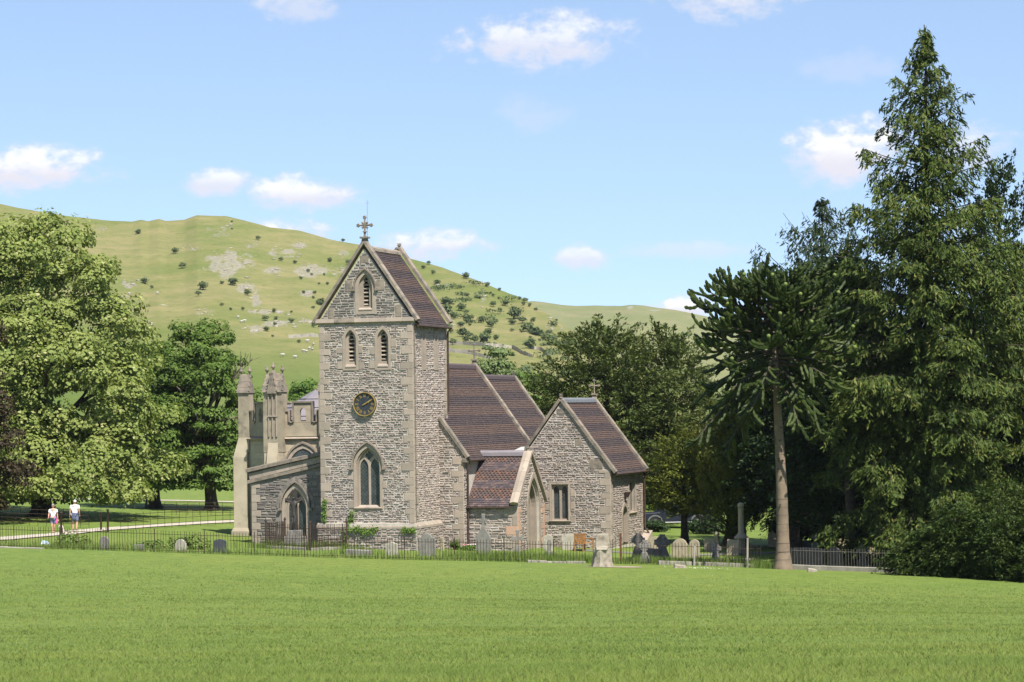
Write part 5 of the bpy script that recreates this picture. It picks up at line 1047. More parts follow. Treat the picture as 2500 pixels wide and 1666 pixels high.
# ------------------------------------------------------------------ vestry with the sloping parapet
VV = 1.3; fv = fW(VV)
b = MB(); b.prism([(-10.05, -.4), (-5.2, -.4), (-5.2, 4.75), (-10.05, 3.75)], VV, 6.0); ves = part(b, 'vestry', ['mortar_dark'])
o, c_, _ = traceried(fv, -7.42, (1.62, .35, 2.25, 1.35), (1.28, .55, 2.25, 1.1), 2, hood=(1.82, .5, 2.25, 1.5), quat=True); cut(ves, [c_])
qV = quoins(-10.05, 1, -.1, 3.6, (.3, .55), seed=61); blocks(fv, qV, 'quoin', 'dressed', ves)
vr = []
ao = arch(-7.42, 2.25, 2.2, 2.25, 1.75, 9)[1:-1]; ai = arch(-7.42, 1.84, 2.2, 2.25, 1.52, 9)[1:-1]
for k in range(len(ao)-1):       # relieving arch of flat stones
    m_ = MB(); P = [ao[k], ao[k+1], ai[k+1], ai[k]]; m_.prism([(p*.97+.03*sum(a[0] for a in P)/4, q*.97+.03*sum(a[1] for a in P)/4) for p, q in P], .045, -.04, lambda p, q, t: fv(p, q, t)); piece(m_, 'voussoir', ['rubble_grey_one'], ves)
rubble(fv, ves, [(-10.03, .0), (-5.42, .0), (-5.42, 4.4), (-10.03, 3.5)], [arch(-7.42, 2.27, .3, 2.25, 1.77)]+[rc(r) for r in qV], (.13, .22), (.25, .55), 'rubble_grey', seed=62)
copings(fg, (-10.25, 3.62), (-5.35, 4.68), 6, VV-.12, VV+.3, .16, parent=ves); copings(fg, (-10.15, 3.84), (-5.35, 4.88), 6, VV-.03, VV+.3, .42, parent=ves, mt='dressed', name='parapet_stone'); copings(fg, (-10.32, 4.24), (-5.35, 5.26), 6, VV-.16, VV+.4, .2, parent=ves)
flush_stones(300)
tag(TILES.build('roof_tile', ['tile_dark', 'tile_brown'], CH), kind='stuff')

# ------------------------------------------------------------------ octagonal mausoleum with battlements and pinnacles
OC = empty('mausoleum', CH.matrix_basis @ Vector((-10.53, 12.18, 0)), -TH+rad(10), 'pale ashlar octagonal chapel with battlements and gabled pinnacles beside the tower', 'chapel')
OA = 3.95; OV = [(OA/math.cos(math.pi/8)*math.cos(math.pi/8+k*math.pi/4), OA/math.cos(math.pi/8)*math.sin(math.pi/8+k*math.pi/4)) for k in range(8)]
b = MB(); b.prism(OV, -.6, 6.0, lambda p, q, t: (p, q, t)); oct_ = b.build('wall', ['ashlar'], OC)
def fO(k):         # face k between corner k and k+1, seen from outside; s from 0 at the left corner
    a, c = Vector((*OV[k], 0)), Vector((*OV[(k+1) % 8], 0)); d = (c-a).normalized(); n_ = Vector((d.y, -d.x, 0)); return (lambda s, z, t=0.: tuple(a+d*s+n_*t+Vector((0, 0, z)))), (c-a).length
# corners run anticlockwise: face 5 looks west (towards the terrace), face 4 looks north-west
rm = MB(); rv = [(x*.93, y*.93, 6.6) for x, y in OV]+[(0, 0, 8.9)]; rm.add(rv, [(k, (k+1) % 8, 8) for k in range(8)]); oro = rm.build('roof', ['slate'], OC)
for k in (4, 5):
    for j, zz in enumerate((.28, .5, .72)):
        a, c = [Vector(rv[q]).lerp(Vector(rv[8]), zz) for q in (k, (k+1) % 8)]; m_ = MB(); m_.tube([a+Vector((0, 0, .03)), c+Vector((0, 0, .03))], .035, 4); m_.build('slate_course', ['lead'], oro)
for k in range(8):
    fr, L = fO(k); f3 = lambda p, q, t: fr(p, q, t); vis = k in (4, 5)
    m_ = MB(); m_.hexa([fr(-.1, 5.84, -.02), fr(L+.1, 5.84, -.02), fr(L+.1, 5.84, -.3), fr(-.1, 5.84, -.3), fr(-.1, 5.98, .2), fr(L+.1, 5.98, .2), fr(L+.1, 6.16, -.3), fr(-.1, 6.16, -.3)]); m_.build('string_course', ['dressed'], OC)
    top = [(0, 6.16), (L, 6.16), (L, 6.95), (L*.74, 6.95), (L*.74, 6.95), (L*.66, 6.95), (L*.66, 8.05), (L*.34, 8.05), (L*.34, 6.95), (L*.26, 6.95), (0, 6.95)]
    m_ = MB(); m_.prism([(0, 6.1), (L, 6.1), (L, 6.92), (0, 6.92)], .0, -.32, f3); pw = m_.build('parapet', ['weathered_ashlar'], OC)
    for (a, c, h) in ((.36, L*.24, 7.55), (L*.34, L*.66, 8.05), (L*.76, L-.36, 7.55)):
        mer = MB(); mer.prism([(a, 6.9), (c, 6.9), (c, h), (a, h)], -.0, -.30, f3); mo = mer.build('merlon', ['weathered_ashlar'], OC)
        if h > 7.8 and vis:
            q = MB(); q.prism(arch((a+c)/2, .36, 6.98, 7.5, .26), .3, -.6, f3); cut(mo, [q])
        cpm = MB(); e = .09; cpm.ring([(a-e, 6.93), (a-e, h+e), (c+e, h+e), (c+e, 6.93)], [(a, 6.93), (a, h), (c, h), (c, 6.93)], .09, -.36, f3, False); cpm.build('merlon_coping', ['coping'], OC)
    for (a, c) in ((L*.24+.1, L*.34-.1), (L*.66+.1, L*.76-.1)):
        cpm = MB(); cpm.hexa([fr(a, 6.9, .1), fr(c, 6.9, .1), fr(c, 6.9, -.36), fr(a, 6.9, -.36), fr(a, 6.93, .1), fr(c, 6.93, .1), fr(c, 7.06, -.36), fr(a, 7.06, -.36)]); cpm.build('crenel_sill', ['coping'], OC)
    if vis:
        blk = []; R_ = random.Random(70+k); z = .5
        while z < 5.7:
            h = R_.uniform(.34, .46); x = .2
            while x < L-.2: w_ = R_.uniform(.6, 1.1); blk.append((x, min(x+w_, L-.2), z, min(z+h, 5.8))); x += w_
            z += h
        hole = arch(L/2, 2.0, 1.0, 4.4, 1.25)
        blk = [r for r in blk if not (k == 5 and (inside(hole, (r[0]+r[1])/2, (r[2]+r[3])/2) or inside(hole, r[0], r[2]) or inside(hole, r[1], r[2]) or inside(hole, r[0], r[3]) or inside(hole, r[1], r[3])))]
        blocks(fr, blk, 'ashlar_block', 'ashlar', OC, .012, .03, .006)
        if k == 5:
            m_ = MB(); m_.ring(arch(L/2, 2.0, 1.0, 4.4, 1.25), arch(L/2, 1.6, 1.0, 4.4, 1.0), .08, -.05, f3, False); wn = m_.build('window', ['dressed'], OC); m_ = MB(); m_.prism(arch(L/2, 1.64, 1.0, 4.4, 1.02), .02, .0, f3); m_.build('glass', ['leaded_glass'], wn)
            m_ = MB(); m_.ring(arch(L/2, 2.2, 1.0, 4.4, 1.42)[1:-1], arch(L/2, 2.0, 1.0, 4.4, 1.28)[1:-1], .16, 0, f3, False); m_.build('hood_mould', ['coping'], wn)
def pinnacle(k, w_, dp, pier, gable):
    tk = .86 if gable else .95
    """square shaft with a saddle-shaped stone cap; gable adds the little front gable"""
    x, y = OV[k]; e = empty('pinnacle', (x, y, 0), -rad(10)); e.parent = OC
    b = MB(); b.box(-w_, w_, -dp, dp, 5.2, 8.72); b.build('shaft', ['weathered_ashlar'], e)
    if pier:
        b = MB(); b.hexa([(-w_-.30, -dp-.1, -.6), (w_-.1, -dp-.1, -.6), (w_-.1, dp, -.6), (-w_-.30, dp, -.6), (-w_-.30, -dp-.1, 4.9), (w_-.1, -dp-.1, 4.9), (w_-.1, dp, 4.9), (-w_-.30, dp, 4.9)]); b.hexa([(-w_-.30, -dp-.1, 4.9), (w_-.1, -dp-.1, 4.9), (w_-.1, dp, 4.9), (-w_-.30, dp, 4.9), (-w_, -dp, 6.05), (w_-.1, -dp, 6.05), (w_-.1, dp, 6.05), (-w_, dp, 6.05)]); b.build('buttress', ['ashlar'], e)
        b = MB(); b.box(-w_-.42, w_+.02, -dp-.22, dp, -.6, .55); b.hexa([(-w_-.42, -dp-.22, .55), (w_+.02, -dp-.22, .55), (w_+.02, dp, .55), (-w_-.42, dp, .55), (-w_-.32, -dp-.12, .75), (w_-.08, -dp-.12, .75), (w_-.08, dp, .75), (-w_-.32, dp, .75)]); b.build('plinth', ['ashlar'], e)
    else:
        b = MB(); b.hexa([(-.34, -dp-.22, -.6), (.34, -dp-.22, -.6), (.34, dp, -.6), (-.34, dp, -.6), (-.34, -dp-.22, 4.55), (.34, -dp-.22, 4.55), (.34, dp, 4.55), (-.34, dp, 4.55)]); b.hexa([(-.34, -dp-.22, 4.55), (.34, -dp-.22, 4.55), (.34, dp, 4.55), (-.34, dp, 4.55), (-.30, -dp-.02, 5.75), (.30, -dp-.02, 5.75), (.30, dp, 5.75), (-.30, dp, 5.75)]); b.build('buttress', ['ashlar'], e)
        b = MB(); b.box(-w_+.02, w_-.02, -dp+.02, dp, -.6, 5.3); b.build('pier', ['ashlar'], e)
        for s_ in (-1, 0, 1): b = MB(); b.box(s_*.24-.035, s_*.24+.035, -dp-.07, -dp+.01, 6.1, 9.0); b.build('shaft_moulding', ['dressed'], e)
        b = MB(); b.box(-.3, .3, -dp-.10, -dp+.01, 7.25, 7.33); b.build('shaft_band', ['dressed'], e)
    c = MB(); h = 9.72; c.hexa([(-w_-.07, -dp-.1, 8.68), (w_+.05, -dp-.1, 8.68), (w_+.05, dp+.1, 8.68), (-w_-.07, dp+.1, 8.68), (-w_*tk, -.05, h), (w_*tk, -.05, h), (w_*tk, .05, h), (-w_*tk, .05, h)]); c.build('cap', ['coping'], e)
    for zc in (9.02, 9.36):
        t_ = (zc-8.68)/(h-8.68); b = MB(); yy = -(dp+.1)*(1-t_)-.05*t_-.012; ww = (w_+.05)*(1-t_)+w_*tk*t_; b.box(-ww, ww, yy, yy+.05, zc, zc+.025); b.build('cap_joint', ['dressed'], e)
    b = MB(); b.tube([(-w_*tk, 0, h), (w_*tk, 0, h)], .06, 6); b.build('cap_ridge', ['coping'], e)
    if gable: b = MB(); b.prism([(-.30, 8.6), (.30, 8.6), (.04, 9.95), (-.04, 9.95)], -dp-.16, .0); b.build('front_gable', ['coping'], e)
    fx = [(-w_*.8, 0, h), (w_*.8, 0, h)]+([(0, -dp*.6, 9.9)] if gable else [])
    for (px_, py_, z_) in fx:
        f = MB(); z_ -= 9.95; f.lathe([(.04, 9.9+z_), (.05, 10.08+z_), (.13, 10.17+z_), (.12, 10.26+z_), (.05, 10.31+z_), (.08, 10.38+z_), (.01, 10.46+z_)], 8, (px_, py_)); f.build('finial', ['coping'], e)
    edges = [(-w_-.07, -w_*tk), (w_+.05, w_*tk)]
    for (xa, xb) in edges:
        for j in range(4): t_ = .08+j*.26; q = MB(); q.lathe([(.01, -.07), (.06, 0), (.01, .07)], 6, (0, 0)); q.v = [(v[0]+xa+(xb-xa)*t_, v[1]-(dp+.1)*(1-t_), v[2]+8.72+(h-8.68)*t_) for v in q.v]; q.build('crocket', ['coping'], e)
    if gable:
        for s_ in (-1, 1):
            for j in range(4): t_ = .08+j*.26; q = MB(); q.lathe([(.01, -.06), (.05, 0), (.01, .06)], 6, (s_*.30*(1-t_)+s_*.04, -dp-.16)); q.v = [(v[0], v[1], v[2]+8.66+1.3*t_) for v in q.v]; q.build('crocket', ['coping'], e)
    return e
pinnacle(4, .34, .34, True, False); pinnacle(5, .60, .36, False, True); pinnacle(6, .60, .36, False, True)
m_ = MB(); fr, L = fO(4); m_.hexa([fr(L-.62, 6.42, .25), fr(L-.42, 6.42, .25), fr(L-.42, 6.42, -.02), fr(L-.62, 6.42, -.02), fr(L-.62, 6.56, .32), fr(L-.42, 6.56, .32), fr(L-.42, 6.6, -.02), fr(L-.62, 6.6, -.02)]); tag(m_.build('floodlight', ['white_plastic'], OC), 'small white floodlight')
# ================================================================== CHURCHYARD
mat('grave_pale', (.40, .365, .30), (.30, .275, .225), 3, .95, .5, 24, lichen=(.20, .185, .15), lscale=4, lthr=(.55, .7))
mat('grave_buff', (.36, .30, .20), (.29, .25, .175), 3, .95, .5, 24, lichen=(.19, .18, .13), lscale=4, lthr=(.55, .7))
mat('grave_grey', (.215, .20, .178), (.15, .14, .125), 3, .95, .6, 24, lichen=(.40, .39, .34), lscale=6, lthr=(.62, .72))
mat('grave_dark', (.095, .085, .076), (.14, .127, .112), 4, .9, .6, 20, lichen=(.24, .23, .2), lscale=6, lthr=(.68, .78))
mat('grave_slate', (.045, .050, .060), (.062, .068, .08), 3, .55, .3, 24)
mat('grave_black', (.010, .010, .011), (.016, .016, .017), 3, .35, .1, 24)
mat('kerb', (.27, .245, .20), (.19, .175, .145), 2, .95, .5, 24, rand=.12, lichen=(.2, .19, .15), lscale=3, lthr=(.52, .7))
mat('gravel', (.40, .355, .285), (.33, .29, .23), 3, .95, .6, 40)
mat('bare_earth', (.30, .24, .16), (.22, .18, .12), 2, .95, .6, 20)
mat('old_wood', (.31, .275, .215), (.20, .17, .13), 3, .9, .6, 22, lichen=(.12, .10, .075), lscale=3, lthr=(.56, .7))
mat('bench_wood', (.30, .155, .055), (.24, .12, .042), 5, .6, .4, 24, rand=.1)
mat('lit_iron', (.15, .14, .125), (.09, .08, .07), 14, .6, .3, 40)  # railing iron again, its reflected light put into a paler base colour
mat('rust', (.12, .045, .022), (.07, .035, .022), 8, .85, .4, 30)
def yaw(): return -TH+rad(random.uniform(-6, 6))
def stone(name, label, x, y, mt, poly, th=.11, tilt=None, rz=None, cat='gravestone', group='gravestones in the churchyard', extra=None, base=None):
    """upright gravestone cut from an outline (p across, q up)"""
    b = MB(); b.prism([(p, q) for p, q in poly], -th/2, th/2)
    o = b.build(name, [mt], None, .012); o.location = gp(x, y, -.12); t = tilt if tilt is not None else (rad(random.uniform(-3, 3)), rad(random.uniform(-2.2, 2.2)))
    o.rotation_euler = (t[0], t[1], yaw() if rz is None else rz); tag(o, label, cat, group)
    if base: m_ = MB(); m_.box(-base[0]/2, base[0]/2, -base[1]/2, base[1]/2, -.1, base[2]); m_.build('base', [mt], o, .015)
    return o
def rnd(w_, h, k=1.): return [(-w_/2, -.1), (w_/2, -.1)]+[(w_/2*math.cos(a), h-w_/2*k+w_/2*k*math.sin(a)) for a in [math.pi*i/12 for i in range(13)]]
def sqr(w_, h): return [(-w_/2, -.1), (w_/2, -.1), (w_/2, h), (-w_/2, h)]
def should(w_, h, s=.12):
    r = w_/2-s; return [(-w_/2, -.1), (w_/2, -.1), (w_/2, h-r*.8)]+[(r*math.cos(a), h-r*.8+r*.8*math.sin(a)) for a in [math.pi*i/10 for i in range(11)]]+[(-w_/2, h-r*.8)]
def ogee(w_, h): return [(-w_/2, -.1), (w_/2, -.1), (w_/2, h*.86), (w_*.36, h*.92), (w_*.2, h*.94), (0, h), (-w_*.2, h*.94), (-w_*.36, h*.92), (-w_/2, h*.86)]
def goth(w_, h): return [(p, q) for p, q in arch(0, w_, -.1, h*.6, h*.4)]
def latin(w_, h, t, arm=.68): return [(-t/2*1.25, -.1), (t/2*1.25, -.1), (t/2, h*arm-t/2), (w_/2, h*arm-t/2), (w_/2, h*arm+t/2), (t/2, h*arm+t/2), (t/2, h), (-t/2, h), (-t/2, h*arm+t/2), (-w_/2, h*arm+t/2), (-w_/2, h*arm-t/2), (-t/2, h*arm-t/2)]
def celtic(name, label, x, y, mt, w_, h, th=.14, ringk=.36, group='stone crosses in the churchyard', basew=None):
    e = empty(name, gp(x, y, -.1), yaw(), label, 'gravestone', group); e.rotation_euler[1] = rad(random.uniform(-2, 2))
    bw = basew or w_*.95; bh = h*.52; b = MB(); b.prism([(-bw/2, -.1), (bw/2, -.1), (w_*.2, bh), (-w_*.2, bh)], -th*.75, th*.75); b.build('base', [mt], e, .015)
    R_ = w_*.5; zc = h-R_; ce = [(R_*.82*math.cos(i*math.pi/12), zc+R_*.82*math.sin(i*math.pi/12)) for i in range(24)]; ci = [(R_*.52*math.cos(i*math.pi/12), zc+R_*.52*math.sin(i*math.pi/12)) for i in range(24)]
    b = MB(); b.ring(ce, ci, -th*.32, th*.32); b.build('ring', [mt], e)
    t = R_*.30; b = MB(); b.prism([(-t*1.1, bh-.05), (t*1.1, bh-.05), (t*.8, zc-t), (R_, zc-t*1.15), (R_, zc+t*1.15), (t*.8, zc+t), (t*1.1, h), (-t*1.1, h), (-t*.8, zc+t), (-R_, zc+t*1.15), (-R_, zc-t*1.15), (-t*.8, zc-t)], -th*.45, th*.45); b.build('cross', [mt], e, .012)
    return e
GA = 'gravestones in the churchyard'
stone('gravestone', 'small grey round-topped gravestone at the far left inside the railing', -20.06, 122.6, 'grave_grey', rnd(.5, .78))
stone('gravestone', 'low broken stub of a gravestone, second from the left', -18.45, 123.1, 'grave_grey', sqr(.56, .42), .16)
stone('gravestone', 'pale worn square-shouldered gravestone left of the dark slate one', -16.54, 124.1, 'grave_pale', should(.63, .72, .06))
stone('gravestone', 'dark blue slate headstone with a softly peaked top', -14.58, 124.0, 'grave_slate', ogee(.66, .80), .08, (0, 0))
stone('gravestone', 'small pale headstone with a peaked top in front of the tower', -6.22, 127.0, 'grave_pale', [(-.32, -.1), (.32, -.1), (.32, .68), (.1, .76), (0, .8), (-.1, .76), (-.32, .68)])
o = stone('gravestone', 'large grey headstone with a three-lobed top in front of the tower corner', -4.43, 127.2, 'grave_grey', [(-.44, -.1), (.44, -.1), (.44, .95), (.40, 1.06), (.28, 1.08), (.24, 1.16), (.12, 1.25), (0, 1.27), (-.12, 1.25), (-.24, 1.16), (-.28, 1.08), (-.40, 1.06), (-.44, .95)], .13)
stone('gravestone', 'short narrow buff marker stone by the drainpipe of the nave', -3.9, 135.2, 'grave_buff', sqr(.17, .85), .15)
e = empty('gravestone', gp(-1.63, 130.8), -TH, 'tall lichened gravestone shaped like a bottle with a cross on top', 'gravestone', 'stone crosses in the churchyard')
b = MB(); b.prism([(-.39, -.2), (.39, -.2), (.40, .75), (.36, .98), (.22, 1.18), (.10, 1.35), (.08, 1.5), (-.08, 1.5), (-.10, 1.35), (-.22, 1.18), (-.36, .98), (-.40, .75)], -.09, .09); b.build('slab', ['grave_grey'], e, .012)
b = MB(); b.prism([(-.08, 1.45), (.08, 1.45), (.075, 1.72), (.2, 1.70), (.2, 1.87), (.075, 1.85), (.085, 2.12), (-.085, 2.12), (-.075, 1.85), (-.2, 1.87), (-.2, 1.70), (-.075, 1.72)], -.075, .075); b.build('cross', ['grave_grey'], e, .012)
stone('gravestone', 'pale pointed gravestone leaning by the porch wall', -.2, 137.6, 'grave_pale', goth(.76, 1.3), .12)
e = empty('gravestone', gp(.14, 130.4), -TH+.25, 'slim grey cross with flared arms on a tall shaft in front of the porch', 'gravestone', 'stone crosses in the churchyard')
b = MB(); b.prism([(-.17, -.2), (.17, -.2), (.13, .55), (-.13, .55)], -.13, .13); b.build('shaft', ['grave_grey'], e, .012)
b = MB(); b.prism([(-.07, .5), (.07, .5), (.06, .85), (.14, .8), (.32, .74), (.32, 1.06), (.14, .98), (.06, .98), (.08, 1.25), (.13, 1.26), (.13, 1.32), (-.13, 1.32), (-.13, 1.26), (-.08, 1.25), (-.06, .98), (-.14, .98), (-.32, 1.06), (-.32, .74), (-.14, .8), (-.06, .85)], -.06, .06); b.build('cross', ['grave_grey'], e, .01)
stone('gravestone', 'narrow pale round-topped stone right beside the porch arch', 1.85, 138.6, 'grave_pale', rnd(.52, .98, .5)); stone('gravestone', 'broad pale round-topped stone below the chapel window', 3.02, 139.6, 'grave_pale', rnd(.82, 1.02, .45))
stone('gravestone', 'little stone cross on a rough block before the chapel', 1.80, 132.6, 'grave_grey', latin(.24, .98, .13, .78), .12, base=(.42, .34, .34), group='stone crosses in the churchyard')
celtic('gravestone', 'dark weathered cross with pierced head just right of the rusty post', 6.48, 132.2, 'grave_dark', .72, 1.42, .2, basew=.8); celtic('gravestone', 'pale ringed cross in front of the two dark crosses', 6.43, 124.6, 'grave_grey', .60, 1.25, .16, basew=.66)
celtic('gravestone', 'dark weathered cross with diamond head and pierced holes left of the twin stones', 7.75, 131.8, 'grave_dark', .84, 1.4, .22, basew=.95)
stone('gravestone', 'pale rounded stone half hidden behind the dark crosses', 7.85, 139.5, 'grave_buff', rnd(.72, .98, .6)); stone('gravestone', 'dark low chest stone between the pale ringed cross and the diamond-headed cross', 7.1, 130.4, 'grave_dark', sqr(.9, .7), .5)
stone('gravestone', 'wider of the twin joined gravestones, with a curved top', 8.86, 134.4, 'grave_buff', [(-.44, -.1), (.44, -.1), (.44, .82), (.38, .86), (.30, 1.02), (.16, 1.12), (0, 1.15), (-.16, 1.12), (-.32, 1.0), (-.40, .9), (-.44, .88)], .13, (0, 0), -TH)
stone('gravestone', 'narrower of the twin joined gravestones, round-topped', 9.60, 134.2, 'grave_buff', rnd(.55, 1.12, .9), .13, (0, rad(1)), -TH)
stone('gravestone', 'square buff stone right behind the ringed wheel cross', 11.1, 143, 'grave_buff', sqr(.64, .78)); e = stone('obelisk', 'slender buff obelisk in the shade behind the square stone', 11.85, 147, 'grave_buff', [(-.18, -.1), (.18, -.1), (.11, .95), (0, 1.12), (-.11, .95)], .26, cat='obelisk')
celtic('gravestone', 'low grey wheel cross directly right of the thin fence post', 10.63, 133, 'grave_grey', .62, 1.0, .16); stone('gravestone', 'tilted square headstone beside the ball-topped column', 12.0, 138.2, 'grave_buff', sqr(.7, .98), .1, (rad(-4), rad(2)))
e = empty('column_monument', gp(12.6, 139.5), -TH, 'slender stone column topped by a ball on a stepped pedestal', 'monument'); b = MB(); b.lathe([(.24, -.2), (.24, .78), (.2, .85)], 4); b.build('pedestal', ['grave_buff'], e, .02)
b = MB(); b.lathe([(.36, .85), (.42, .93), (.36, 1.0), (.24, 1.08), (.22, 1.16)], 14); b.build('capstone', ['grave_buff'], e); b = MB(); b.lathe([(.19, 1.16), (.17, 1.25), (.155, 2.45), (.18, 2.5), (.15, 2.55)], 14); b.build('shaft', ['grave_buff'], e); b = MB(); b.lathe([(.05, 2.53), (.15, 2.58), (.2, 2.70), (.15, 2.83), (.02, 2.88)], 14); b.build('ball', ['grave_buff'], e)
stone('gravestone', 'buff headstone half hidden left of the ringed tree trunk', 15.3, 149, 'grave_buff', should(.5, 1.05)); stone('gravestone', 'tiny pale stone peeping out right of the ringed tree trunk', 16.2, 146, 'grave_buff', sqr(.4, .5)); stone('gravestone', 'grey square headstone above the long black tomb', 16.9, 146.4, 'grave_slate', sqr(.85, .68))
celtic('gravestone', 'shaded wheel cross behind the right end of the black tomb', 17.5, 146, 'grave_grey', .5, 1.15, .14); stone('gravestone', 'pale square stone in the shade left of the dark trunk', 19.1, 147.5, 'grave_buff', should(.78, .95, .05))
e = empty('black_tomb', gp(14.45, 125.6), rad(-3), 'long polished black tomb with a curved top beside the ringed trunk', 'tomb'); b = MB(); b.prism([(-1.0, -.2), (.98, -.2), (.98, .88), (.5, .95), (0, .97), (-.5, .95), (-1.0, .88)], -.13, .13); b.build('slab', ['grave_black'], e, .01); b = MB(); b.box(-1.05, 1.05, -.22, .22, -.2, .08); b.build('plinth', ['grave_dark'], e)
stone('gravestone', 'dark round-shouldered stone right of the long black tomb', 15.95, 125.2, 'grave_black', should(.72, 1.15, .06), .13, (0, 0)); stone('gravestone', 'pale square stone among the shaded graves on the right', 20.2, 143, 'grave_buff', sqr(.75, 1.05)); stone('gravestone', 'pale round-topped stone behind a shaded cross on the right', 21.0, 143.2, 'grave_buff', rnd(.65, 1.12))
celtic('gravestone', 'dark wheel cross on a wide foot under the shaded yew', 17.85, 128.4, 'grave_dark', .62, 1.25, .2, basew=.85); celtic('gravestone', 'shaded wheel cross before the pale round-topped stone', 20.2, 138.6, 'grave_dark', .5, 1.2, .16); stone('gravestone', 'dark pointed stone nearest the laurels', 19.1, 127.6, 'grave_dark', goth(.66, 1.3))
b = MB(); b.box(-.62, .62, -.3, .3, -.1, .26); o = tag(b.build('grave_kerb', ['grave_grey'], None, .02), 'low mossy grave slab lying left of the small pale headstone', 'grave slab'); o.location = gp(-7.83, 125.6); o.rotation_euler = (0, rad(2), -TH)
b = MB(); b.prism([(-.7, 0), (.7, 0), (.6, .16), (-.6, .12)], -.4, .4); o = tag(b.build('grave_slab', ['grave_pale'], None, .02), 'flat pale slab lying before the tilted square headstone', 'grave slab'); o.location = gp(11.9, 131.5); o.rotation_euler = (0, 0, -TH)
for (x, y, w_, d_, lb) in [(7.73, 117.9, .62, .3, 'flat grey rubble lump on the lawn below the kerb'), (14.13, 119.4, .5, .22, 'small broken log lying on the lawn below the black tomb')]:
    b = MB(); b.hexa([(-w_/2, -d_/2, -.05), (w_/2, -d_/2, -.05), (w_/2*.9, d_/2, -.05), (-w_/2, d_/2, -.05), (-w_/2*.75, -d_/2*.8, .17), (w_/2*.95, -d_/2*.8, .10), (w_/2*.7, d_/2*.7, .15), (-w_/2*.7, d_/2*.7, .2)]); o = tag(b.build('rubble_lump', ['old_wood'], None, .02), lb, 'rubble'); o.location = gp(x, y); o.rotation_euler = (0, 0, random.uniform(-.3, .3))
# ------------------------------------------------------------------ carved stump seat
random.seed(12); e = empty('stump_seat', gp(4.05, 117.3), 0, 'weathered tree stump carved into a high-backed seat before the railing', 'tree stump')
b = MB(); n = 18; rows = []; V = []
for i in range(9):
    z = -.15+i*.125
    for j in range(n):
        a = 2*math.pi*j/n; r = (.40+.12*math.exp(-max(z, 0)/.22))*(1+.10*math.sin(3*a+1)+.07*math.sin(7*a+z*3)+random.uniform(-.03, .03)); V.append((r*math.cos(a)*1.02, r*math.sin(a)*.9, z))
b.add(V, [(i*n+j, i*n+(j+1) % n, (i+1)*n+(j+1) % n, (i+1)*n+j) for i in range(8) for j in range(n)]); b.add(V[-n:], [tuple(range(n))]); b.build('trunk', ['old_wood'], e)
b = MB(); b.hexa([(-.30, .12, .8), (.42, .12, .8), (.42, .36, .8), (-.30, .36, .8), (-.22, .2, 1.52), (.34, .2, 1.54), (.34, .38, 1.54), (-.22, .38, 1.52)]); b.build('backrest', ['old_wood'], e, .02)
b = MB(); b.hexa([(-.26, -.40, .80), (.24, -.42, .80), (.36, .16, .8), (-.28, .16, .8), (-.26, -.38, .9), (.24, -.40, .88), (.36, .16, .98), (-.28, .16, .98)]); b.build('seat', ['old_wood'], e, .02)
def patch(name, pts, mt, dz=.012, kind='structure'):
    P = [gp(x, y, dz) for x, y in pts]; c = sum(P, Vector())/len(P); me = bpy.data.meshes.new(name); me.from_pydata([c]+P, [], [(0, i+1, (i+1) % len(P)+1) for i in range(len(P))]); return tag(newobj(name, me, None, [mt]), kind=kind)
patch('bare_earth', [(4.1+.9*math.cos(a)*1.0+(1 if math.cos(a) > 0 else 0), 117.6+1.1*math.sin(a)*random.uniform(.7, 1.1)) for a in [i*.4488 for i in range(14)]], 'bare_earth', .018)
b = MB(); b.box(-.05, .05, -.05, .05, -.3, 1.5); o = tag(b.build('gate_post', ['rust'], None, .01), 'square rusty iron gate post right of the stump seat', 'post'); o.location = gp(5.18, 122.7)
# ------------------------------------------------------------------ bench
e = empty('bench', gp(4.05, 139.0), rad(66), 'orange-brown wooden garden bench by the chapel wall', 'bench')
for i in range(5): b = MB(); b.box(-.75, .75, -.02+i*.1, .06+i*.1, .42, .445); b.build('seat_slat', ['bench_wood'], e)
for i in range(9): b = MB(); b.box(-.68+i*.16, -.6+i*.16, .46, .485, .5, .9); b.build('back_slat', ['bench_wood'], e)
for z in (.46, .88): b = MB(); b.box(-.75, .75, .455, .495, z, z+.07); b.build('back_rail', ['bench_wood'], e)
for sx_ in (-.72, .72):
    b = MB(); b.box(sx_-.035, sx_+.035, -.05, .02, -.1, .64); b.build('leg', ['bench_wood'], e); b = MB(); b.box(sx_-.034, sx_+.034, .45, .52, -.1, .95); b.build('leg', ['bench_wood'], e); b = MB(); b.box(sx_-.04, sx_+.04, -.08, .5, .62, .66); b.build('armrest', ['bench_wood'], e)
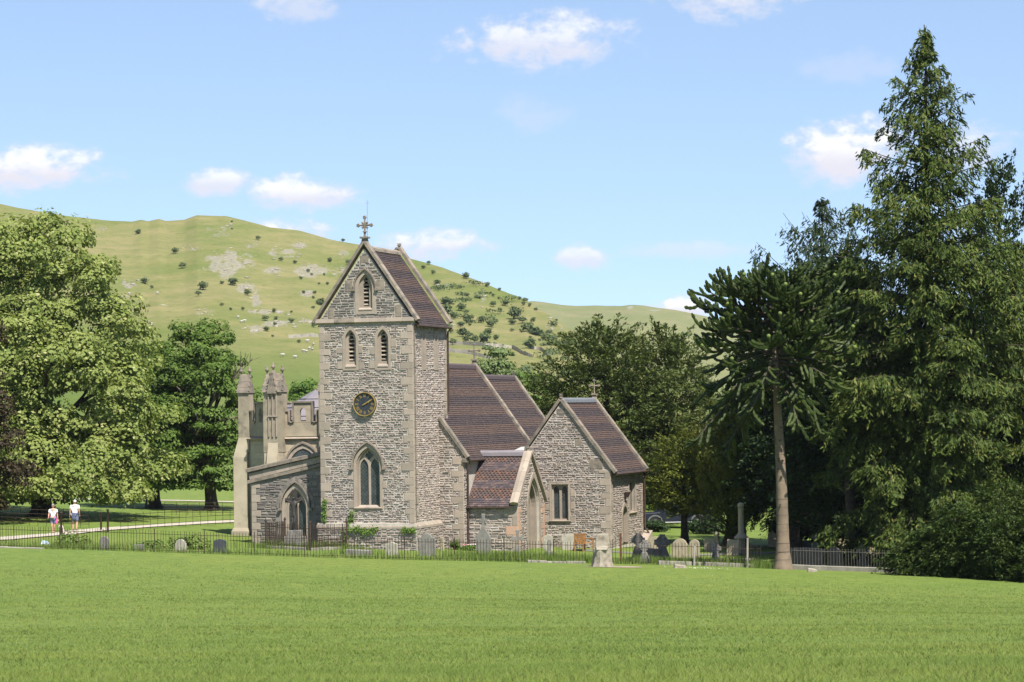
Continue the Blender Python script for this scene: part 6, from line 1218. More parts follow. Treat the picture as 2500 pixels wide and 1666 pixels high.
# ------------------------------------------------------------------ railings
def polyline(pts, step):
    res = []; acc = 0.
    for (a, c) in zip(pts[:-1], pts[1:]):
        a, c = Vector((*a, 0)), Vector((*c, 0)); L = (c-a).length; s = acc
        while s < L: p = a.lerp(c, s/L); res.append((p.x, p.y, math.atan2(c.y-a.y, c.x-a.x))); s += step
        acc = s-L
    return res
def railing(name, label, pts, step, h, rails, hoop=False, post=None, r=.011, group='iron railings round the churchyard', dz=0., tip=.06, sag=0., mt='iron'):
    o0 = gp(*pts[0]); e = empty(name, o0, 0, label, 'fence', group); P = polyline(pts, step)
    b = MB()
    if hoop: b.tube([(0, 0, -.05), (0, 0, h-.09), (step*.15, 0, h-.03), (step*.5, 0, h), (step*.85, 0, h-.03), (step, 0, h-.09), (step, 0, -.05)], r, 5)
    else: b.tube([(0, 0, -.05), (0, 0, h-tip), (0, 0, h-tip*.7), (0, 0, h)], [r, r, r*1.35, r*.2], 5)
    k0 = None
    for i, (x, y, a) in enumerate(P):
        if hoop and i % 2: continue
        z = float(gz(x, y))+dz
        if k0 is None: k0 = b.build('picket', [mt], e); q = k0
        else: q = k0.copy(); COL.objects.link(q)
        q.location = (x-o0.x, y-o0.y, z-o0.z); q.rotation_euler = (rad(random.gauss(0, 1.2)), rad(random.gauss(0, 1.0)), a)
    for zr in rails:
        b2 = MB(); L_ = []
        for i, (x, y, a) in enumerate(P[::6]+[P[-1]]): L_.append((x-o0.x, y-o0.y, float(gz(x, y))+dz-o0.z+zr+sag*math.sin(i*1.3)))
        b2.tube(L_, r*1.25, 5); b2.build('rail', [mt], e)
    if post:
        b3 = MB(); b3.tube([(0, 0, -.1), (0, 0, h*1.0), (0, 0, h*1.03), (0, 0, h*1.08)], [r*2, r*2, r*2.6, r*.5], 6); pk = None
        for (x, y, a) in P[::post]:
            if pk is None: pk = b3.build('post', [mt], e); q = pk
            else: q = pk.copy(); COL.objects.link(q)
            q.location = (x-o0.x, y-o0.y, float(gz(x, y))+dz-o0.z)
    return e
railing('railing', 'long iron picket railing along the lawn from the left edge to the stump seat', [(-26.8, 123.0), (-18.7, 121.0), (-10.9, 120.9), (-3.1, 121.5), (3.5, 122.2)], .142, 1.06, (.10, .88), post=17)
railing('railing', 'short picket railing between the stump seat and the rusty post', [(4.5, 122.5), (5.05, 122.6)], .14, 1.2, (.1, .95)); railing('railing', 'bent hoop-topped railing right of the rusty post', [(5.3, 122.6), (6.9, 122.7)], .15, 1.08, (.1, .8), True)
railing('railing', 'picket railing on the kerb in front of the twin gravestones', [(7.1, 122.8), (9.4, 123.0), (12.1, 123.0)], .155, 1.0, (.1, .82), dz=.1); railing('railing', 'picket railing in front of the black tomb and shaded graves', [(13.55, 122.9), (16.0, 121.7), (18.3, 119.9)], .155, .95, (.08, .8), dz=.12, mt='lit_iron')
for (x, y, h, lb) in [(8.75, 122.6, .95, 'thin bent grey stake against the twin gravestones'), (11.35, 122.6, 1.45, 'pale concrete fence post left of the ringed trunk')]:
    b = MB(); b.box(-.045, .045, -.045, .045, -.2, h); o = tag(b.build('fence_post', ['kerb'], None, .008), lb, 'post'); o.location = gp(x, y); o.rotation_euler = (0, rad(random.uniform(-2, 3)), 0)
def kerb(label, pts, w_=.3, h=.2):
    e = empty('kerb_wall', gp(*pts[0]), 0, label, 'kerb', 'low stone kerbs under the railings'); o0 = e.location
    for (x, y, a), (x2, y2, a2) in zip(polyline(pts, .95)[:-1], polyline(pts, .95)[1:]):
        z = float(gz(x, y)); z2 = float(gz(x2, y2)); d = Vector((x2-x, y2-y, 0)); n_ = Vector((-d.y, d.x, 0)).normalized()*w_/2; j = random.uniform(-.015, .015); d *= .99
        d.z = z2-z; b = MB(); c = [Vector((x, y, z-.15))-n_, Vector((x, y, z-.15))+d-n_, Vector((x, y, z-.15))+d+n_, Vector((x, y, z-.15))+n_]; b.hexa([p-o0 for p in c]+[p-o0+Vector((0, 0, .15+h+j)) for p in c]); b.build('kerb_stone', ['kerb'], e, .015)
kerb('pale low kerb left of the stump seat', [(.6, 121.7), (3.6, 122.05)], h=.1); kerb('low stone kerb in front of the twin gravestones', [(7.0, 122.7), (9.4, 122.95), (12.3, 122.95)], h=.18); kerb('low stone kerb running from the ringed trunk to the laurels', [(13.5, 122.7), (16.0, 121.5), (18.9, 119.3)], h=.22)
kerb('broken line of pale stones at the far left edge of the lawn', [(-26.5, 122.2), (-22.5, 121.2)], .25, .06)
# enclosure round the crucifix
FL, FR, BR, BL = (-13.2, 133.0), (-10.7, 131.1), (-9.0, 134.2), (-12.5, 136.4)
for nm, a, c in (('front rail', FL, FR), ('right rail', FR, BR), ('left rail', FL, BL)):
    railing('grave_railing', {'front rail': 'front side of the spiked grave railing round the crucifix', 'right rail': 'right side of the spiked grave railing near the tower', 'left rail': 'left side of the spiked grave railing near the vestry wall'}[nm], [a, c], .12, 1.25, (.12, 1.02), group='spiked railings round the crucifix', dz=.12, tip=.1, r=.012)
for i, (x, y) in enumerate((FL, FR, BR, BL)):
    b = MB(); b.lathe([(.05, -.2), (.05, 1.3), (.03, 1.34), (.07, 1.42), (.05, 1.5), (.02, 1.55)], 8); o = tag(b.build('railing_post', ['iron']), ['left front', 'right front', 'right rear', 'left rear'][i]+' urn-topped corner post of the railing round the crucifix', 'post', 'corner posts of the grave railing'); o.location = gp(x, y)
kerb('dark kerb under the front of the grave railing', [FL, FR], .2, .14); kerb('dark kerb under the right side of the grave railing', [FR, BR], .2, .14)
# ------------------------------------------------------------------ skinned figures
def skin(name, J, E, R_, mt, parent=None, sub=2, root=0):
    """one continuous body grown over joints J (positions), edges E, radii R_"""
    me = bpy.data.meshes.new(name); me.from_pydata([tuple(j) for j in J], E, []); o = newobj(name, me, parent)
    s = o.modifiers.new('skin', 'SKIN'); s.use_smooth_shade = True
    for i, v in enumerate(me.skin_vertices[0].data): r = R_[i]; v.radius = r if isinstance(r, tuple) else (r, r); v.use_root = (i == root)
    if sub: u = o.modifiers.new('sub', 'SUBSURF'); u.levels = sub; u.render_levels = sub
    bpy.context.view_layer.update(); bake(o); o.data.materials.clear(); o.data.materials.append(MATS[mt]); return o
e = empty('crucifix', gp(-11.75, 133.9), -TH+.1, 'dark carved crucifix monument with figure inside the spiked grave railing', 'monument')
mat('bronze', (.026, .022, .019), (.045, .038, .032), 6, .6, .5, 20, spec=.4)
for i, (w_, z0, z1) in enumerate(((.62, -.2, .35), (.5, .35, .62), (.36, .62, .95))): b = MB(); b.box(-w_, w_, -w_*.8, w_*.8, z0, z1); b.build('base_step', ['grave_grey'], e, .02)
b = MB(); b.prism([(-.17, .9), (.17, .9), (.13, 2.42), (.52, 2.42), (.52, 2.66), (.13, 2.66), (.13, 3.12), (-.13, 3.12), (-.13, 2.66), (-.52, 2.66), (-.52, 2.42), (-.13, 2.42)], -.02, .16); b.build('cross', ['bronze'], e, .015)
skin('figure', [(0, -.12, 1.75), (0, -.13, 2.05), (.0, -.12, 2.38), (.0, -.14, 2.55), (.03, -.2, 2.72), (.16, -.11, 2.42), (.33, -.08, 2.5), (.48, -.06, 2.57), (-.16, -.11, 2.42), (-.33, -.08, 2.5), (-.48, -.06, 2.57), (.07, -.14, 1.68), (.06, -.22, 1.36), (.03, -.12, 1.02), (-.07, -.14, 1.68), (-.05, -.22, 1.36), (-.02, -.13, 1.02), (.02, -.22, .95)],
     [(0, 1), (1, 2), (2, 3), (3, 4), (2, 5), (5, 6), (6, 7), (2, 8), (8, 9), (9, 10), (0, 11), (11, 12), (12, 13), (0, 14), (14, 15), (15, 16), (13, 17)], [.12, .11, .14, .05, .085, .06, .045, .035, .06, .045, .035, .085, .06, .04, .085, .06, .04, .03], 'bronze', e)
# ------------------------------------------------------------------ path, verge
def strip(name, pts, w_, mt, dz=.02, kind='structure'):
    V = []; n = 40; P = [Vector((*p, 0)) for p in pts]; tot = sum((a-b_).length for a, b_ in zip(P[:-1], P[1:])); 
    Q = polyline(pts, tot/n); me = bpy.data.meshes.new(name); F_ = []
    for i, (x, y, a) in enumerate(Q):
        n_ = Vector((-math.sin(a), math.cos(a), 0)); j = random.uniform(-.06, .06)
        for s in (-1, -.35, .35, 1): q = Vector((x, y, 0))+n_*(w_/2*s+j); V.append((q.x, q.y, float(gz(q.x, q.y))+dz+(.06 if abs(s) < .5 else .02)))
    for i in range(len(Q)-1):
        for k in range(3): F_.append((4*i+k, 4*i+4+k, 4*i+5+k, 4*i+1+k))
    me.from_pydata(V, [], F_); return tag(newobj(name, me, None, [mt]), kind=kind)
strip('path', [(-36, 119.5), (-31, 127), (-27.6, 133.4), (-26.4, 139.1), (-25.3, 145.9), (-23.8, 151.3), (-21.4, 157.7), (-18.7, 163.9), (-14, 173), (-6, 186)], 1.5, 'gravel', .03)
strip('path', [(-44, 196), (-30, 197), (-20, 199), (-8, 203)], 1.6, 'gravel', .03)
mat('tarmac', (.15, .14, .125), (.12, .112, .10), 3, .95, .5, 30)
strip('path', [(3.5, 139.5), (9, 136.5), (14, 141), (24, 146)], .8, 'tarmac', .0)
railing('estate_railing', 'thin wire estate railing along the gravel path left of the church', [(-23.2, 147.6), (-20.2, 156.3), (-16.8, 164.5)], .95, 1.1, (.3, .6, .98), r=.012, group='estate railings along the path', mt='iron', tip=.01)
railing('estate_railing', 'brown estate railing behind the two walkers', [(-38, 150.5), (-30, 151.5), (-25.4, 150.4)], .55, 1.1, (.25, .5, .75, 1.0), r=.013, group='estate railings along the path', mt='iron', tip=.01, sag=.02)
railing('estate_railing', 'distant brown estate railing under the oak', [(-24, 172), (-19, 173.5), (-12, 175)], .8, .9, (.2, .42, .64, .85), r=.013, group='estate railings along the path', mt='iron', tip=.01, sag=.02)
for (x, y, h, lb) in [(-23.8, 146.7, 1.35, 'taller iron gate post beside the path right of the man'), (-24.35, 147.6, 1.15, 'shorter iron gate post beside the taller one'), (-24.83, 137.3, 1.45, 'dark iron post standing between the woman and the man')]:
    b = MB(); b.lathe([(.06, -.2), (.06, h-.12), (.09, h-.08), (.09, h-.03), (.04, h)], 8); o = tag(b.build('gate_post', ['iron']), lb, 'post', 'iron posts by the path'); o.location = gp(x, y)
for (x, y, r, h, lb) in [(-22.4, 126.5, 1.0, .75, 'leafy shrub behind the small round-topped gravestone at the left'), (-16.8, 129.5, 1.1, .8, 'straggly flowering shrub behind the pale worn gravestone'), (-18.6, 128.8, .7, .5, 'low reddish shrub left of the straggly one')]: bush('garden_shrub', lb, x, y, r, h, 'weed', 22, 90, .06, 'shrubs in the left churchyard')
# ================================================================== PEOPLE, DOG, CAR
mat('skin_tone', (.52, .30, .20), (.48, .27, .18), 8, .6, .1); mat('white_shirt', (.80, .79, .79), (.72, .71, .72), 6, .85, .3, 14); mat('pink_cloth', (.72, .10, .30), (.62, .08, .25), 6, .85, .3, 14)
mat('blue_shorts', (.16, .19, .27), (.13, .155, .22), 6, .85, .3, 14); mat('navy_cloth', (.085, .10, .165), (.07, .08, .135), 6, .85, .3, 14); mat('grey_hair', (.26, .25, .24), (.18, .175, .17), 30, .8, .5, 60); mat('sand_bag', (.50, .36, .22), (.44, .31, .19), 8, .7)
mat('shoe', (.10, .09, .085), (.14, .13, .12), 8, .8); mat('yellow_ball', (.75, .68, .04), (.7, .6, .03), 8, .6); mat('cap_cloth', (.62, .60, .58), (.55, .53, .51), 8, .85); mat('dog_fur', (.62, .52, .42), (.72, .66, .58), 10, .95, .6, 50)
BE = [(0, 1), (1, 2), (2, 3), (2, 4), (4, 5), (5, 6), (2, 7), (7, 8), (8, 9), (0, 10), (10, 11), (11, 12), (12, 13), (0, 14), (14, 15), (15, 16), (16, 17)]
def hand(parent, p, d, side, curl=.5):
    """palm with four bent fingers and a thumb off its side"""
    d = Vector(d).normalized(); s = d.orthogonal().normalized(); t = d.cross(s); J = [Vector(p), Vector(p)+d*.085]; E = [(0, 1)]; R_ = [.024, .034]
    for k in range(4):
        L = (.062, .074, .07, .054)[k]; o = s*(k-1.5)*.019; a = J[1]+o; b_ = a+d*L*.55-t*L*curl*.3; c = b_+d*L*.35-t*L*curl*.7; i = len(J); J += [a, b_, c]; E += [(1, i), (i, i+1), (i+1, i+2)]; R_ += [.0095, .009, .007]
    i = len(J); J += [J[0]+d*.03+s*.032*side, J[0]+d*.07+s*.058*side-t*.02]; E += [(0, i), (i, i+1)]; R_ += [.012, .009]
    return skin('hand', J, E, R_, 'skin_tone', parent, 1)
def head(parent, c, face, hair, mt_hair, cap=False):
    """skull, jaw, nose, ears, eyes and mouth; face = heading"""
    R_ = Matrix.Rotation(face, 4, 'Z'); T = Matrix.Translation(c)@R_; bm = bmesh.new(); bmesh.ops.create_uvsphere(bm, u_segments=16, v_segments=12, radius=.1)
    for v in bm.verts:
        v.co.z *= 1.18; v.co.x *= .82; v.co.y *= .98
        if v.co.z < -.02: k = (-.02-v.co.z)/.1; v.co.x *= 1-.32*k; v.co.y = v.co.y*(1-.2*k)-.012*k
        if abs(v.co.x) < .02 and v.co.y < -.07 and -.04 < v.co.z < .015: v.co.y -= .016
    for sx_ in (-1, 1):
        r = bmesh.ops.create_uvsphere(bm, u_segments=6, v_segments=5, radius=.025, matrix=Matrix.Translation((sx_*.082, .005, -.005))@Matrix.Diagonal((.4, .7, 1.2, 1)))
    me = bpy.data.meshes.new('head'); bm.to_mesh(me); bm.free(); me.transform(T); me.polygons.foreach_set('use_smooth', [True]*len(me.polygons)); h = newobj('head', me, parent, ['skin_tone'])
    for sx_ in (-1, 1): b = MB(); b.lathe([(.002, -.008), (.012, 0), (.002, .008)], 6); b.v = [tuple(T@Vector((x+sx_*.032, y-.088, z+.012))) for x, y, z in b.v]; b.build('eye', ['shoe'], h)
    b = MB(); b.box(-.022, .022, -.092, -.082, -.058, -.05); b.v = [tuple(T@Vector(v)) for v in b.v]; b.build('mouth', ['pink_cloth'], h)
    bm = bmesh.new(); bmesh.ops.create_uvsphere(bm, u_segments=16, v_segments=12, radius=.112)
    for v in bm.verts: v.co.z *= 1.14; v.co.x *= .84; v.co.y *= .98
    bmesh.ops.delete(bm, geom=[v for v in bm.verts if v.co.z < (-.03 if v.co.y > .0 else .045)], context='VERTS')
    if cap: bmesh.ops.create_cone(bm, segments=12, radius1=.09, radius2=.085, depth=.014, cap_ends=True, matrix=Matrix.Translation((0, -.10, .05)))
    me = bpy.data.meshes.new('hair'); bm.to_mesh(me); bm.free(); me.transform(T); me.polygons.foreach_set('use_smooth', [True]*len(me.polygons)); newobj('cap' if cap else 'hair', me, h, [mt_hair]); return h
def person(label, x, y, rz, arms, legs, H, face, cloth):
    """arms, legs: joint positions; cloth: list of (name, joint ids, edges, radii, material)"""
    e = empty('person', gp(x, y, .04), rz, label, 'person', 'walkers on the path'); k = H/1.72
    J = [(0, 0, .95), (0, .01, 1.18), (0, .0, 1.40), (0, -.01, 1.53)]+arms+legs; J = [(a*k, b_*k, c*k) for a, b_, c in J]
    R_ = [(.15, .11), (.13, .10), (.15, .095), (.05, .05), .055, .042, .03, .055, .042, .03, .095, .065, .042, .05, .095, .065, .042, .05]; R_ = [tuple(q*k for q in r) if isinstance(r, tuple) else r*k for r in R_]
    skin('body', J, BE, R_, 'skin_tone', e)
    for nm, ids, ed, rr, mt in cloth: skin(nm, [J[i] if isinstance(i, int) else tuple(q*k for q in i) for i in ids], ed, rr, mt, e)
    head(e, Vector((0, -.02, 1.635))*k, face, None, 'cap_cloth' if 'cap' in label else 'grey_hair', 'cap' in label)
    for s, (a, c) in ((1, (5, 6)), (-1, (8, 9))): d = Vector(J[c])-Vector(J[a]); hand(e, Vector(J[c]), d, s)
    for a in (12, 16): b = MB(); p = J[a]; b.lathe([(.055, -.01), (.06, .03), (.045, .09)], 8, (0, 0)); b.v = [(p[0]+v[0], p[1]-.05+v[1]*2.0, max(-.02, v[2]-.0)) for v in b.v]; b.build('shoe', ['shoe'], e)
    return e, k, J
wm, k, J = person('grey-haired woman in white top and pink jumper tied at the waist walking on the path', -26.31, 142.95, rad(12),
    [(-.19, 0, 1.38), (-.25, -.02, 1.12), (-.27, -.20, .98), (.19, 0, 1.38), (.24, .05, 1.12), (.27, .02, .86)], [(-.09, 0, .9), (-.08, -.05, .50), (-.06, .02, .09), (-.07, -.13, .04), (.09, 0, .9), (.08, .03, .50), (.04, .10, .10), (.05, -.05, .05)], 1.66, rad(-20),
    [('top', [1, 2, (0, 0, 1.46), 4, (-.235, -.01, 1.22), 7, (.23, .03, 1.22), (0, 0, 1.0)], [(7, 0), (0, 1), (1, 2), (1, 3), (3, 4), (1, 5), (5, 6)], [(.155, .125), (.17, .115), (.08, .07), .08, .068, .08, .068, (.16, .13)], 'white_shirt'),
     ('shorts', [(0, 0, .98), 10, (-.085, -.03, .55), 14, (.085, .02, .55)], [(0, 1), (1, 2), (0, 3), (3, 4)], [(.17, .13), .115, .095, .115, .095], 'blue_shorts'),
     ('tied_jumper', [(-.16, .0, 1.0), (.0, .06, .99), (.17, 0, .98), (.2, .02, .75), (.0, -.13, .98), (.19, -.05, .55)], [(0, 1), (1, 2), (2, 3), (0, 4), (4, 2), (3, 5)], [.06, .06, .07, .07, .05, .05], 'pink_cloth')])
b = MB(); b.box(-.13, .05, -.24, -.16, .88, 1.0); b.build('waist_bag', ['sand_bag'], wm, .02); b = MB(); b.tube([(-.13, -.1, 1.43), (.02, -.14, 1.22), (.15, -.1, 1.02)], .009, 5); b.build('strap', ['navy_cloth'], wm); b = MB(); b.box(-.07, .07, -.125, -.105, 1.585, 1.615); b.build('sunglasses', ['shoe'], wm, .005)
mn, k, J = person('man in white shirt and pale cap seen from behind, dark jumper tied round waist', -25.63, 146.15, rad(168),
    [(-.21, 0, 1.40), (-.25, .0, 1.12), (-.24, -.10, .90), (.21, 0, 1.40), (.27, .03, 1.12), (.28, .02, .86)], [(-.10, 0, .9), (-.10, -.06, .50), (-.10, .02, .09), (-.11, -.12, .04), (.10, 0, .9), (.10, .03, .50), (.10, .06, .09), (.10, -.08, .04)], 1.78, rad(35),
    [('shirt', [1, 2, (0, 0, 1.47), 4, (-.24, 0, 1.22), 7, (.25, .02, 1.22), (0, 0, .98)], [(7, 0), (0, 1), (1, 2), (1, 3), (3, 4), (1, 5), (5, 6)], [(.18, .14), (.19, .125), (.085, .075), .09, .08, .09, .08, (.185, .145)], 'white_shirt'),
     ('shorts', [(0, 0, .96), 10, (-.105, -.04, .52), 14, (.105, .02, .52)], [(0, 1), (1, 2), (0, 3), (3, 4)], [(.185, .14), .125, .11, .125, .11], 'blue_shorts'),
     ('tied_jumper', [(-.17, .05, .98), (0, .13, .97), (.17, .05, .98), (0, .15, .72), (-.1, .13, .62), (.1, .13, .62)], [(0, 1), (1, 2), (1, 3), (3, 4), (3, 5)], [.06, .08, .06, .10, .09, .09], 'navy_cloth')])
p = mn.matrix_basis@(Vector((.29, -.02, .70)))
b = MB(); b.lathe([(.005, -.06), (.05, -.035), (.065, 0), (.05, .04), (.005, .06)], 10); o = tag(b.build('ball', ['yellow_ball']), "bright yellow ball held in the man's hand", 'ball'); o.location = p
e = empty('dog', gp(-25.75, 142.6, .03), rad(200), 'small shaggy cream dog on the path between the walkers', 'dog')
skin('body', [(0, .22, .27), (0, 0, .26), (0, -.2, .29), (0, -.3, .38), (0, -.38, .42), (0, -.48, .39), (.06, .22, .16), (.06, .25, .09), (.06, .22, .01), (-.06, .22, .16), (-.06, .25, .09), (-.06, .22, .01), (.06, -.18, .15), (.06, -.18, .01), (-.06, -.18, .15), (-.06, -.18, .01), (0, .32, .36), (0, .33, .46)],
     [(0, 1), (1, 2), (2, 3), (3, 4), (4, 5), (0, 6), (6, 7), (7, 8), (0, 9), (9, 10), (10, 11), (2, 12), (12, 13), (2, 14), (14, 15), (0, 16), (16, 17)], [.10, .095, .115, .08, .085, .04, .05, .035, .03, .05, .035, .03, .045, .032, .045, .032, .03, .02], 'dog_fur', e)
for s in (-1, 1): b = MB(); b.tube([(s*.06, -.36, .49), (s*.1, -.36, .44), (s*.105, -.37, .36)], [.02, .035, .015], 6); b.build('ear', ['dog_fur'], e)
b = MB(); b.lathe([(.003, -.015), (.018, 0), (.003, .015)], 6); b.v = [(x, y-.51, z+.4) for x, y, z in b.v]; b.build('nose', ['shoe'], e)
mat('blue_bag', (.12, .25, .5), (.6, .62, .65), 5, .6); b = MB(); b.hexa([(-.26, -.15, -.05), (.26, -.13, -.05), (.24, .15, -.05), (-.24, .13, -.05), (-.14, -.08, .2), (.16, -.1, .12), (.14, .1, .14), (-.12, .08, .22)]); o = tag(b.build('flower_wreath', ['blue_bag'], None, .04), 'small blue and white bundle lying in the grass left of the path', 'bundle'); o.location = gp(-24.4, 130.2)
# ------------------------------------------------------------------ pick-up truck under the yews
mat('car_paint', (.012, .015, .024), (.014, .017, .026), 2, .4, .02, 10, spec=.35); mat('car_glass', (.02, .025, .03), (.03, .035, .04), 2, .08, .0, 10, spec=.7); mat('tyre', (.02, .02, .02), None, 5, .9); mat('alloy', (.28, .28, .285), (.24, .24, .245), 5, .35, .05, 10, metal=.7); mat('silver_trim', (.2, .2, .205), (.17, .17, .175), 5, .4, .05, 10, metal=.5)
e = empty('pickup_truck', gp(10.95, 172), rad(8), 'dark blue off-road vehicle with silver wheel arches parked under the yews', 'car')
prof = [(-2.4, .5), (-2.42, 1.0), (-2.25, 1.08), (-1.2, 1.12), (-.55, 1.75), (1.35, 1.78), (2.2, 1.15), (2.42, 1.1), (2.45, .5), (1.95, .42), (-1.95, .42)]
b = MB(); b.prism(prof, -.9, .9); body = b.build('body', ['car_paint'], e, .06)
for s in (-1, 1):
    for (x0, x1, x2, x3) in ((-.98, -.5, -.02, -.02), (.04, .04, .8, .8), (.86, .86, 1.3, 1.75)):
        b = MB(); b.prism([(x0, 1.18), (x3, 1.18), (x2, 1.66), (x1, 1.66)], s*.895, s*.91); b.build('window', ['car_glass'], e)
    for wx in (-1.5, 1.5):
        b = MB(); b.tube([(wx, s*.72, .4), (wx, s*.95, .4)], .4, 20, smooth=False); wh = b.build('wheel', ['tyre'], e); b = MB(); b.tube([(wx, s*.94, .4), (wx, s*.962, .4)], .25, 14, smooth=False); b.build('rim', ['alloy'], wh)
        b = MB(); ao = [(wx+.56*math.cos(a), .4+.56*math.sin(a)) for a in [math.pi*i/12 for i in range(13)]]; ai = [(wx+.45*math.cos(a), .4+.45*math.sin(a)) for a in [math.pi*i/12 for i in range(13)]]; b.ring(ao, ai, s*.86, s*.95, None, False); b.build('wheel_arch', ['silver_trim'], e)
    b = MB(); b.box(-2.46, -2.38, s*.75-.13, s*.75+.13, .8, .95); b.build('headlight', ['alloy'], e); b = MB(); b.tube([(-1.0, s*.97, .42), (1.0, s*.97, .42)], .05, 6); b.build('side_step', ['silver_trim'], e)
for i, (x, lb) in enumerate([(5, 'hedge section behind the big yew left of the parked truck'), (9.5, 'bright hedge section right behind the parked truck'), (14, 'bright hedge section behind the stone column'), (19, 'bright hedge section behind the ringed trunk'), (24.5, 'hedge section at the far right behind the shaded graves'), (30, 'hedge section hidden at the right edge')]): bush('field_hedge', lb, x, 199+i*.6, 3.0, 2.6, 'leaf_bright', 60, 90, .12, 'field hedge sections', 'hedge')
bush('undergrowth', 'dark low shrub hiding the nose of the parked truck', 9.3, 166, 1.0, .9, 'leaf_shade', 20, 90, .08, 'dark shrubs before the truck')
bush('undergrowth', 'dark low shrub in front of the rear wheel of the parked truck', 12.6, 165, 1.3, 1.2, 'leaf_shade', 24, 90, .08, 'dark shrubs before the truck')
# ------------------------------------------------------------------ ivy and flowers on the tower foot
def ivy(label, pts, n, spread, size=.05, mt='ivy'):
    P = []; M_ = CH.matrix_basis
    for (u, v, z) in pts:
        for i in range(n): P.append(M_@Vector((u+random.gauss(0, spread), v-.06-abs(random.gauss(0, .05)), z+random.gauss(0, spread*.8))))
    P = np.array(P); e = empty('ivy', tuple(P.mean(0)), 0, label, 'climber', 'ivy on the tower foot'); Nn = np.tile(np.array((-.3, -1., .5)), (len(P), 1))+rng.normal(size=P.shape)*.4
    leaf_mesh('leaves', [leaf_arrays(P-P.mean(0), Nn, size, size*.8)], e, mt); b = MB(); b.tube(wobble(Vector(P[0])-Vector(P.mean(0)), Vector(P[-1])-Vector(P.mean(0)), 4, .04), .012, 5); b.build('stem', ['bark'], e)
ivy('trailing ivy along the middle of the tower plinth', [(-3.6+i*.2, -.2, 1.12+.08*math.sin(i)) for i in range(8)], 34, .12); ivy('short trail of ivy at the right end of the tower plinth', [(-.55+i*.15, -.2, 1.12) for i in range(5)], 30, .10); ivy('upright green climber at the left corner of the tower', [(-5.15, -.05, 1.6+i*.16) for i in range(8)], 22, .07, .055); ivy('leafy sprig below the left side of the big tower window', [(-3.75+.05*i, -.05, 1.5+i*.13) for i in range(5)], 22, .12)
ivy('dark climber trailing from the plinth towards the railing', [(-3.9, -.2, 1.1-i*.14) for i in range(5)], 18, .12)
mat('petal_red', (.6, .03, .08), (.5, .02, .06), 4, .7); mat('petal_white', (.8, .78, .72), None, 4, .7)
for (x, y, r, h, lb) in [(-3.3, 136.9, .35, .6, 'dark green plant at the foot of the nave corner'), (-2.4, 136.7, .55, .35, 'low flower bed with red and white blooms by the porch drainpipe')]:
    q = bush('flower_bed', lb, x, y, r, h, 'leaf_field', 14, 70, .045, None, 'plant')
    if r > .4:
        for k_, mt in enumerate(('petal_red', 'petal_white', 'petal_white')): b = MB(); [b.lathe([(.002, .3), (.045, .33), (.002, .36)], 6, (random.uniform(-.45, .45), random.uniform(-.3, .1))) for _ in range(9)]; tag(b.build('blossom', [mt], q), kind='stuff')
# ------------------------------------------------------------------ grass
def blades(name, P, h, w_, mt, lean=.35, label=None, cat='grass'):
    n = len(P); a = rng.random(n)*2*np.pi; d = np.stack([np.cos(a), np.sin(a), np.zeros(n)], -1); h = np.broadcast_to(h, (n,))[:, None]*(.55+.9*rng.random((n, 1))); ln = unit(rng.normal(size=(n, 3))*np.array((1, 1, 0))+1e-6)*lean*rng.random((n, 1))
    m1 = P+np.array((0, 0, 1.))*h*.6+ln*h*.35; tp = P+np.array((0, 0, 1.))*h+ln*h; V = np.stack([P-d*w_, P+d*w_, m1+d*w_*.7, tp, m1-d*w_*.7], 1).reshape(-1, 3); me = bpy.data.meshes.new(name)
    q = np.arange(n)[:, None]*5; F4 = np.concatenate([q+0, q+1, q+2, q+4], 1); F3 = np.concatenate([q+4, q+2, q+3], 1); Fq = np.concatenate([F3, np.stack([q[:, 0], q[:, 0]+1, q[:, 0]+2], 1), np.stack([q[:, 0], q[:, 0]+2, q[:, 0]+4], 1)]); me = npmesh(name, V, Fq)
    return tag(newobj(name, me, None, [mt]), label, cat, kind='stuff')
P = []
fence_line = [(-26.8, 123.0), (-18.7, 121.0), (-10.9, 120.9), (-3.1, 121.5), (3.5, 122.2), (7, 122.8), (12.6, 123.0)]
for (x, y, a) in polyline(fence_line, .012):
    dens = .35+.65*float(fbm(x*.5, 3., 2, 3)); dens = dens+(.5 if x > -5 else 0)
    if random.random() < dens: P.append((x+random.gauss(0, .10), y+random.gauss(0, .22), 0))
for (cx_, cy_, n, s) in [(-1.6, 125.5, 700, 1.2), (1.5, 126, 900, 1.3), (.0, 123.5, 700, 1.2), (3, 123.5, 500, .5), (6.9, 126, 700, .6), (8.5, 125, 400, .8), (10, 126, 500, .9), (11.6, 127, 500, .6), (-12, 133, 900, 1.2), (-9.9, 134, 400, .8), (-21, 124, 500, 1.4), (-7.8, 126.2, 250, .6), (12.2, 122.6, 400, .4)]:
    P += [(random.gauss(cx_, s), random.gauss(cy_, s*.6), 0) for _ in range(n)]
P = np.array(P); P[:, 2] = gz(P[:, 0], P[:, 1])-.01; hh = .20+.30*fbm(P[:, 0]*.8, P[:, 1]*.8, 4, 3)
blades('long_grass', P, hh, .012, 'weed', .5, 'uncut grass and weeds along the railing')

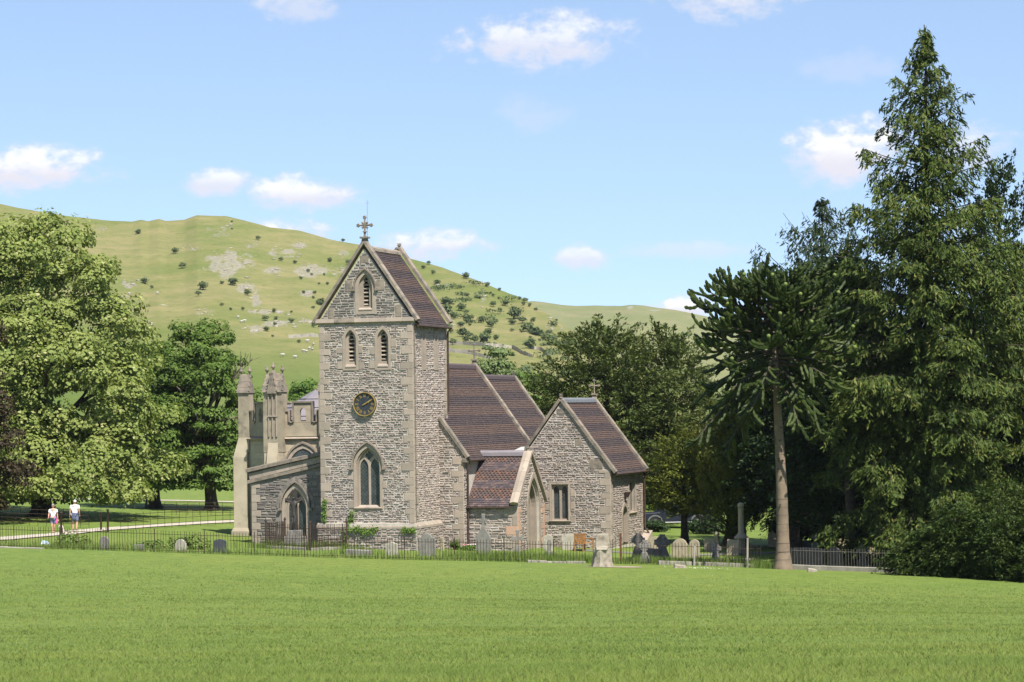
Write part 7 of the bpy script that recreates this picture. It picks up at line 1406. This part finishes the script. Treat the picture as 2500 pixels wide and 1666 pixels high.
# mown lawn: single blades, thinning out with distance from the terrace
leafmat('lawn_blade', (.074, .130, .024), (.180, .218, .047), .25, .28, (.22, .225, .09), up=.6)
def lawn_blades(d0, d1, n, h, w0, seed):
    r_ = np.random.default_rng(seed); d = np.sqrt(d0*d0+(d1*d1-d0*d0)*r_.random(n)); x = (r_.random(n)*2-1)*(.235*d+1.5+.05*np.maximum(0, d-60))+r_.normal(size=n)*.6
    k = fbm(x*1.3, d*1.3, 8, 4); keep = r_.random(n) < (.35+1.1*k)*(1-sstep(85, 119, d)*.97); d = d[keep]; x = x[keep]; k = k[keep]; n = len(d)
    P = np.stack([x, d, gz(x, d)-.008], -1); a = r_.random(n)*2*np.pi; s = np.stack([np.cos(a), np.sin(a), np.zeros(n)], -1); ln = r_.normal(size=(n, 3))*np.array((.8, .8, 0))
    hh = (h*(.5+.9*r_.random(n))*(.6+.9*k))[:, None]; w_ = (w0*d/d0)[:, None]; return np.stack([P-s*w_, P+s*w_, P+(np.array((0, 0, 1.))+ln)*hh], 1).reshape(-1, 3)
LV = np.concatenate([lawn_blades(13.2, 16.5, 80000, .044, .0026, 6), lawn_blades(16, 20, 95000, .040, .0032, 1), lawn_blades(20, 30, 130000, .034, .0045, 2), lawn_blades(30, 48, 120000, .034, .0065, 3), lawn_blades(48, 78, 120000, .036, .0095, 4), lawn_blades(78, 119, 130000, .040, .014, 5)])
tag(newobj('lawn_grass', npmesh('lawn_grass', LV, np.arange(len(LV)).reshape(-1, 3)), None, ['lawn_blade']), 'mown grass blades of the sloping foreground lawn', 'grass', kind='stuff')

DV = []
for (cx_, cy_, n, sx_, sy_) in [(8.6, 118.2, 60, .7, .5), (-20, 118, 25, 5, 2), (10, 105, 25, 8, 6)]:
    x = rng.normal(size=n)*sx_+cx_; y = rng.normal(size=n)*sy_+cy_; P = np.stack([x, y, gz(x, y)+.035], -1); DV.append(leaf_arrays(P, np.tile(np.array((.1, -.4, 1.)), (n, 1))+rng.normal(size=(n, 3))*.2, .014, .014))
tag(leaf_mesh('daisies', DV, None, 'petal_white'), 'tiny white daisies scattered in the lawn', 'daisies', kind='stuff')

# ================================================================== AIR
m_, N = newmat('air'); v = N.nd('ShaderNodeVolumePrincipled'); v.inputs['Color'].default_value = (.86, .92, 1., 1); v.inputs['Density'].default_value = .00005; v.inputs['Anisotropy'].default_value = .25
o_ = N.nd('ShaderNodeOutputMaterial'); N.l.new(v.outputs[0], o_.inputs['Volume'])
b = MB(); b.box(-1500, 1500, -400, 2600, -7, 190); tag(b.build('haze', ['air']), 'thin summer haze over the valley', 'haze', kind='stuff')
